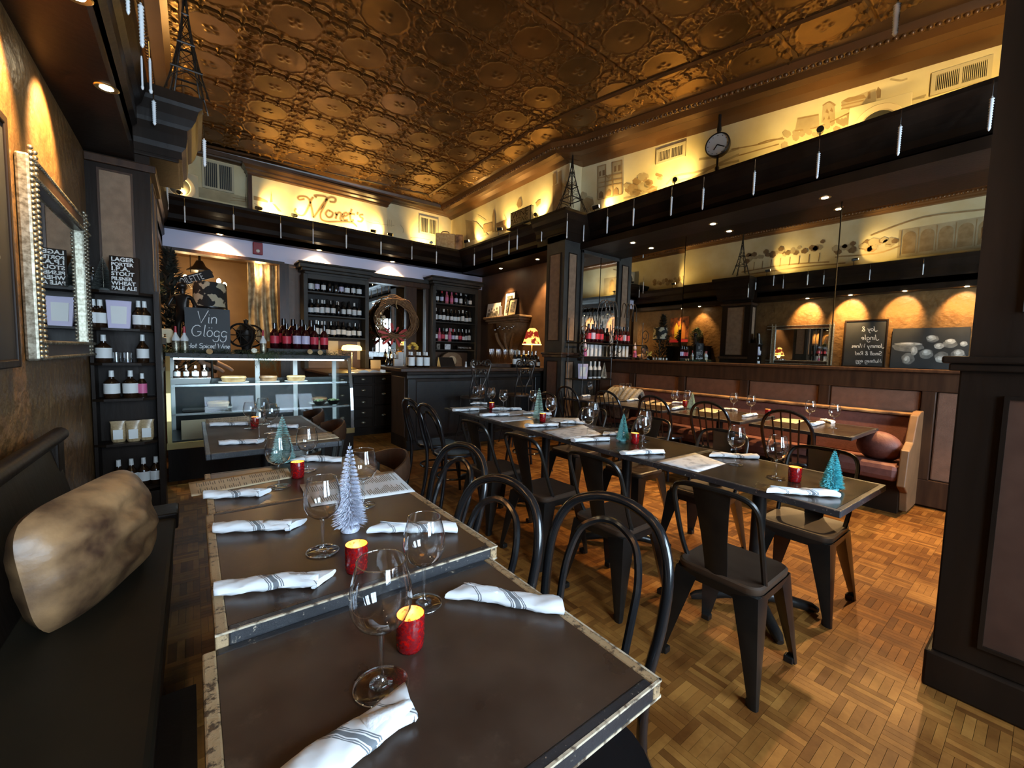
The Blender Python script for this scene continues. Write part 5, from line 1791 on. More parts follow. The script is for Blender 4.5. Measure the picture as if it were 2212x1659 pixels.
for k, px in enumerate((379, 398, 568)):
    bottle('whitecap', (ony(px, 720, 5.62).x, 5.62, CT), 'dark bottle with white shoulder and red cap, %s' % ('left of the pair beside the chalk sign', 'right of the pair beside the chalk sign', 'left of the red bottles'), 'red capped bottles on the pastry case', .95) if False else None
def mk_mulled():
    t = root('mulled_wine_bottle')
    MB().lathe([(0, 0), (.032, 0), (.034, .01), (.034, .13), (.03, .14)], 16).build('bottle_body', M['pewter'], t, smooth=True)
    MB().lathe([(.0345, .13), (.036, .15), (.013, .2), (.012, .22)], 16).build('white_shoulder', M['white_plastic'], t, smooth=True)
    MB().lathe([(.013, .215), (.011, .28), (0, .282)], 10).build('capsule', M['red_wax'], t, smooth=True)
    return t
for k, px in enumerate((379, 398, 568)):
    inst('mulled', mk_mulled, 'white shouldered bottle with red cap, ' + ('left one of the pair by the chalk sign', 'right one of the pair by the chalk sign', 'alone left of the red bottles')[k], 'bottle', (ony(px, 720, 5.6).x, 5.6, CT), 0, 'red capped bottles on the pastry case', 1.0)
c = ony(450, 720, 5.66)
t = thing('chalk_sign', 'small chalk sign reading Vin Glögg standing on the pastry case', 'sign', (c.x, 5.66, CT))
MB().bx(-.2, .2, 0, .015, 0, .49).build('board', M['chalkboard'], t)
MB().bx(-.05, .05, 0, .12, 0, .012).build('prop', M['black_wood'], t)
chalk([('Vin', -.1, .33, .12), ('Glögg', -.15, .185, .12), ('Hot Spiced Wine', -.185, .06, .05)], (0, -.0005, 0), (1, 0, 0), (0, 0, 1), (0, -1, 0), M['chalk'], t, .0075)
# orchid
c = ony(356, 715, 5.7)
t = thing('flower', 'cream flower at the left end of the pastry case', 'flower', (c.x, 5.7, CT))
MB().tube([(0, 0, 0), (.01, 0, .1), (0, -.02, .17)], .004, 6).build('flower_stem', M['green_leaf'], t)
for k in range(6):
    a = k * PI / 3
    MB().ball((.05 * math.cos(a), -.03, .18 + .05 * math.sin(a)), (.045, .008, .032), 10, 6, M=None).build('petal', M['cream_paper'], t, smooth=True)


# ---- standing figures (grown skins)
def figure(name, mat_, joints, bones, parent, lv=2):
    me = bpy.data.meshes.new(name)
    me.from_pydata([j[:3] for j in joints], bones, [])
    me.materials.append(mat_)
    o = bpy.data.objects.new(name, me)
    COL.objects.link(o)
    o.parent = parent
    sk = o.modifiers.new('skin', 'SKIN')
    for i, j in enumerate(joints):
        me.skin_vertices[0].data[i].radius = (j[3], j[4] if len(j) > 4 else j[3])
    me.skin_vertices[0].data[0].use_root = True
    sk.use_smooth_shade = True
    ss = o.modifiers.new('smooth', 'SUBSURF')
    ss.levels = ss.render_levels = lv
    return o


def human(arms):
    """joints of a 1.7 m figure facing -y; arms gives elbow and hand for each side"""
    J = [(0, 0, .93, .15, .1), (0, 0, 1.05, .125, .09), (0, 0, 1.25, .15, .1), (0, 0, 1.4, .14, .08), (0, 0, 1.47, .055), (0, -.01, 1.53, .058), (0, -.02, 1.6, .085, .1), (0, -.015, 1.69, .06, .07)]
    B = [(0, 1), (1, 2), (2, 3), (3, 4), (4, 5), (5, 6), (6, 7)]
    for s, (el, ha) in zip((-1, 1), arms):
        n = len(J)
        J += [(s * .19, 0, 1.4, .055), (*el, .042), (*ha, .03), (ha[0], ha[1] - .06, ha[2] - .05, .026)]
        B += [(3, n), (n, n + 1), (n + 1, n + 2), (n + 2, n + 3)]
    for s in (-1, 1):
        n = len(J)
        J += [(s * .1, 0, .85, .085), (s * .105, -.01, .48, .055), (s * .11, .02, .09, .04), (s * .115, -.14, .035, .035)]
        B += [(0, n), (n, n + 1), (n + 1, n + 2), (n + 2, n + 3)]
    return J, B


J, B = human((((-.3, .06, 1.15), (-.16, -.12, 1.02)), ((.3, .06, 1.15), (.2, -.16, 1.2))))
c = ony(396, 700, 5.92)
st = thing('statuette', 'dark bronze statuette of a standing figure on the pastry case', 'statue', (c.x, 5.92, CT), R(160), None, .44)
figure('body', M['rust'], J, B, st)
MB().ball((0, 0, 1.68), (.11, .12, .1), 14, 10).build('hair', M['rust'], st, smooth=True)
MB().lathe([(0, 0), (.22, 0), (.22, .03), (0, .03)], 20).build('base', M['rust'], st, smooth=True)

pe = thing('person', 'person in a black shirt standing behind the pastry case, seen in the mirror', 'person', (.19, 7.75, 0), R(70))
skin = mat('skin', (.62, .37, .26), .55)
J, B = human((((-.26, .02, 1.15), (-.2, -.2, 1.05)), ((.26, .02, 1.15), (.2, -.2, 1.05))))
figure('body', skin, J, B, pe)
J2 = [(x, y, z, r[0] * 1.13, (r[1] if len(r) > 1 else r[0]) * 1.13) for x, y, z, *r in J[:4]]
n0 = 4
for s in (8, 12):
    J2 += [(J[s][0], J[s][1], J[s][2], .068, .068), (J[s + 1][0], J[s + 1][1], J[s + 1][2], .056, .056)]
figure('shirt', M['black_metal'], J2, [(0, 1), (1, 2), (2, 3), (3, 4), (4, 5), (3, 6), (6, 7)], pe)
J3 = [(0, 0, .95, .155, .11)] + [(s * .1, 0, .85, .098, .098) for s in (-1, 1)] + [(s * .105, -.01, .48, .066, .066) for s in (-1, 1)] + [(s * .11, .02, .1, .055, .055) for s in (-1, 1)]
figure('trousers', M['black_wood'], J3, [(0, 1), (0, 2), (1, 3), (2, 4), (3, 5), (4, 6)], pe)
hr = MB()
hr.ball((0, .012, 1.655), (.098, .105, .105), 16, 12)
hr.ball((0, .085, 1.6), (.05, .05, .06), 10, 8)
hr.build('hair', mat('brown hair', (.05, .028, .015), .6), pe, smooth=True)
for s in (-1, 1):
    MB().ball((s * .032, -.112, 1.615), (.012, .006, .007), 8, 6).build('eye', M['black_metal'], pe, smooth=True)
    MB().ball((s * .088, -.005, 1.6), (.012, .02, .03), 8, 6).build('ear', skin, pe, smooth=True)
MB().tube([(0, -.11, 1.625), (0, -.13, 1.585), (0, -.115, 1.578)], [.009, .014, .01], 8).build('nose', skin, pe, smooth=True)
MB().ball((0, -.108, 1.55), (.024, .008, .006), 8, 6).build('mouth', M['maroon'], pe, smooth=True)

# ---- behind the case: shaded lamp, grinder, curtain, chandelier, sign, dark foliage
p = ony(454, 640, 7.2)
t = thing('standing_lamp', 'drum lampshade with black floral pattern behind the chalk sign', 'lamp', (p.x, 7.2, 0))
zl, zh = zat(454, 668, p.x, 7.2), zat(454, 612, p.x, 7.2)
shade = mat('black floral shade', (.5, .44, .3), .8, col2=(.012, .012, .012), scale=9, detail=2, lo=.47, hi=.5)
MB().lathe([(.2, zl), (.19, zh)], 28).build('lamp_shade', shade, t, smooth='all')
MB().lathe([(.2, zl - .002), (.202, zl), (.2, zl + .03)], 28).build('shade_band', M['black_metal'], t, smooth='all')
MB().lathe([(0, 0), (.15, 0), (.15, .02), (.02, .04), (.012, zh - .05), (0, zh - .05)], 16).build('pole', M['black_metal'], t, smooth=True)
c = ony(532, 720, 5.95)
t = thing('coffee_grinder', 'antique black iron coffee grinder on the pastry case', 'grinder', (c.x, 5.95, CT), R(62))
MB().bx(-.12, .12, -.09, .09, 0, .05).build('base', M['rust'], t, bevel=.01)
MB().lathe([(.05, .05), (.06, .1), (.1, .2), (.11, .28), (.07, .33), (.02, .36), (.03, .4), (0, .42)], 18).build('hopper', M['rust'], t, smooth=True)
for s in (-1, 1):
    MB().tube([(s * .15 , .13 * math.cos(a), .22 + .13 * math.sin(a)) for a in [2 * PI * k / 24 for k in range(24)]], .012, 6, True).build('flywheel', M['rust'], t, smooth=True)
    sp_ = MB()
    for k in range(4):
        a = k * PI / 4
        sp_.cyl((s * .15, .13 * math.cos(a), .22 + .13 * math.sin(a)), (s * .15, -.13 * math.cos(a), .22 - .13 * math.sin(a)), .006, n=6)
    sp_.build('spokes', M['rust'], t)
    MB().cyl((s * .06, 0, .22), (s * .16, 0, .22), .014, n=8).build('axle', M['rust'], t)
# curtain
p0, p1 = ony(533, 570, 8.95), ony(645, 600, 8.95)
t = thing('curtain', 'gold brown crushed curtain hanging beyond the header', 'curtain', ((p0.x + p1.x) / 2, 8.95, 1.5))
mb = MB()
g = []
nx_, nz_ = 90, 14
wdt = p1.x - p0.x
for i in range(nx_ + 1):
    for j in range(nz_ + 1):
        u, v = i / nx_, j / nz_
        flare = 1 + .12 * (1 - v)
        g.append(((u - .5) * wdt * flare + .07 * (1 - v), .055 * math.sin(u * 2 * PI * 7 + .6 * math.sin(v * 5)) + .02 * math.sin(u * 40 + v * 6), v * 1.42))
mb.add(g, [(i * (nz_ + 1) + j, (i + 1) * (nz_ + 1) + j, (i + 1) * (nz_ + 1) + j + 1, i * (nz_ + 1) + j + 1) for i in range(nx_) for j in range(nz_)])
mb.build('curtain_cloth', M['suede'], t, smooth='all')
MB().cyl((-wdt / 2 - .1, 0, 1.44), (wdt / 2 + .1, 0, 1.44), .018, n=10).build('curtain_rod', M['rust'], t, smooth=True)
for x in (-wdt / 2, wdt / 2):
    MB().cyl((x, 0, 1.44), (x, 0, 1.7), .01, n=6).build('rod_hanger', M['rust'], t)
# chandelier
p = ony(432, 600, 9.9)
zc_ = zat(432, 615, p.x, 9.9)
t = thing('chandelier', 'iron chandelier with warm bulbs in the room beyond', 'chandelier', (p.x, 9.9, zc_))
MB().tube([(0, 0, .9), (0, 0, .5), (0, 0, .1)], [.015, .02, .03], 8).build('stem', M['rust'], t, smooth=True)
MB().bx(-.16, .16, -.015, .015, .68, .72).build('cross_bar', M['rust'], t)
MB().lathe([(0, .45), (.05, .44), (.1, .34), (.2, .26), (.2, .24), (0, .24)], 16).build('canopy', M['rust'], t, smooth=True)
for k in range(5):
    a = k * 2 * PI / 5 + .4
    x, y = .42 * math.cos(a), .42 * math.sin(a)
    ar = MB().tube(spline([(0, 0, .22), (x * .5, y * .5, -.1), (x, y, 0)], 5), .012, 6).build('arm', M['rust'], t, smooth=True)
    MB().ball((x, y, .06), (.035, .035, .05), 10, 8).build('bulb', M['bulb'], ar, smooth=True)
add_light('chandelier_light', 'POINT', (p.x, 9.9, zc_ - .15), 22, WARM, shadow_soft_size=.3)
a0, b0 = ony(384, 618, 9.4), ony(458, 598, 9.4)
t = thing('hanging_sign', 'small dark hanging sign with pale letters reading TOILETTE', 'sign', ((a0 + b0) / 2).to_tuple())
d = (b0 - a0).normalized()
ctr = (a0 + b0) / 2
L = (b0 - a0).length
n_ = Vector((0, -1, 0))
up = n_.cross(d) * -1
if up.z < 0:
    up = -up
mb = MB()
q0 = [d * (-L / 2 - .03) - up * .02, d * (L / 2 + .03) - up * .02, d * (L / 2 + .03) + up * .13, d * (-L / 2 - .03) + up * .13]
mb.hexa(q0, [v_ + Vector((0, .02, 0)) for v_ in q0])
mb.build('board', M['black_wood'], t)
text_mesh('TOILETTE', .16, d * (-L / 2) + Vector((0, -.002, 0)), d, up, M['chalk'], 'lettering', t, sx_=L / .9 if L > 0 else 1)
MB().cyl(up * .15, up * .15 + Vector((0, 0, .5)), .006, n=6).build('chain', M['rust'], t)


def plant(name, lab, loc, hgt, spread, n, pot=True, seed=3, mt='dark_green', leaf=.07):
    r_ = random.Random(seed)
    t = thing(name, lab, 'plant', loc)
    if pot:
        MB().lathe([(0, 0), (.06, 0), (.085, .14), (.09, .14), (.08, .12), (0, .12)], 16).build('pot', M['rust'], t, smooth=True)
    z0 = .12 if pot else 0
    g = MB()
    for k in range(n):
        a, f = r_.random() * 6.3, r_.random()
        rr_ = spread * math.sin(PI * min(1, f * .9 + .1)) * r_.uniform(.3, 1)
        p_ = Vector((rr_ * math.cos(a), rr_ * math.sin(a), z0 + f * hgt))
        d_2 = Vector((math.cos(a + r_.uniform(-1, 1)), math.sin(a + r_.uniform(-1, 1)), r_.uniform(-.2, .9))).normalized()
        s = d_2.cross(Vector((0, 0, 1))).normalized() * leaf * .16
        g.add([p_, p_ + d_2 * leaf * .5 + s, p_ + d_2 * leaf, p_ + d_2 * leaf * .5 - s], [(0, 1, 2, 3)])
    o = g.build('foliage', M[mt], t)
    o['kind'] = 'stuff'
    MB().tube([(0, 0, z0), (.01, 0, z0 + hgt * .5), (0, .01, z0 + hgt * .9)], [.01, .008, .003], 6).build('trunk', M['twig'], t)
    return t


p = ony(362, 600, 7.4)
plant('tall_plant', 'dark feathery tall plant left of the chandelier', (p.x + .02, 7.4, 0), 2.5, .24, 2600, True, 4, 'dark_green', .12)

# left hutch beyond the pilaster (seen in the mirror) with glasses and topiaries
hu = thing('glass_hutch', 'dark hutch with a shelf of glasses beyond the pilaster', 'hutch', (-.45, 6.5, 0))
MB().bx(-.16, .16, -.8, .8, 0, 1.1).build('cabinet_body', M['black_wood'], hu)
MB().bx(-.16, .2, -.82, .82, 1.1, 1.14).build('worktop', M['brown_wood'], hu)
MB().bx(-.16, -.13, -.8, .8, 1.14, 1.7).build('back_panel', M['black_wood'], hu)
for y in (-.8, .77):
    MB().bx(-.16, .14, y, y + .03, 1.14, 1.7).build('side_panel', M['black_wood'], hu)
MB().bx(-.16, .18, -.82, .82, 1.7, 1.73).build('top_board', M['black_wood'], hu)
for k in range(10):
    inst('glass', mk_glass, 'wine glass on the hutch beyond the pilaster, %s from the street side' % ORD[k], 'wine glass', (-.42, 5.85 + k * .145, 1.14), 0, 'wine glasses on the hutch', .9)
plant('topiary', 'potted feathery topiary on the hutch, street side', (-.42, 6.05, 1.73), .35, .16, 700, True, 6, 'green_leaf', .09)
plant('topiary', 'potted feathery topiary on the hutch, far side', (-.42, 6.9, 1.73), .35, .16, 700, True, 7, 'dark_green', .09)

# ================================================================== back bar
CYF = 8.25
GWd = M['grey_wood']
def cabinet(name, lab, x0, x1, shelves, right_leg, cx0, cx1, zt):
    t = thing(name, lab, 'cabinet', ((x0 + x1) / 2, 8.42, 0))
    m0, y0 = (x0 + x1) / 2, 8.42
    def b_(a, b, c, d, e, f):
        return (a - m0, b - m0, c - y0, d - y0, e, f)
    zb = shelves[-1] - .06
    MB().bx(*b_(x0 - .07, x0, CYF, 8.57, 1.02, zt)).build('side_post', GWd, t, bevel=.005)
    MB().bx(*b_(x1, x1 + .07, CYF, 8.57, 1.02, zt)).build('side_post', GWd, t, bevel=.005)
    MB().bx(*b_(x0, x1, 8.54, 8.57, zb, zt)).build('back_panel', M['black_wood'], t)
    MB().bx(*b_(x0, x1, CYF, 8.5, zt - .08, zt)).build('top_rail', GWd, t)
    for z in shelves:
        MB().bx(*b_(x0, x1, CYF + .01, 8.54, z - .022, z)).build('shelf_board', M['grey_wood'], t)
    for o, z0, z1 in ((.0, zt, zt + .05), (.05, zt + .05, zt + .1), (.09, zt + .1, zt + .17), (.12, zt + .17, zt + .2)):
        MB().bx(*b_(cx0 - o + .1, cx1 + o - .1, CYF - o, 8.57, z0, z1)).build('cornice_step', GWd, t, bevel=.012)
    return t


cabinet('wine_cabinet', 'left grey wine cabinet with three shelves of bottles above the counter', 1.67, 2.69, (2.42, 2.0, 1.605), True, 1.52, 2.84, 2.72)
cabinet('wine_cabinet', 'right grey wine cabinet packed with bottles in the bar corner', 4.21, 5.21, (2.45, 2.045, 1.62, 1.44), True, 4.06, 5.38, 2.8)
yb2 = 8.38
for z, ks, w_ in ((2.42, 'silver redlab white plain plain redlab low white low', 'top'), (2.0, 'low low silver white white plain white white silver white', 'middle'), (1.605, 'plain silver silver white low white white low white white', 'lowest')):
    bottle_row(ks.split(), (1.69, yb2, z), (2.66, yb2, z), '%s shelf, left wine cabinet' % w_, 'bottles on the %s shelf of the left wine cabinet' % w_)
for z, ks, w_ in ((2.45, 'white redlab pinkw pinkw redlab silver plain low', 'top'), (2.045, 'silver white silver white white low white silver low white', 'second'), (1.62, 'white pinkw rose silver pinkw redlab white rose low silver silver', 'third')):
    bottle_row(ks.split(), (4.23, yb2, z), (5.19, yb2, z), '%s shelf, right wine cabinet' % w_, 'bottles on the %s shelf of the right wine cabinet' % w_, .97)
for z, w_, n, xa, xb in ((2.0, 'middle', 8, 1.72, 2.62), (1.605, 'lowest', 8, 1.72, 2.62), (2.42, 'top', 6, 1.75, 2.6)):
    for k in range(n):
        bottle('plain' if k % 2 else 'silver', (xa + (xb - xa) * (k + .5) / n, 8.48, z), '%s back row bottle from the left, %s shelf, left wine cabinet' % (ORD[k], w_), 'back row bottles on the %s shelf of the left wine cabinet' % w_)
for z, w_, n in ((2.045, 'second', 9), (1.62, 'third', 9), (2.45, 'top', 7)):
    for k in range(n):
        bottle('plain' if k % 2 else 'silver', (4.26 + .9 * (k + .5) / n, 8.48, z), '%s back row bottle from the left, %s shelf, right wine cabinet' % (ORD[k], w_), 'back row bottles on the %s shelf of the right wine cabinet' % w_)
o = MB().bx(-.2, .2, -.015, .015, 0, .1).build('slogan_sign', M['black_wood'])
o.location = (4.99, 8.33, 1.44)
tag(o, 'black strip sign with pale capitals on the lowest shelf of the right cabinet', 'sign')
text_mesh('IF THESE WALLS COULD TALK', .05, (-.19, -.0155, .035), (1, 0, 0), (0, 0, 1), M['chalk'], 'lettering', o, sx_=.52)
for k, (x, wd, m_) in enumerate(((4.32, .08, 'photo'), (4.55, .14, 'map_print'))):
    o = MB().bx(-wd / 2, wd / 2, -.008, .008, 0, .12).build('small_picture', M[m_])
    o.location = (x, 8.34, 1.44)
    tag(o, 'small pale picture on the lowest shelf of the right cabinet, %s' % ('left', 'beside the strip sign')[k], 'picture')

# mirror between the cabinets
t = thing('back_bar_mirror', 'tall back bar mirror in a dark wooden frame between the wine cabinets', 'mirror', (3.45, 8.53, 1.02))
def m_(a, b, c, d, e, f):
    return (a - 3.45, b - 3.45, c - 8.53, d - 8.53, e - 1.02, f - 1.02)
MB().bx(*m_(2.77, 3.62, 8.52, 8.54, 1.06, 2.8)).build('mirror_glass', M['mirror'], t)
MB().bx(*m_(3.86, 4.08, 8.5, 8.52, 1.06, 2.74)).build('mirror_glass', M['mirror'], t)
MB().bx(*m_(3.62, 3.86, 8.46, 8.58, 1.02, 2.8)).build('frame_post', M['brown_wood'], t, bevel=.01)
MB().bx(*m_(4.08, 4.13, 8.46, 8.58, 1.02, 2.8)).build('frame_post', M['brown_wood'], t)
MB().bx(*m_(2.77, 4.13, 8.4, 8.58, 2.74, 2.84)).build('frame_top', M['brown_wood'], t, bevel=.01)
MB().bx(*m_(2.77, 4.1, 8.38, 8.58, 2.84, 2.92)).build('cornice_step', GWd, t, bevel=.01)
# wreath
c = onp(858, 690, (0, 8.3, 0), Vector((0, 1, 0)))
t = thing('wreath', 'twig wreath with dark red flowers hanging on the back bar mirror', 'wreath', (c.x, 8.36, c.z))
tw = MB()
for k in range(46):
    r0 = .38 + rnd.gauss(0, .03)
    a1, a2, ph = rnd.uniform(.01, .05), rnd.uniform(.01, .05), rnd.random() * 6
    pts = [((r0 + a1 * math.sin(3 * a + ph)) * math.cos(a), a2 * math.cos(4 * a + ph) - .03, (r0 + a1 * math.sin(3 * a + ph)) * math.sin(a)) for a in [2 * PI * j / 30 for j in range(30)]]
    tw.tube(pts, .006, 4, True)
o = tw.build('twigs', M['twig'], t, smooth='all')
o['kind'] = 'stuff'
for k in range(11):
    a, L = 2 * PI * k / 11, .24 if k % 2 else .17
    px_, pz_ = -.09 + .07 * math.cos(a) * 1.4, -.33 + .06 * math.sin(a)
    MB().loft([[(px_ + math.cos(a + s * w_) * L * f, -.08 - .03 * (1 - f) - .012 * (k % 2), pz_ + math.sin(a + s * w_) * L * f * .8) for s, w_ in ((-1, .32 * (1 - f) + .1), (0, 0), (1, .32 * (1 - f) + .1))] for f in (.1, .55, .98)], caps=False, closed=False).build('petal', mat('dark red petal %d' % k, (.34, .025, .028), .6, col2=(.46, .06, .055), scale=20), t, smooth=True)
bw = MB()
for k in range(60):
    bw.ball((-.34 + rnd.gauss(0, .06), -.07 + rnd.gauss(0, .02), -.08 + rnd.gauss(0, .1)), .013 + .012 * (rnd.random() < .15), 6, 4)
o = bw.build('pale_berries', M['cream_paper'], t, smooth='all')
o['kind'] = 'stuff'
MB().tube(spline([(0, -.06, .4), (-.03, -.07, .3), (.0, -.07, .22)], 5), .008, 6).build('raffia_tie', M['cake'], t)

# counter with drawers
ct = thing('drawer_counter', 'dark counter with cup handled drawers behind the pastry case', 'counter', (2.2, 7.4, 0))
def c_(a, b, c, d, e, f):
    return (a - 2.2, b - 2.2, c - 7.4, d - 7.4, e, f)
MB().bx(*c_(1.66, 5.55, 6.72, 8.5, .1, .98)).build('carcass', M['black_wood'], ct)
MB().bx(*c_(1.7, 5.55, 6.78, 8.5, 0, .1)).build('toe_kick', M['black_wood'], ct)
MB().bx(*c_(1.62, 5.57, 6.66, 8.57, .98, 1.02)).build('worktop', M['brown_wood'], ct, bevel=.006)
for xa, xb, rowz in ((1.68, 1.97, ((.5, .82), (.14, .48))), (2.0, 2.3, ((.64, .82), (.46, .62), (.3, .44), (.14, .28))), (2.33, 2.63, ((.5, .82), (.14, .48)))):
    for z0, z1 in ((.85, .96),) + rowz:
        d_w = MB().bx(*c_(xa, xb, 6.695, 6.72, z0, z1)).build('drawer', M['black_wood'], ct, bevel=.006)
        hx = (xa + xb) / 2 - 2.2
        MB().lathe([(.036, 0), (.034, .012), (.026, .022), (.012, .028), (0, .029)], 14, M=Matrix.Translation((hx, 6.695 - 7.4, (z0 + z1) / 2 + .01)) @ Matrix.Rotation(R(90), 4, 'X') @ Matrix.Diagonal((1, .62, 1, 1))).build('cup_handle', M['pewter'], d_w, smooth=True)

# front bar
br = thing('bar_counter', 'black panelled bar counter with a dark wooden top', 'bar', (3.9, 5.7, 0))
def b_(a, b, c, d, e, f):
    return (a - 3.9, b - 3.9, c - 5.7, d - 5.7, e, f)
MB().bx(*b_(2.33, 5.55, 5.4, 5.98, 0, 1.1)).build('carcass', M['black_wood'], br)
MB().bx(*b_(2.2, 5.57, 5.295, 6.08, 1.1, 1.15)).build('bar_top', M['brown_wood'], br, bevel=.01)
MB().bx(*b_(2.31, 4.75, 5.36, 5.4, 1.0, 1.06)).build('top_moulding', M['black_metal'], br, bevel=.012)
MB().bx(*b_(2.31, 4.75, 5.365, 5.4, 0, .14)).build('plinth', M['black_metal'], br, bevel=.006)
for a, b in ((2.33, 2.45), (3.5, 3.6), (4.62, 4.74)):
    MB().bx(*b_(a, b, 5.37, 5.4, .14, 1.0)).build('stile', M['black_metal'], br, bevel=.008)
for a, b in ((2.47, 3.48), (3.62, 4.6)):
    MB().bx(*b_(a, b, 5.388, 5.4, .18, .96)).build('front_panel', M['black_metal'], br, bevel=.005)
MB().bx(*b_(2.318, 2.33, 5.46, 5.92, .18, 1.02)).build('end_panel', M['brown_wood'], br, bevel=.004)
BZ = 1.151

# things on the bar and the counter
for k, (px, yy) in enumerate(((880, 5.52), (898, 5.52), (913, 5.52), (876, 5.68), (893, 5.68), (908, 5.68))):
    bottle('growler', (ony(px, 780, yy).x + .06, yy, BZ), 'amber swing bottle with big white label, %s on the bar end' % ('front left', 'front middle', 'front right', 'back left', 'back middle', 'back right')[k], 'amber bottles on the bar end', .92)
for k, px in enumerate((838, 846, 853, 847, 856)):
    bottle('silver' if k == 2 else 'plain', (ony(px, 780, 7.0 + .1 * (k > 2)).x, 7.0 + .12 * (k > 2), 1.021), 'dark wine bottle on the counter, %s of the cluster under the wreath' % ORD[k], 'wine bottles under the wreath', 1.0)
t = thing('wine_carton', 'white gift carton standing on the counter under the wreath', 'box', (ony(862, 780, 7.0).x, 6.98, 1.021), R(8))
MB().bx(-.05, .05, -.05, .05, 0, .34).build('carton', M['card_white'], t, bevel=.004)
t = thing('wine_carton', 'shorter white gift carton beside the taller one under the wreath', 'box', (ony(857, 780, 6.85).x, 6.82, 1.021), R(-12))
MB().bx(-.06, .06, -.05, .05, 0, .22).build('carton', M['card_white'], t, bevel=.004)
for k, (px, wd) in enumerate(((815, .16), (812, .2))):
    o = MB().bx(-wd / 2, wd / 2, -.004, .004, 0, (.15, .17)[k]).build('note_card', M['cream_paper'])
    o.location = (ony(px, 700, 8.2).x, 8.2 if k else 8.3, 1.5 if k == 0 else 1.021)
    o.rotation_euler = (R(-6), 0, 0)
    if k == 0:
        bpy.data.objects.remove(o)
    else:
        tag(o, 'cream note card leaning on the counter left of the wreath', 'card')
# open book
c = ony(790, 803, 6.9)
t = thing('open_book', 'open white reservation book on the counter', 'book', (c.x, 6.9, 1.021), R(5))
for s in (-1, 1):
    mb = MB()
    rows = []
    for k in range(9):
        f = k / 8
        x, z = s * .22 * f, .004 + .045 * math.sin(PI * min(1, f * 1.1 + .02)) * (1 - f * .5)
        rows.append([(x, -.14, z), (x, .14, z), (x, .14, 0), (x, -.14, 0)])
    mb.loft(rows if s > 0 else rows[::-1])
    mb.build('page_block', M['paper'], t, smooth=True)
# banker lamp
c = ony(760, 755, 7.9)
zl = zat(760, 755, c.x, 7.9)
t = thing('desk_lamp', 'lit amber glass desk lamp on the back counter', 'lamp', (c.x, 7.9, 1.021))
MB().lathe([(0, 0), (.09, 0), (.085, .02), (.02, .035), (.012, .06), (.012, zl - 1.08), (0, zl - 1.07)], 16).build('stand', M['brass'], t, smooth=True)
mb = MB()
mb.loft([[(x, .07 * s * math.sin(a), zl - 1.021 + .085 * s * math.cos(a)) for a in [PI * (-.5 + j / 12) * 1.15 for j in range(13)]] for x, s in ((-.17, .55), (-.15, .85), (-.08, 1), (.08, 1), (.15, .85), (.17, .55))], caps=False, closed=False)
mb.build('glass_shade', M['shade_glow'], t, smooth=True)
MB().cyl((-.25, 0, zl - 1.03), (.25, 0, zl - 1.03), .006, n=6).build('cross_bar', M['brass'], t)
add_light('desk_lamp_light', 'POINT', (c.x, 7.82, zl - .07), 7, (1, .66, .24), shadow_soft_size=.05)
for k, (px, py0, py1) in enumerate(((720, 735, 770), (783, 737, 777))):
    a, b = ony(px - 11, py0, 8.585), ony(px + (11 if k == 0 else 4), py1, 8.585)
    o = MB().bx(a.x, b.x, 8.588, 8.598, b.z, a.z).build('pinned_sheet', M['cream_paper'], at=((a.x + b.x) / 2, 8.59, b.z))
    tag(o, 'cream sheet pinned on the wall under the left wine cabinet, %s' % ('left of the lamp', 'right of the lamp')[k], 'paper')
# dark till, plates and glasses at the bar corner
t = thing('till', 'black card terminal on the bar below the right cabinet', 'till', (ony(965, 780, 5.75).x, 5.75, BZ))
MB().hexa([(-.13, -.06, 0), (.13, -.06, 0), (.13, .08, 0), (-.13, .08, 0)], [(-.12, .03, .15), (.12, .03, .15), (.12, .06, .15), (-.12, .06, .15)]).build('screen', M['black_metal'], t, bevel=.006)
t = thing('chair_back', 'carved wooden clock case behind the till', 'clock', (ony(975, 770, 8.3).x, 8.32, 1.021))
MB().prism([(-.26, 0), (.26, 0), (.26, .22), (.2, .3), (.08, .36), (-.08, .36), (-.2, .3), (-.26, .22)], lambda u, v, w_: (u, w_, v), -.05, .05).build('case', M['stone'], t, bevel=.01)
MB().lathe([(0, 0), (.1, 0), (.11, .006), (.1, .01), (0, .01)], 20, M=Matrix.Translation((0, -.05, .17)) @ Matrix.Rotation(R(90), 4, 'X')).build('dial', M['cream_paper'], t, smooth=True)
t.name = 'mantel_clock'
for k, px in enumerate((1022, 1015)):
    t = thing('salt_shaker', 'white shaker on the bar left of the flute glasses, %s' % ('taller', 'shorter')[k], 'shaker', (ony(px, 790, 5.6).x, 5.6 + .12 * k, BZ), 0, 'white shakers on the bar', 1 if k == 0 else .7)
    MB().lathe([(0, 0), (.025, 0), (.022, .05), (.012, .07), (.018, .09), (.016, .12), (0, .13)], 14).build('shaker_body', M['white_plastic'], t, smooth=True)
def mk_flute():
    t = root('flute_glass')
    MB().lathe([(.003, .09), (.02, .12), (.027, .16), (.026, .24)], 16).build('bowl', M['glass'], t, smooth='all')
    MB().lathe([(.03, .0), (.03, .002), (.006, .006), (.003, .02), (.003, .09), (0, .091)], 12).build('stem', M['stem'], t, smooth='all')
    return t
tr = MB().bx(-.33, .33, -.1, .1, 0, .06).build('glass_tray', M['brown_wood'], bevel=.006)
tr.location = (ony(1088, 790, 5.72).x, 5.72, BZ)
tag(tr, 'low wooden crate carrying flute glasses on the bar', 'tray')
for k in range(9):
    inst('flute', mk_flute, 'clear flute glass on the wooden crate, %s from the left' % ORD[k], 'glass', (tr.location.x - .28 + k * .07, 5.7 + .05 * (k % 2), BZ + .061), 0, 'flute glasses on the bar crate')
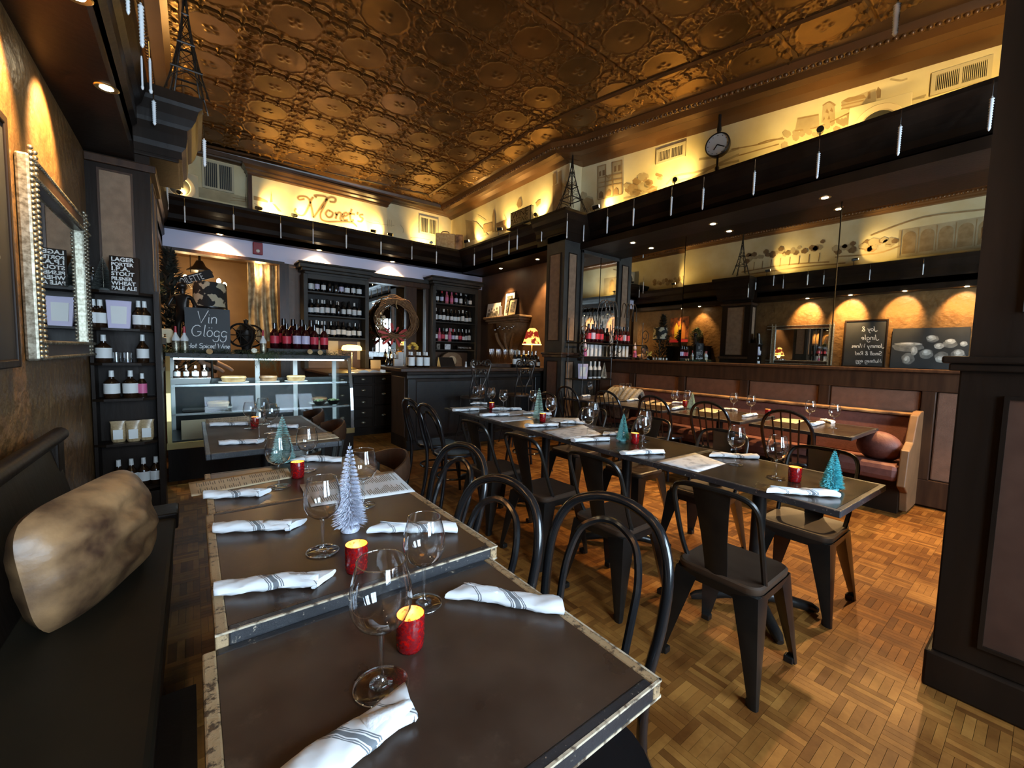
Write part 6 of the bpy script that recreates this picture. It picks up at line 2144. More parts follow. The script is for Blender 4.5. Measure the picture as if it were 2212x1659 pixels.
for k, (px, kd, yy) in enumerate(((1112, 'white', 5.55), (1121, 'silver', 5.6), (1131, 'plain', 5.5), (1141, 'plain', 5.62), (1149, 'low', 5.5), (1157, 'plain', 5.6), (1163, 'flask', 5.5))):
    bottle(kd, (ony(px, 780, yy).x, yy, BZ), '%s bottle from the left in the cluster under the scenic lamp on the bar' % ORD[k].capitalize(), 'bottles under the scenic lamp', .95)
c = ony(1149, 740, 5.75)
zs0, zs1 = zat(1149, 744, c.x, 5.75), zat(1149, 709, c.x, 5.75)
t = thing('scenic_lamp', 'lit glass lamp with a red and amber landscape shade on the bar', 'lamp', (c.x, 5.75, BZ))
a_, b2 = zs0 - BZ, zs1 - BZ
rW = .165
glow = new_mat('painted glass shade')
_m, _nt, _bb = glow
_tc = _nt.nodes.new('ShaderNodeTexCoord')
_no = nd(_nt, 'ShaderNodeTexNoise', Scale=7.0, Detail=4)
_nt.links.new(_tc.outputs['Object'], _no.inputs['Vector'])
_c = ramp(_nt, _no.outputs[0], [(.5, (.12, .008, .004)), (.56, (1, .5, .1))])
_nt.links.new(_c, _bb.inputs['Base Color'])
_nt.links.new(_c, _bb.inputs['Emission Color'])
_bb.inputs['Emission Strength'].default_value = 1.1
MB().lathe([(rW, a_), (rW * .98, a_ + .02), (rW * .8, a_ + (b2 - a_) * .4), (rW * .58, a_ + (b2 - a_) * .85), (rW * .3, b2)], 24).build('glass_shade', _m, t, smooth='all')
MB().tube([((rW + .003) * math.cos(x), (rW + .003) * math.sin(x), a_) for x in [2 * PI * k / 28 for k in range(28)]], .008, 6, True).build('shade_rim', M['shade_glow'], t, smooth=True)
MB().lathe([(0, 0), (.07, 0), (.06, .02), (.02, .04), (.03, .1), (.014, .16), (.012, a_ + .02), (0, a_ + .03)], 16).build('lamp_base', M['brass'], t, smooth=True)
MB().lathe([(0, b2), (.012, b2), (.008, b2 + .03), (0, b2 + .045)], 8).build('finial', M['brass'], t, smooth=True)
add_light('scenic_lamp_light', 'POINT', (c.x, 5.75, zs0 - .03), 5, (1, .62, .24), shadow_soft_size=.05)
t = thing('flower_vase', 'small vase of yellow flowers among the bar bottles', 'vase', (ony(1131, 780, 5.72).x, 5.72, BZ))
MB().lathe([(0, 0), (.03, 0), (.035, .05), (.02, .1), (.025, .12)], 12).build('vase', M['glass'], t, smooth=True)
ylw = mat('yellow petals', (.7, .42, .06), .6)
for k in range(9):
    a = k * 2.4
    MB().ball((.05 * math.cos(a), .04 * math.sin(a), .17 + .02 * (k % 3)), (.026, .026, .018), 8, 6).build('flower_head', ylw, t, smooth=True)
t = thing('flower_vase', 'bunch of yellow and orange flowers behind the amber bottles on the bar end', 'vase', (ony(893, 760, 5.86).x, 5.88, BZ))
MB().lathe([(0, 0), (.04, 0), (.045, .1), (.03, .2), (.034, .22)], 12).build('vase', M['glass'], t, smooth=True)
for k in range(12):
    a = k * 2.4
    MB().ball((.06 * math.cos(a), .05 * math.sin(a), .27 + .025 * (k % 4)), (.03, .03, .02), 8, 6).build('flower_head', ylw if k % 3 else M['shade_glow'] if False else ylw, t, smooth=True)

# bracket shelf on the bar wall with pictures
ya, yb3 = onx(1130, 672, 5.35).y, onx(1050, 690, 5.35).y
zt_ = zat(1090, 683, 5.35, onx(1090, 683, 5.35).y)
ym = (ya + yb3) / 2
hw = (yb3 - ya) / 2
t = thing('wall_bracket', 'carved wooden wall bracket shelf on the bar wall', 'bracket', (5.6, ym, zt_))
for o, z0, z1 in ((.0, -.05, 0), (.04, -.1, -.05), (.08, -.14, -.1)):
    MB().bx(-.34 + o, -.005, -hw + o, hw - o, z0, z1).build('shelf_board', M['stone'], t, bevel=.015)
mb = MB()
rings = []
for z, rx, ry in ((-.14, .24, hw * .8), (-.25, .22, hw * .75), (-.34, .17, hw * .68), (-.42, .2, hw * .55), (-.55, .16, hw * .42), (-.7, .1, hw * .3), (-.8, .05, hw * .16), (-.84, .02, hw * .05)):
    rings.append([(-.005 - rx * math.sin(PI * j / 14), -ry * math.cos(PI * j / 14), z) for j in range(15)])
mb.loft(rings)
mb.build('corbel', M['stone'], t, smooth=True)
for s in (-1, 0, 1):
    MB().tube(spline([(-.2, s * hw * .5, -.36), (-.19, s * hw * .35, -.55), (-.11, s * hw * .16, -.74)], 5), .035, 8).build('carved_rib', M['stone'], t, smooth=True)
for k in range(9):
    MB().ball((-.235 + .02 * (k % 2), -hw * .5 + k * hw * .125, -.22 - .03 * (k % 3)), (.025, .03, .025), 8, 6).build('glass_drop', M['chrome'], t, smooth=True)
def picture(lab, y, z, wd, hgt, frame, m0, inner, tilt, x=5.5, rz=0):
    t = thing('picture', lab, 'picture', (x, y, z), R(-90) + rz)
    f = .0 if frame is None else .025
    piv = Matrix.Rotation(R(-tilt), 4, 'X')
    if frame is not None:
        for a0, a1, b0, b1 in ((-wd / 2, -wd / 2 + f, 0, hgt), (wd / 2 - f, wd / 2, 0, hgt), (-wd / 2 + f, wd / 2 - f, 0, f), (-wd / 2 + f, wd / 2 - f, hgt - f, hgt)):
            MB().bx(a0, a1, -.012, .012, b0, b1, M=piv).build('frame_rail', frame, t)
    MB().bx(-wd / 2 + f, wd / 2 - f, -.006, .006, f, hgt - f, M=piv).build('mount', m0, t)
    MB().bx(-wd / 2 + f + inner, wd / 2 - f - inner, -.008, .006, f + inner, hgt - f - inner, M=piv).build('image', M['photo'], t)
    return t, piv
p_ = lambda px: onx(px, 660, 5.48).y
t, _ = picture('tall framed picture with pale mount at the back of the wall bracket', p_(1097), zt_, .38, .55, M['brown_wood'], M['paper'], .06, 6, 5.5)
t, _ = picture('silver framed picture at the street side of the wall bracket', p_(1112), zt_, .3, .38, M['black_wood'], M['cream_paper'], .05, 10, 5.4)
t, _ = picture('wide unframed group photograph of four people on the wall bracket', p_(1069), zt_, .5, .33, None, M['paper'], .5, 8, 5.42)
for ch in list(t.children):
    if ch.name.startswith('image'):
        bpy.data.objects.remove(ch)
for k in range(4):
    x = -.16 + k * .1
    mb = MB()
    mb.bx(x - .055, x + .055, -.0075, -.006, .0, .12 + .03 * (k % 2), M=Matrix.Rotation(R(-8), 4, 'X'))
    mb.lathe([(0, 0), (.026, 0)], 14, M=Matrix.Rotation(R(-8), 4, 'X') @ Matrix.Translation((x, -.0085, .17 + .03 * (k % 2))) @ Matrix.Rotation(R(90), 4, 'X') @ Matrix.Diagonal((1, 1.3, 1, 1)))
    mb.build('printed_figure', M['black_wood'] if False else M['photo'], t)
t = thing('pillar_candle', 'white pillar candle between the pictures on the wall bracket', 'candle', (5.36, p_(1091), zt_))
MB().lathe([(0, 0), (.035, 0), (.035, .22), (.03, .225), (0, .22)], 14).build('candle', M['white_plastic'], t, smooth=True)
MB().lathe([(.05, 0), (.05, .05), (.045, .05), (.045, 0)], 14).build('saucer', M['card_white'], t, smooth=True)

# ================================================================== wire stand by the pier
es = thing('wire_stand', 'black wrought wire plant stand with bottles beside the pier', 'stand', (5.16, 4.655, 0))
def loop_tube(nm, pts, r_=.008, par=es):
    MB().tube(pts, r_, 6).build(nm, M['rust'], par, smooth=True)
for x, y in ((-.34, -.17), (.34, -.17), (-.34, .16), (.34, .16)):
    loop_tube('upright', [(x, y, 0), (x, y, 1.98)])
for z in (1.0, 1.36, 1.58):
    pts = [(-.36, -.18, z), (.36, -.18, z), (.36, .17, z), (-.36, .17, z)]
    MB().tube(pts, .01, 6, True).build('shelf_rim', M['rust'], es)
    sl_ = MB()
    for k in range(9):
        sl_.cyl((-.34 + k * .085, -.18, z), (-.34 + k * .085, .17, z), .004, n=5)
    sl_.build('shelf_wires', M['rust'], es)
for s, x in ((-1, -.36), (1, .34)):
    for z in (1.75, 1.5):
        sp_ = spiral(0, z, .12, 1.4, -PI / 2, s, 22)
        loop_tube('scroll', [(x + xx, -.21, zz) for xx, zz in sp_], .007)
for k in range(4):
    x = -.1 + k * .09
    loop_tube('arched_wire', spline([(x, -.2, 1.98), (x + .04, -.22, 2.2), (x + .14, -.24, 2.25), (x + .2, -.25, 2.02)], 5), .007)
zE = 1.591
for k, (dx, kd) in enumerate(((-.13, 'rose'), (-.03, 'rosew'), (.07, 'rose'), (.17, 'rose'))):
    bottle(kd, (5.2 + dx, 4.62, zE), '%s bottle from the left on the wire stand by the pier' % ORD[k], 'red bottles on the wire stand')
t = thing('gnome_ornament', 'small pale hanging figure on the left of the wire stand', 'ornament', (4.93, 4.55, 1.37))
MB().lathe([(0, 0), (.035, .0), (.03, .09), (.02, .12), (0, .13)], 12).build('robe', M['pink_label'], t, smooth=True)
MB().ball((0, 0, .14), .028, 10, 8).build('head', M['cream_paper'], t, smooth=True)
MB().lathe([(.03, .15), (.018, .2), (0, .27)], 12).build('hat', M['lilac_label'], t, smooth=True)
for k, (dx, dy) in enumerate(((-.08, -.1), (.03, -.08), (.12, -.1))):
    bottle('creamtop', (5.2 + dx * 1.05, 4.64 + dy * .5, 1.012), 'cream topped bottle on the lower shelf of the wire stand, %s from the left' % ORD[k], 'cream topped bottles on the wire stand', .95)
bristle_tree('cone_tree', 'white cone tree at the right of the lower wire stand shelf', Vector((5.43, 4.57, 1.012)), .26, .05, (.6, .6, .52), (.75, .74, .66), 9, 24, 40)
for k in range(4):
    o = MB().bx(-.03, .03, -.03, .03, 0, .19).build('gift_box', M['map_print'] if k % 2 else M['card_white'], bevel=.003)
    o.location = (5.06 + k * .1, 4.64, 1.371)
    tag(o, 'pale gift box on the middle shelf of the wire stand, %s from the left' % ORD[k], 'box', 'gift boxes on the wire stand')

# ================================================================== glass icicles along the soffits
def mk_icicle(twist):
    def make():
        t = root('glass_icicle')
        MB().cyl((0, 0, 0), (0, 0, -.1), .0025, n=5).build('hanger', M['chrome'], t)
        if twist:
            MB().lathe([(.004, -.1), (.006, -.11)] + [(.0125 * (1 - .25 * (k / 24)) if k % 2 else .007, -.11 - .19 * k / 24) for k in range(25)] + [(.006, -.305), (0, -.315)], 10).build('twisted_drop', M['ice'], t, smooth='all')
        else:
            MB().lathe([(.004, -.1), (.0065, -.12), (.006, -.29), (.009, -.3), (.006, -.315), (0, -.32)], 8).build('rod_drop', M['ice'], t, smooth='all')
        return t
    return make


M['ice'] = mat('cut glass icicle', (.97, .97, .97), .18, metal=0)
M['ice'].node_tree.nodes['Principled BSDF'].inputs['Specular IOR Level'].default_value = 1.0


def icicles(rows, plane, where, grp):
    for k, (px, y0, y1, tw) in enumerate(rows):
        p = plane(px, y0)
        L = p.z - zat(px, y1, p.x, p.y)
        inst('ice%d' % tw, mk_icicle(tw), '%s glass icicle from the left hanging %s' % (ORD[k].capitalize(), where), 'icicle ornament', p, 0, grp, (1.35, 1.35, L / .32))


icicles([(360, 372, 455, 1), (398, 428, 481, 0), (504, 446, 498, 1), (606, 467, 515, 0), (676, 479, 527, 0), (748, 492, 538, 1), (823, 508, 551, 1), (890, 519, 561, 0), (943, 530, 571, 1)], lambda a, b: ony(a, b, 8.19), 'along the back soffit', 'glass icicles on the back soffit')
icicles([(1025, 536, 575, 1), (1063, 522, 563, 0), (1100, 505, 551, 1), (1118, 492, 541, 1), (1171, 472, 522, 0)], lambda a, b: onx(a, b, 4.69 if a > 1150 else 4.72), 'along the bar soffit', 'glass icicles on the bar soffit')
icicles([(1226, 460, 515, 0)], lambda a, b: ony(a, b, PY - .15), 'from the pier capital', 'glass icicles on the pier capital')
icicles([(1262, 470, 522, 0), (1313, 450, 506, 1), (1370, 430, 490, 1), (1452, 403, 468, 1), (1521, 382, 455, 1), (1632, 344, 423, 1), (1771, 300, 387, 1), (1948, 238, 337, 1), (2147, 172, 283, 1)], lambda a, b: onx(a, b, 5.045), 'along the mirror soffit', 'glass icicles on the mirror soffit')
icicles([(302, -40, 105, 1), (322, 90, 202, 0), (331, 190, 272, 1), (440, 270, 362, 1)], lambda a, b: ony(a, b, 3.4 if a < 310 else 4.1 if a < 325 else 4.5 if a < 400 else 4.54), 'by the left pilaster', 'glass icicles by the left pilaster')
icicles([(1942, -30, 78, 1)], lambda a, b: ony(a, b, .62), 'from the ceiling near the front pier', 'glass icicles at the front')
for k, y in enumerate((3.9, 3.1, 2.3, 1.5, .7, 0)):
    inst('ice%d' % (k % 2), mk_icicle(k % 2), 'glass icicle on the left soffit, %s from the pilaster towards the street' % ORD[k], 'icicle ornament', (-.225, y, 3.42), 0, 'glass icicles on the left soffit', 1)


# ================================================================== vents, speakers, clock, towers, sign, luggage
def vent(lab, o, xd, nrm, wd, hg, slots):
    xd, nrm = Vector(xd).normalized(), Vector(nrm).normalized()
    t = thing('air_vent', lab, 'vent', o)
    up = Vector((0, 0, 1))
    def bar(a0, a1, z0, z1, d0, d1):
        lo = [xd * a + nrm * d + up * z0 for a, d in ((a0, d0), (a1, d0), (a1, d1), (a0, d1))]
        return lo, [p + up * (z1 - z0) for p in lo]
    f = .035
    for a0, a1, z0, z1 in ((-wd / 2, wd / 2, 0, f), (-wd / 2, wd / 2, hg - f, hg), (-wd / 2, -wd / 2 + f, f, hg - f), (wd / 2 - f, wd / 2, f, hg - f)):
        MB().hexa(*bar(a0, a1, z0, z1, 0, .025)).build('frame_rail', M['vent_paint'], t)
    MB().hexa(*bar(-wd / 2 + f, wd / 2 - f, f, hg - f, 0, .004)).build('dark_recess', M['grille_dark'], t)
    for k in range(slots):
        a = -wd / 2 + f + (wd - 2 * f) * (k + .5) / slots
        MB().hexa(*bar(a - .003, a + .003, f, hg - f, .006, .02)).build('slat', M['vent_paint'], t)
    MB().hexa(*bar(-.012, .012, f, hg - f, .004, .024)).build('centre_bar', M['vent_paint'], t)
    return t


def ctr(a, b):
    return (a + b) / 2


p0, p1 = ony(437, 405, 8.975), ony(505, 372, 8.975)
vent('dark slotted air vent at the left of the back mural', ((p0.x + p1.x) / 2, 8.975, p0.z), (1, 0, 0), (0, -1, 0), p1.x - p0.x, p1.z - p0.z + .1, 14)
p0, p1 = ony(905, 503, 8.975), ony(945, 480, 8.975)
vent('small dark air vent right of the painted shop name', ((p0.x + p1.x) / 2, 8.975, p0.z), (1, 0, 0), (0, -1, 0), p1.x - p0.x, p1.z - p0.z + .06, 10)
p0, p1 = onp(1418, 356, MP, MN), onp(1481, 337, MP, MN)
zz = onp(1418, 325, MP, MN).z
vent('square air vent beside the clock on the right mural', (p0 + p1) / 2 + Vector((0, 0, p0.z - (p0.z + p1.z) / 2)), p1 - p0, MN, (p1.xy - p0.xy).length, zz - p0.z, 16)
p0, p1 = onp(2008, 208, MP, MN), onp(2140, 170, MP, MN)
zz = onp(2008, 160, MP, MN).z
vent('wide air vent at the near end of the right mural', (p0 + p1) / 2 + Vector((0, 0, p0.z - (p0.z + p1.z) / 2)), p1 - p0, MN, (p1.xy - p0.xy).length, zz - p0.z, 26)


def speaker(lab, loc, rz, s):
    t = thing('speaker', lab, 'speaker', loc, rz)
    MB().bx(-s / 2, s / 2, -.1, .1, 0, s).build('speaker_box', M['vent_paint'], t, bevel=.006)
    Mx = Matrix.Translation((0, -.101, s * .5)) @ Matrix.Rotation(R(90), 4, 'X')
    MB().lathe([(s * .28, 0), (s * .3, .012), (s * .4, .012), (s * .42, 0)], 28, M=Mx).build('ring', M['cream_paper'], t, smooth=True)
    MB().lathe([(0, .002), (s * .28, .002)], 24, M=Mx).build('cone', M['grille_dark'], t)
    return t


p = ony(388, 400, 8.75)
speaker('tan box speaker with a ring on the back ledge at far left', (p.x, 8.72, SZ1), 0, .48)
p = onp(1898, 250, MP + MN * .22, MN)
speaker('tan box speaker with a ring on the mirror soffit ledge', (p.x, p.y, SZ1), math.atan2(MN.x, -MN.y), .5)

# clock on its post between ledge and cornice
p = onp(1550, 340, MP + MN * .25, MN)
t = thing('post_clock', 'round railway style clock on a turned post in front of the right mural', 'clock', (p.x, p.y, SZ1), math.atan2(MN.x, -MN.y))
zc = zat(1542, 317, p.x, p.y) - SZ1
MB().lathe([(0, 0), (.05, 0), (.05, .02), (.02, .05), (.035, .09), (.018, .13), (.03, zc * .45), (.015, zc * .5), (.015, zc - .14), (0, zc - .14)], 14).build('post', M['rust'], t, smooth=True)
MB().lathe([(.014, zc + .14), (.03, zc + .2), (.02, zc + .3), (.02, ZM + .1 - SZ1)], 12).build('hanger', M['rust'], t, smooth=True)
Mx = Matrix.Translation((0, -.04, zc)) @ Matrix.Rotation(R(90), 4, 'X')
MB().lathe([(0, -.08), (.14, -.08), (.15, -.04), (.15, .01), (.135, .02), (.135, .005)], 30, M=Mx).build('clock_case', M['rust'], t, smooth=True)
MB().lathe([(0, .004), (.135, .004)], 30, M=Mx).build('dial', M['card_white'], t)
for a, L in ((118, .1), (215, .07)):
    MB().hexa(*[[(x, y, zc + z) for x, z in [(L * math.sin(R(a)) - .006 * math.cos(R(a)), L * math.cos(R(a)) + .006 * math.sin(R(a))), (L * math.sin(R(a)) + .006 * math.cos(R(a)), L * math.cos(R(a)) - .006 * math.sin(R(a))), (.006 * math.cos(R(a)), -.006 * math.sin(R(a))), (-.006 * math.cos(R(a)), .006 * math.sin(R(a)))]] for y in (-.047, -.05)]).build('hand', M['black_metal'], t)
for k in range(12):
    a = k * PI / 6
    MB().ball((.115 * math.sin(a), -.045, zc + .115 * math.cos(a)), (.006, .002, .006), 6, 4).build('hour_mark', M['black_metal'], t)


def tower(lab, loc, hgt, bw):
    t = thing('wire_tower', lab, 'tower ornament', loc)
    def half(f):
        return bw * ((1 - f) ** 1.9 * .94 + .03 * (1 - f)) + .004
    for sx in (-1, 1):
        for sy in (-1, 1):
            for k in (.0, .28):
                MB().tube([(sx * half(f) * (1 - k * (1 - f)), sy * half(f), f * hgt) for f in [j / 12 for j in range(13)]], .007, 5).build('leg', M['rust'], t)
    for f in (.22, .45, .7):
        w_ = half(f) * 1.1
        MB().tube([(-w_, -w_, f * hgt), (w_, -w_, f * hgt), (w_, w_, f * hgt), (-w_, w_, f * hgt)], .009, 5, True).build('platform', M['rust'], t)
    cb = MB()
    for s in (-1, 1):
        for f0, f1 in ((.22, .34), (.34, .45), (.45, .57), (.57, .7), (.7, .85)):
            a, b_ = half(f0), half(f1)
            for q_ in (-1, 1):
                cb.cyl((-q_ * a, s * a, f0 * hgt), (q_ * b_, s * b_, f1 * hgt), .003, n=4)
                cb.cyl((s * a, -q_ * a, f0 * hgt), (s * b_, q_ * b_, f1 * hgt), .003, n=4)
    cb.build('lattice', M['rust'], t)
    for s in (-1, 1):
        MB().tube([(half(.05) * math.cos(a), s * half(.1), .02 + .17 * hgt * math.sin(a)) for a in [PI * j / 12 for j in range(13)]], .005, 5).build('arch', M['rust'], t)
    MB().cyl((0, 0, hgt * .98), (0, 0, hgt * 1.05), .005, .002, 6).build('spire', M['rust'], t)
    return t


p = onx(1186, 468, 4.78)
tower('wire lattice tower standing on the pier capital', (4.82, 4.86, SZ1), zat(1184, 336, 4.82, 4.86) - SZ1, .18)
tower('tall wire lattice tower on the left pilaster capital', (.02, 4.78, 3.5), 1.02, .15)
# sign on its little stand
p = onx(1126, 500, 4.78)
t = thing('tasting_sign', 'dark wooden sign reading wine tasting on the bar ledge', 'sign', (4.78, p.y, SZ1), R(-90))
zs = zat(1126, 484, 4.78, p.y) - SZ1
MB().bx(-.3, .3, -.03, .03, zs, zs + .26).build('board', M['grey_wood'], t, bevel=.006)
MB().bx(-.28, .28, -.034, -.03, zs + .02, zs + .24).build('face', M['pewter'], t)
text_mesh('WINE', .15, (-.24, -.035, zs + .13), (1, 0, 0), (0, 0, 1), M['black_wood'], 'lettering', t, sx_=1.2)
text_mesh('TASTING', .13, (-.27, -.035, zs + .03), (1, 0, 0), (0, 0, 1), M['black_wood'], 'lettering', t, sx_=.92)
MB().lathe([(0, 0), (.08, 0), (.02, .02), (.012, zs), (0, zs)], 12).build('post', M['rust'], t, smooth=True)
for s in (-1, 1):
    MB().tube([(x, 0, z) for x, z in spiral(s * .06, zs - .05, .05, 1.2, PI / 2, s)], .008, 6).build('scroll', M['rust'], t, smooth=True)
MB().bx(-.24, .24, -.16, .1, -.004, .015).build('foot_board', M['black_wood'], t)
# wicker suitcase
p = ony(1005, 530, 8.6)
t = thing('wicker_basket', 'old wicker suitcase standing in the back corner of the ledge', 'basket', (4.62, 8.45, SZ1), R(-30))
MB().bx(-.3, .12, -.1, .1, 0, .36).build('case_body', M['cake'], t, bevel=.02)
MB().bx(.125, .3, -.1, .1, 0, .35).build('case_side', M['leather'], t, bevel=.02)
MB().tube(spline([(-.18, 0, .36), (-.15, 0, .41), (-.03, 0, .41), (0, 0, .36)], 5), .012, 6).build('handle', M['leather'], t)
# fire alarm on the lavender header
a, b_ = ony(546, 549, YB - .03), ony(567, 526, YB - .03)
t = thing('fire_alarm', 'red fire alarm strobe on the lavender header', 'alarm', ((a.x + b_.x) / 2, YB - .02, a.z))
wd = b_.x - a.x
MB().bx(-wd / 2, wd / 2, -.05, 0, 0, b_.z - a.z).build('alarm_body', mat('alarm red', (.25, .01, .02), .4), t, bevel=.012)
MB().ball((.0, -.05, .06), (.03, .02, .03), 12, 8).build('strobe_lens', M['white_plastic'], t, smooth=True)

# ================================================================== painted murals (flat paint a little proud of the plaster)
def painted(plane, nrm, parent, m, polys=(), lines=(), wd=.012, name='painted_shape', off=.003):
    for pts in polys:
        mb = MB()
        n = len(pts)
        mb.add([plane(*p) + Vector(nrm) * off for p in pts], [tuple(range(n))])
        mb.build(name, m, parent)
    for pts in lines:
        MB().stroke([plane(*p) for p in pts], wd, nrm, off + .0015, smooth=4).build('painted_line', m, parent)


NB = (0, -1, 0)
sg = lambda x, y: ony(320 + x * .25316, 300 + y * .25316, YS)
for wdt, m__, of in ((.05, M['haze_paint'], .002), (.026, M['sepia_dark'], .004)):
    for pts in ([(1262, 592), (1250, 618), (1278, 646), (1322, 652), (1356, 606), (1392, 520), (1408, 500)], [(1335, 512), (1292, 520), (1278, 502), (1300, 490), (1352, 498), (1382, 540), (1410, 672)], [(1410, 672), (1455, 610), (1515, 525), (1560, 498), (1598, 512), (1590, 540), (1548, 536)],
                [(1438, 502), (1420, 486), (1452, 484), (1522, 502), (1500, 575), (1470, 640), (1480, 688), (1535, 706), (1640, 706), (1740, 714), (1784, 752)], [(1545, 612), (1575, 632), (1565, 664), (1535, 668), (1515, 640), (1530, 612), (1548, 610)],
                [(1592, 630), (1608, 640), (1600, 682)], [(1604, 650), (1628, 628), (1648, 640), (1640, 684), (1656, 690)], [(1664, 664), (1700, 652), (1696, 632), (1672, 636), (1662, 664), (1672, 690), (1705, 690)], [(1738, 598), (1724, 650), (1730, 694), (1756, 694)], [(1708, 636), (1764, 644)], [(1790, 624), (1784, 648)],
                [(1836, 646), (1806, 650), (1812, 668), (1832, 680), (1818, 706), (1786, 702)]):
        MB().stroke([sg(*p) for p in pts], wdt, NB, of, smooth=5).build('painted_lettering', m__, wmk)
SGp = lambda x, y: ony(320 + x * .25316, 300 + y * .25316, YS)
painted(SGp, NB, wmk, M['sepia'], [[(1040, 540), (1050, 440), (1062, 540)], [(900, 485), (960, 500), (1020, 530), (1020, 545), (900, 520)], [(1060, 550), (1085, 560), (1140, 622), (1110, 616)]], [], name='painted_tree')
painted(SGp, NB, wmk, M['haze_paint'], [], [[(905, 550), (980, 590), (1060, 610)], [(1860, 700), (1920, 720), (2100, 740)], [(2040, 690), (2042, 745)], [(2060, 690), (2062, 748)], [(2075, 695), (2077, 750)], [(1930, 700), (1960, 705), (1980, 720)]])
BKp = lambda x, y: ony(320 + x * .25316, 300 + y * .25316, 8.975)
painted(BKp, NB, wmk, M['haze_paint'], [[(160, 300), (360, 360), (380, 400), (480, 420), (850, 500), (850, 580), (500, 510), (170, 445)]], [], name='painted_hill')
painted(BKp, NB, wmk, M['sepia'], [[(826, 530), (829, 455), (835, 530)], [(846, 535), (850, 448), (856, 535)]], [[(700, 525), (780, 530), (850, 540)], [(720, 500), (840, 520)]], name='painted_tree')
BK3 = lambda x, y: ony(560 + x * .25316, 480 + y * .25316, 8.975)
painted(BK3, NB, wmk, M['haze_paint'], [], [[(1290, 130), (1400, 140), (1500, 165)], [(1200, 20), (1230, 60), (1225, 90)], [(1560, 110), (1600, 120), (1640, 160)]])
# bar mural: small town with towers
NBX = (-1, 0, 0)
BR = lambda x, y: onx(1000 + x * .27125, 160 + y * .27125, 4.945)
painted(BR, NBX, wmb, M['sepia'], [[(160, 1200), (230, 1180), (235, 1250), (165, 1265)], [(235, 1260), (235, 1130), (245, 1070), (257, 1130), (258, 1255)], [(262, 1190), (345, 1160), (345, 1250), (262, 1260)], [(428, 1040), (440, 1000), (458, 985), (470, 1030), (465, 1060), (440, 1065)], [(580, 1030), (600, 1005), (620, 1000), (620, 1030), (590, 1060)], [(715, 800), (745, 780), (750, 870), (718, 890)], [(760, 780), (788, 765), (790, 860), (762, 875)], [(715, 890), (790, 860), (790, 1080), (715, 1100)]], [], name='painted_building')
painted(BR, NBX, wmb, M['haze_paint'], [[(20, 1160), (110, 1180), (200, 1280), (30, 1340)], [(270, 1200), (340, 1175), (340, 1190), (270, 1215)]], [[(445, 1062), (443, 1110)], [(120, 1130), (180, 1170)], [(330, 1120), (350, 1170)]], name='painted_roof')
cl_ = MB()
for k in range(7):
    a = BR(268 + k * 11, 1190 - k * 4)
    cl_.bx(4.938, 4.9402, a.y - .02, a.y + .02, a.z - .07, a.z)
cl_.build('painted_windows', M['sepia_dark'], wmb)
# short return of the pier
RT = lambda x, y: ony(1000 + x * .27125, 160 + y * .27125, 5.045)
painted(RT, NB, wmb, M['sepia'], [[(805, 830), (865, 900), (865, 935), (805, 880)]], [[(805, 900), (865, 950)], [(805, 960), (868, 1000)], [(820, 880), (820, 960)], [(840, 900), (840, 980)]], .01, name='painted_building')
# angled mural on the right
RM = lambda x, y: onp(1000 + x * .27125, 160 + y * .27125, MP, MN)
painted(RM, MN, wmr, M['haze_paint'], [[(1078, 735), (1138, 718), (1138, 985), (1076, 1000)], [(1190, 703), (1268, 686), (1265, 955), (1192, 972)], [(1138, 808), (1190, 796), (1192, 972), (1138, 985)]], [], name='painted_cathedral', off=.002)
painted(RM, MN, wmr, M['sepia_dark'], [[(1085, 780), (1102, 770), (1102, 810), (1085, 818)], [(1112, 768), (1130, 762), (1130, 805), (1112, 810)], [(1205, 735), (1222, 730), (1222, 775), (1205, 780)], [(1236, 728), (1256, 722), (1256, 768), (1236, 774)], [(1085, 990), (1085, 950), (1100, 930), (1118, 945), (1118, 985)], [(1145, 975), (1146, 935), (1163, 915), (1180, 930), (1180, 968)], [(1200, 962), (1202, 920), (1220, 902), (1238, 918), (1240, 955)]], [], name='painted_arch', off=.004)
for ln in ([(1072, 740), (1142, 720)], [(1186, 706), (1270, 686)], [(1075, 830), (1268, 790)], [(1075, 870), (1268, 832)], [(1075, 905), (1268, 870)], [(1075, 1002), (1265, 957)], [(1140, 805), (1165, 830), (1190, 795)], [(1077, 735), (1075, 1000)], [(1138, 720), (1138, 988)], [(1190, 700), (1192, 974)], [(1267, 688), (1265, 955)]):
    MB().stroke([RM(*p) for p in ln], .018, MN, .005, smooth=3).build('painted_line', M['sepia'], wmr)


def tree_blob(plane, nrm, parent, cx, cy_, r, m__, n=5, seed=1, nm='painted_tree'):
    r_ = random.Random(seed)
    for k in range(n):
        x, y, q_ = cx + r_.uniform(-1, 1) * r * 1.1, cy_ + r_.uniform(-.8, .8) * r, r * r_.uniform(.45, .75)
        pts = [(x + q_ * math.cos(2 * PI * j / 16) * (1 + .12 * math.sin(j * 2.3)), y + q_ * .9 * math.sin(2 * PI * j / 16) * (1 + .12 * math.cos(j * 1.7))) for j in range(16)]
        mb = MB()
        mb.add([plane(*p) + Vector(nrm) * (.002 + .0008 * k) for p in pts], [tuple(range(16))])
        mb.build(nm, m__ if k % 2 else M['haze_paint'], parent)


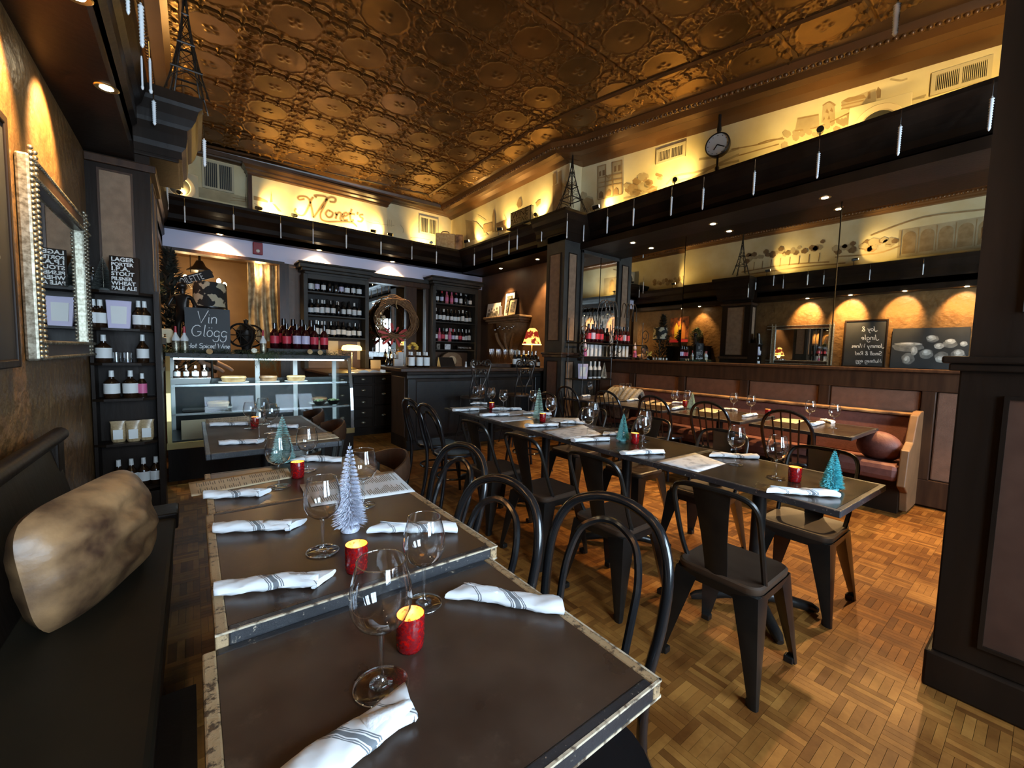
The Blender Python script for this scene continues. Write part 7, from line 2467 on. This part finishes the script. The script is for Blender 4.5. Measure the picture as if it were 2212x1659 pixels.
for k, (x, y, r) in enumerate(((930, 980, 50), (970, 1050, 60), (1430, 830, 50), (1400, 900, 60), (1340, 920, 45), (1470, 900, 45), (1560, 820, 24), (1000, 1080, 40))):
    tree_blob(RM, MN, wmr, x, y, r, M['sepia'], 6, k)
painted(RM, MN, wmr, M['haze_paint'], [], [[(1280, 990), (1400, 960), (1550, 900)], [(1620, 880), (1700, 810), (1900, 770), (2200, 640)], [(1650, 900), (1720, 850), (1850, 820), (2000, 740), (2200, 690)], [(1880, 680), (2000, 660), (2200, 590)], [(1660, 850), (1690, 820), (1720, 850), (1720, 890)]], .03)
RN = lambda x, y: onp(1580 + x * .28571, y * .28571, MP, MN)
painted(RN, MN, wmr, M['haze_paint'], [[(500, 890), (660, 860), (665, 960), (480, 990)], [(690, 800), (740, 775), (780, 800), (785, 900), (680, 930)], [(830, 770), (1030, 690), (1090, 670), (1095, 770), (900, 830), (835, 820)]], [], name='painted_castle', off=.002)
painted(RN, MN, wmr, M['sepia'], [[(710, 850), (722, 820), (735, 845), (735, 860)], [(745, 840), (757, 812), (768, 835), (768, 850)], [(690, 920), (700, 880), (712, 915)], [(725, 910), (737, 870), (748, 900)], [(835, 765), (880, 740), (1000, 715), (1020, 740), (880, 775)], [(1030, 700), (1050, 690), (1052, 745), (1030, 750)], [(1095, 690), (1108, 655), (1132, 680), (1128, 740), (1100, 745)]],
        [[(500, 900), (660, 868)], [(690, 800), (740, 772), (785, 800)], [(830, 800), (1000, 760)], [(830, 825), (1000, 790)], [(0, 1130), (220, 1090), (390, 1040)], [(0, 1190), (80, 1170), (360, 1090)], [(200, 1090), (290, 1060), (400, 1050)], [(480, 990), (660, 960), (900, 850)]], .016, name='painted_castle')
for k, (x, y, r) in enumerate(((450, 1020, 40), (560, 1000, 40), (650, 990, 36), (760, 950, 40), (850, 900, 44), (420, 1090, 30))):
    tree_blob(RN, MN, wmr, x, y, r, M['haze_paint'], 5, 20 + k)
painted(RN, MN, wmr, M['haze_paint'], [], [[(1320, 780), (1380, 750), (1470, 720)], [(1200, 600), (1280, 610), (1330, 595)], [(1330, 760), (1460, 735)]], .02)
# left mural: a row of trees and an aqueduct (seen in the mirror)
LM = lambda y, z: Vector((XL + .06, y, z))
NL = (1, 0, 0)
for k in range(9):
    y = 4.9 - k * .2
    tree_blob(LM, NL, wml, y, 4.02 + .03 * (k % 3) - .02 * k * 0, .1, M['sepia_dark'], 4, 40 + k)
    painted(LM, NL, wml, M['sepia_dark'], [], [[(y, 3.9), (y + .01, 3.7)]], .014)
for k in range(6):
    tree_blob(LM, NL, wml, 2.9 - k * .16, 3.9, .11, M['sepia_dark'], 5, 60 + k)
painted(LM, NL, wml, M['haze_paint'], [[(1.95, 3.55), (1.95, 4.12), (-.4, 4.14), (-.4, 3.55)]], [], name='painted_aqueduct', off=.002)
for k in range(8):
    y = 1.78 - k * .26
    painted(LM, NL, wml, M['sepia'], [[(y + .1, 3.62)] + [(y + .1 * math.cos(PI * j / 8), 3.95 + .11 * math.sin(PI * j / 8)) for j in range(9)] + [(y - .1, 3.62)]], [[(y + .13, 3.6), (y + .13, 4.1)]], name='painted_arch', off=.004)
painted(LM, NL, wml, M['sepia'], [], [[(5.0, 3.68), (4.0, 3.72), (3.1, 3.66)], [(4.8, 3.6), (3.6, 3.62), (2.8, 3.58)], [(2.4, 4.1), (1.6, 4.3), (.6, 4.25), (0, 4.4)], [(3.0, 3.75), (2.3, 3.7), (1.9, 3.8)]], .03)
for k in range(5):
    tree_blob(LM, NL, wml, 7.9 - k * .2, 3.72, .1, M['sepia'], 4, 80 + k)
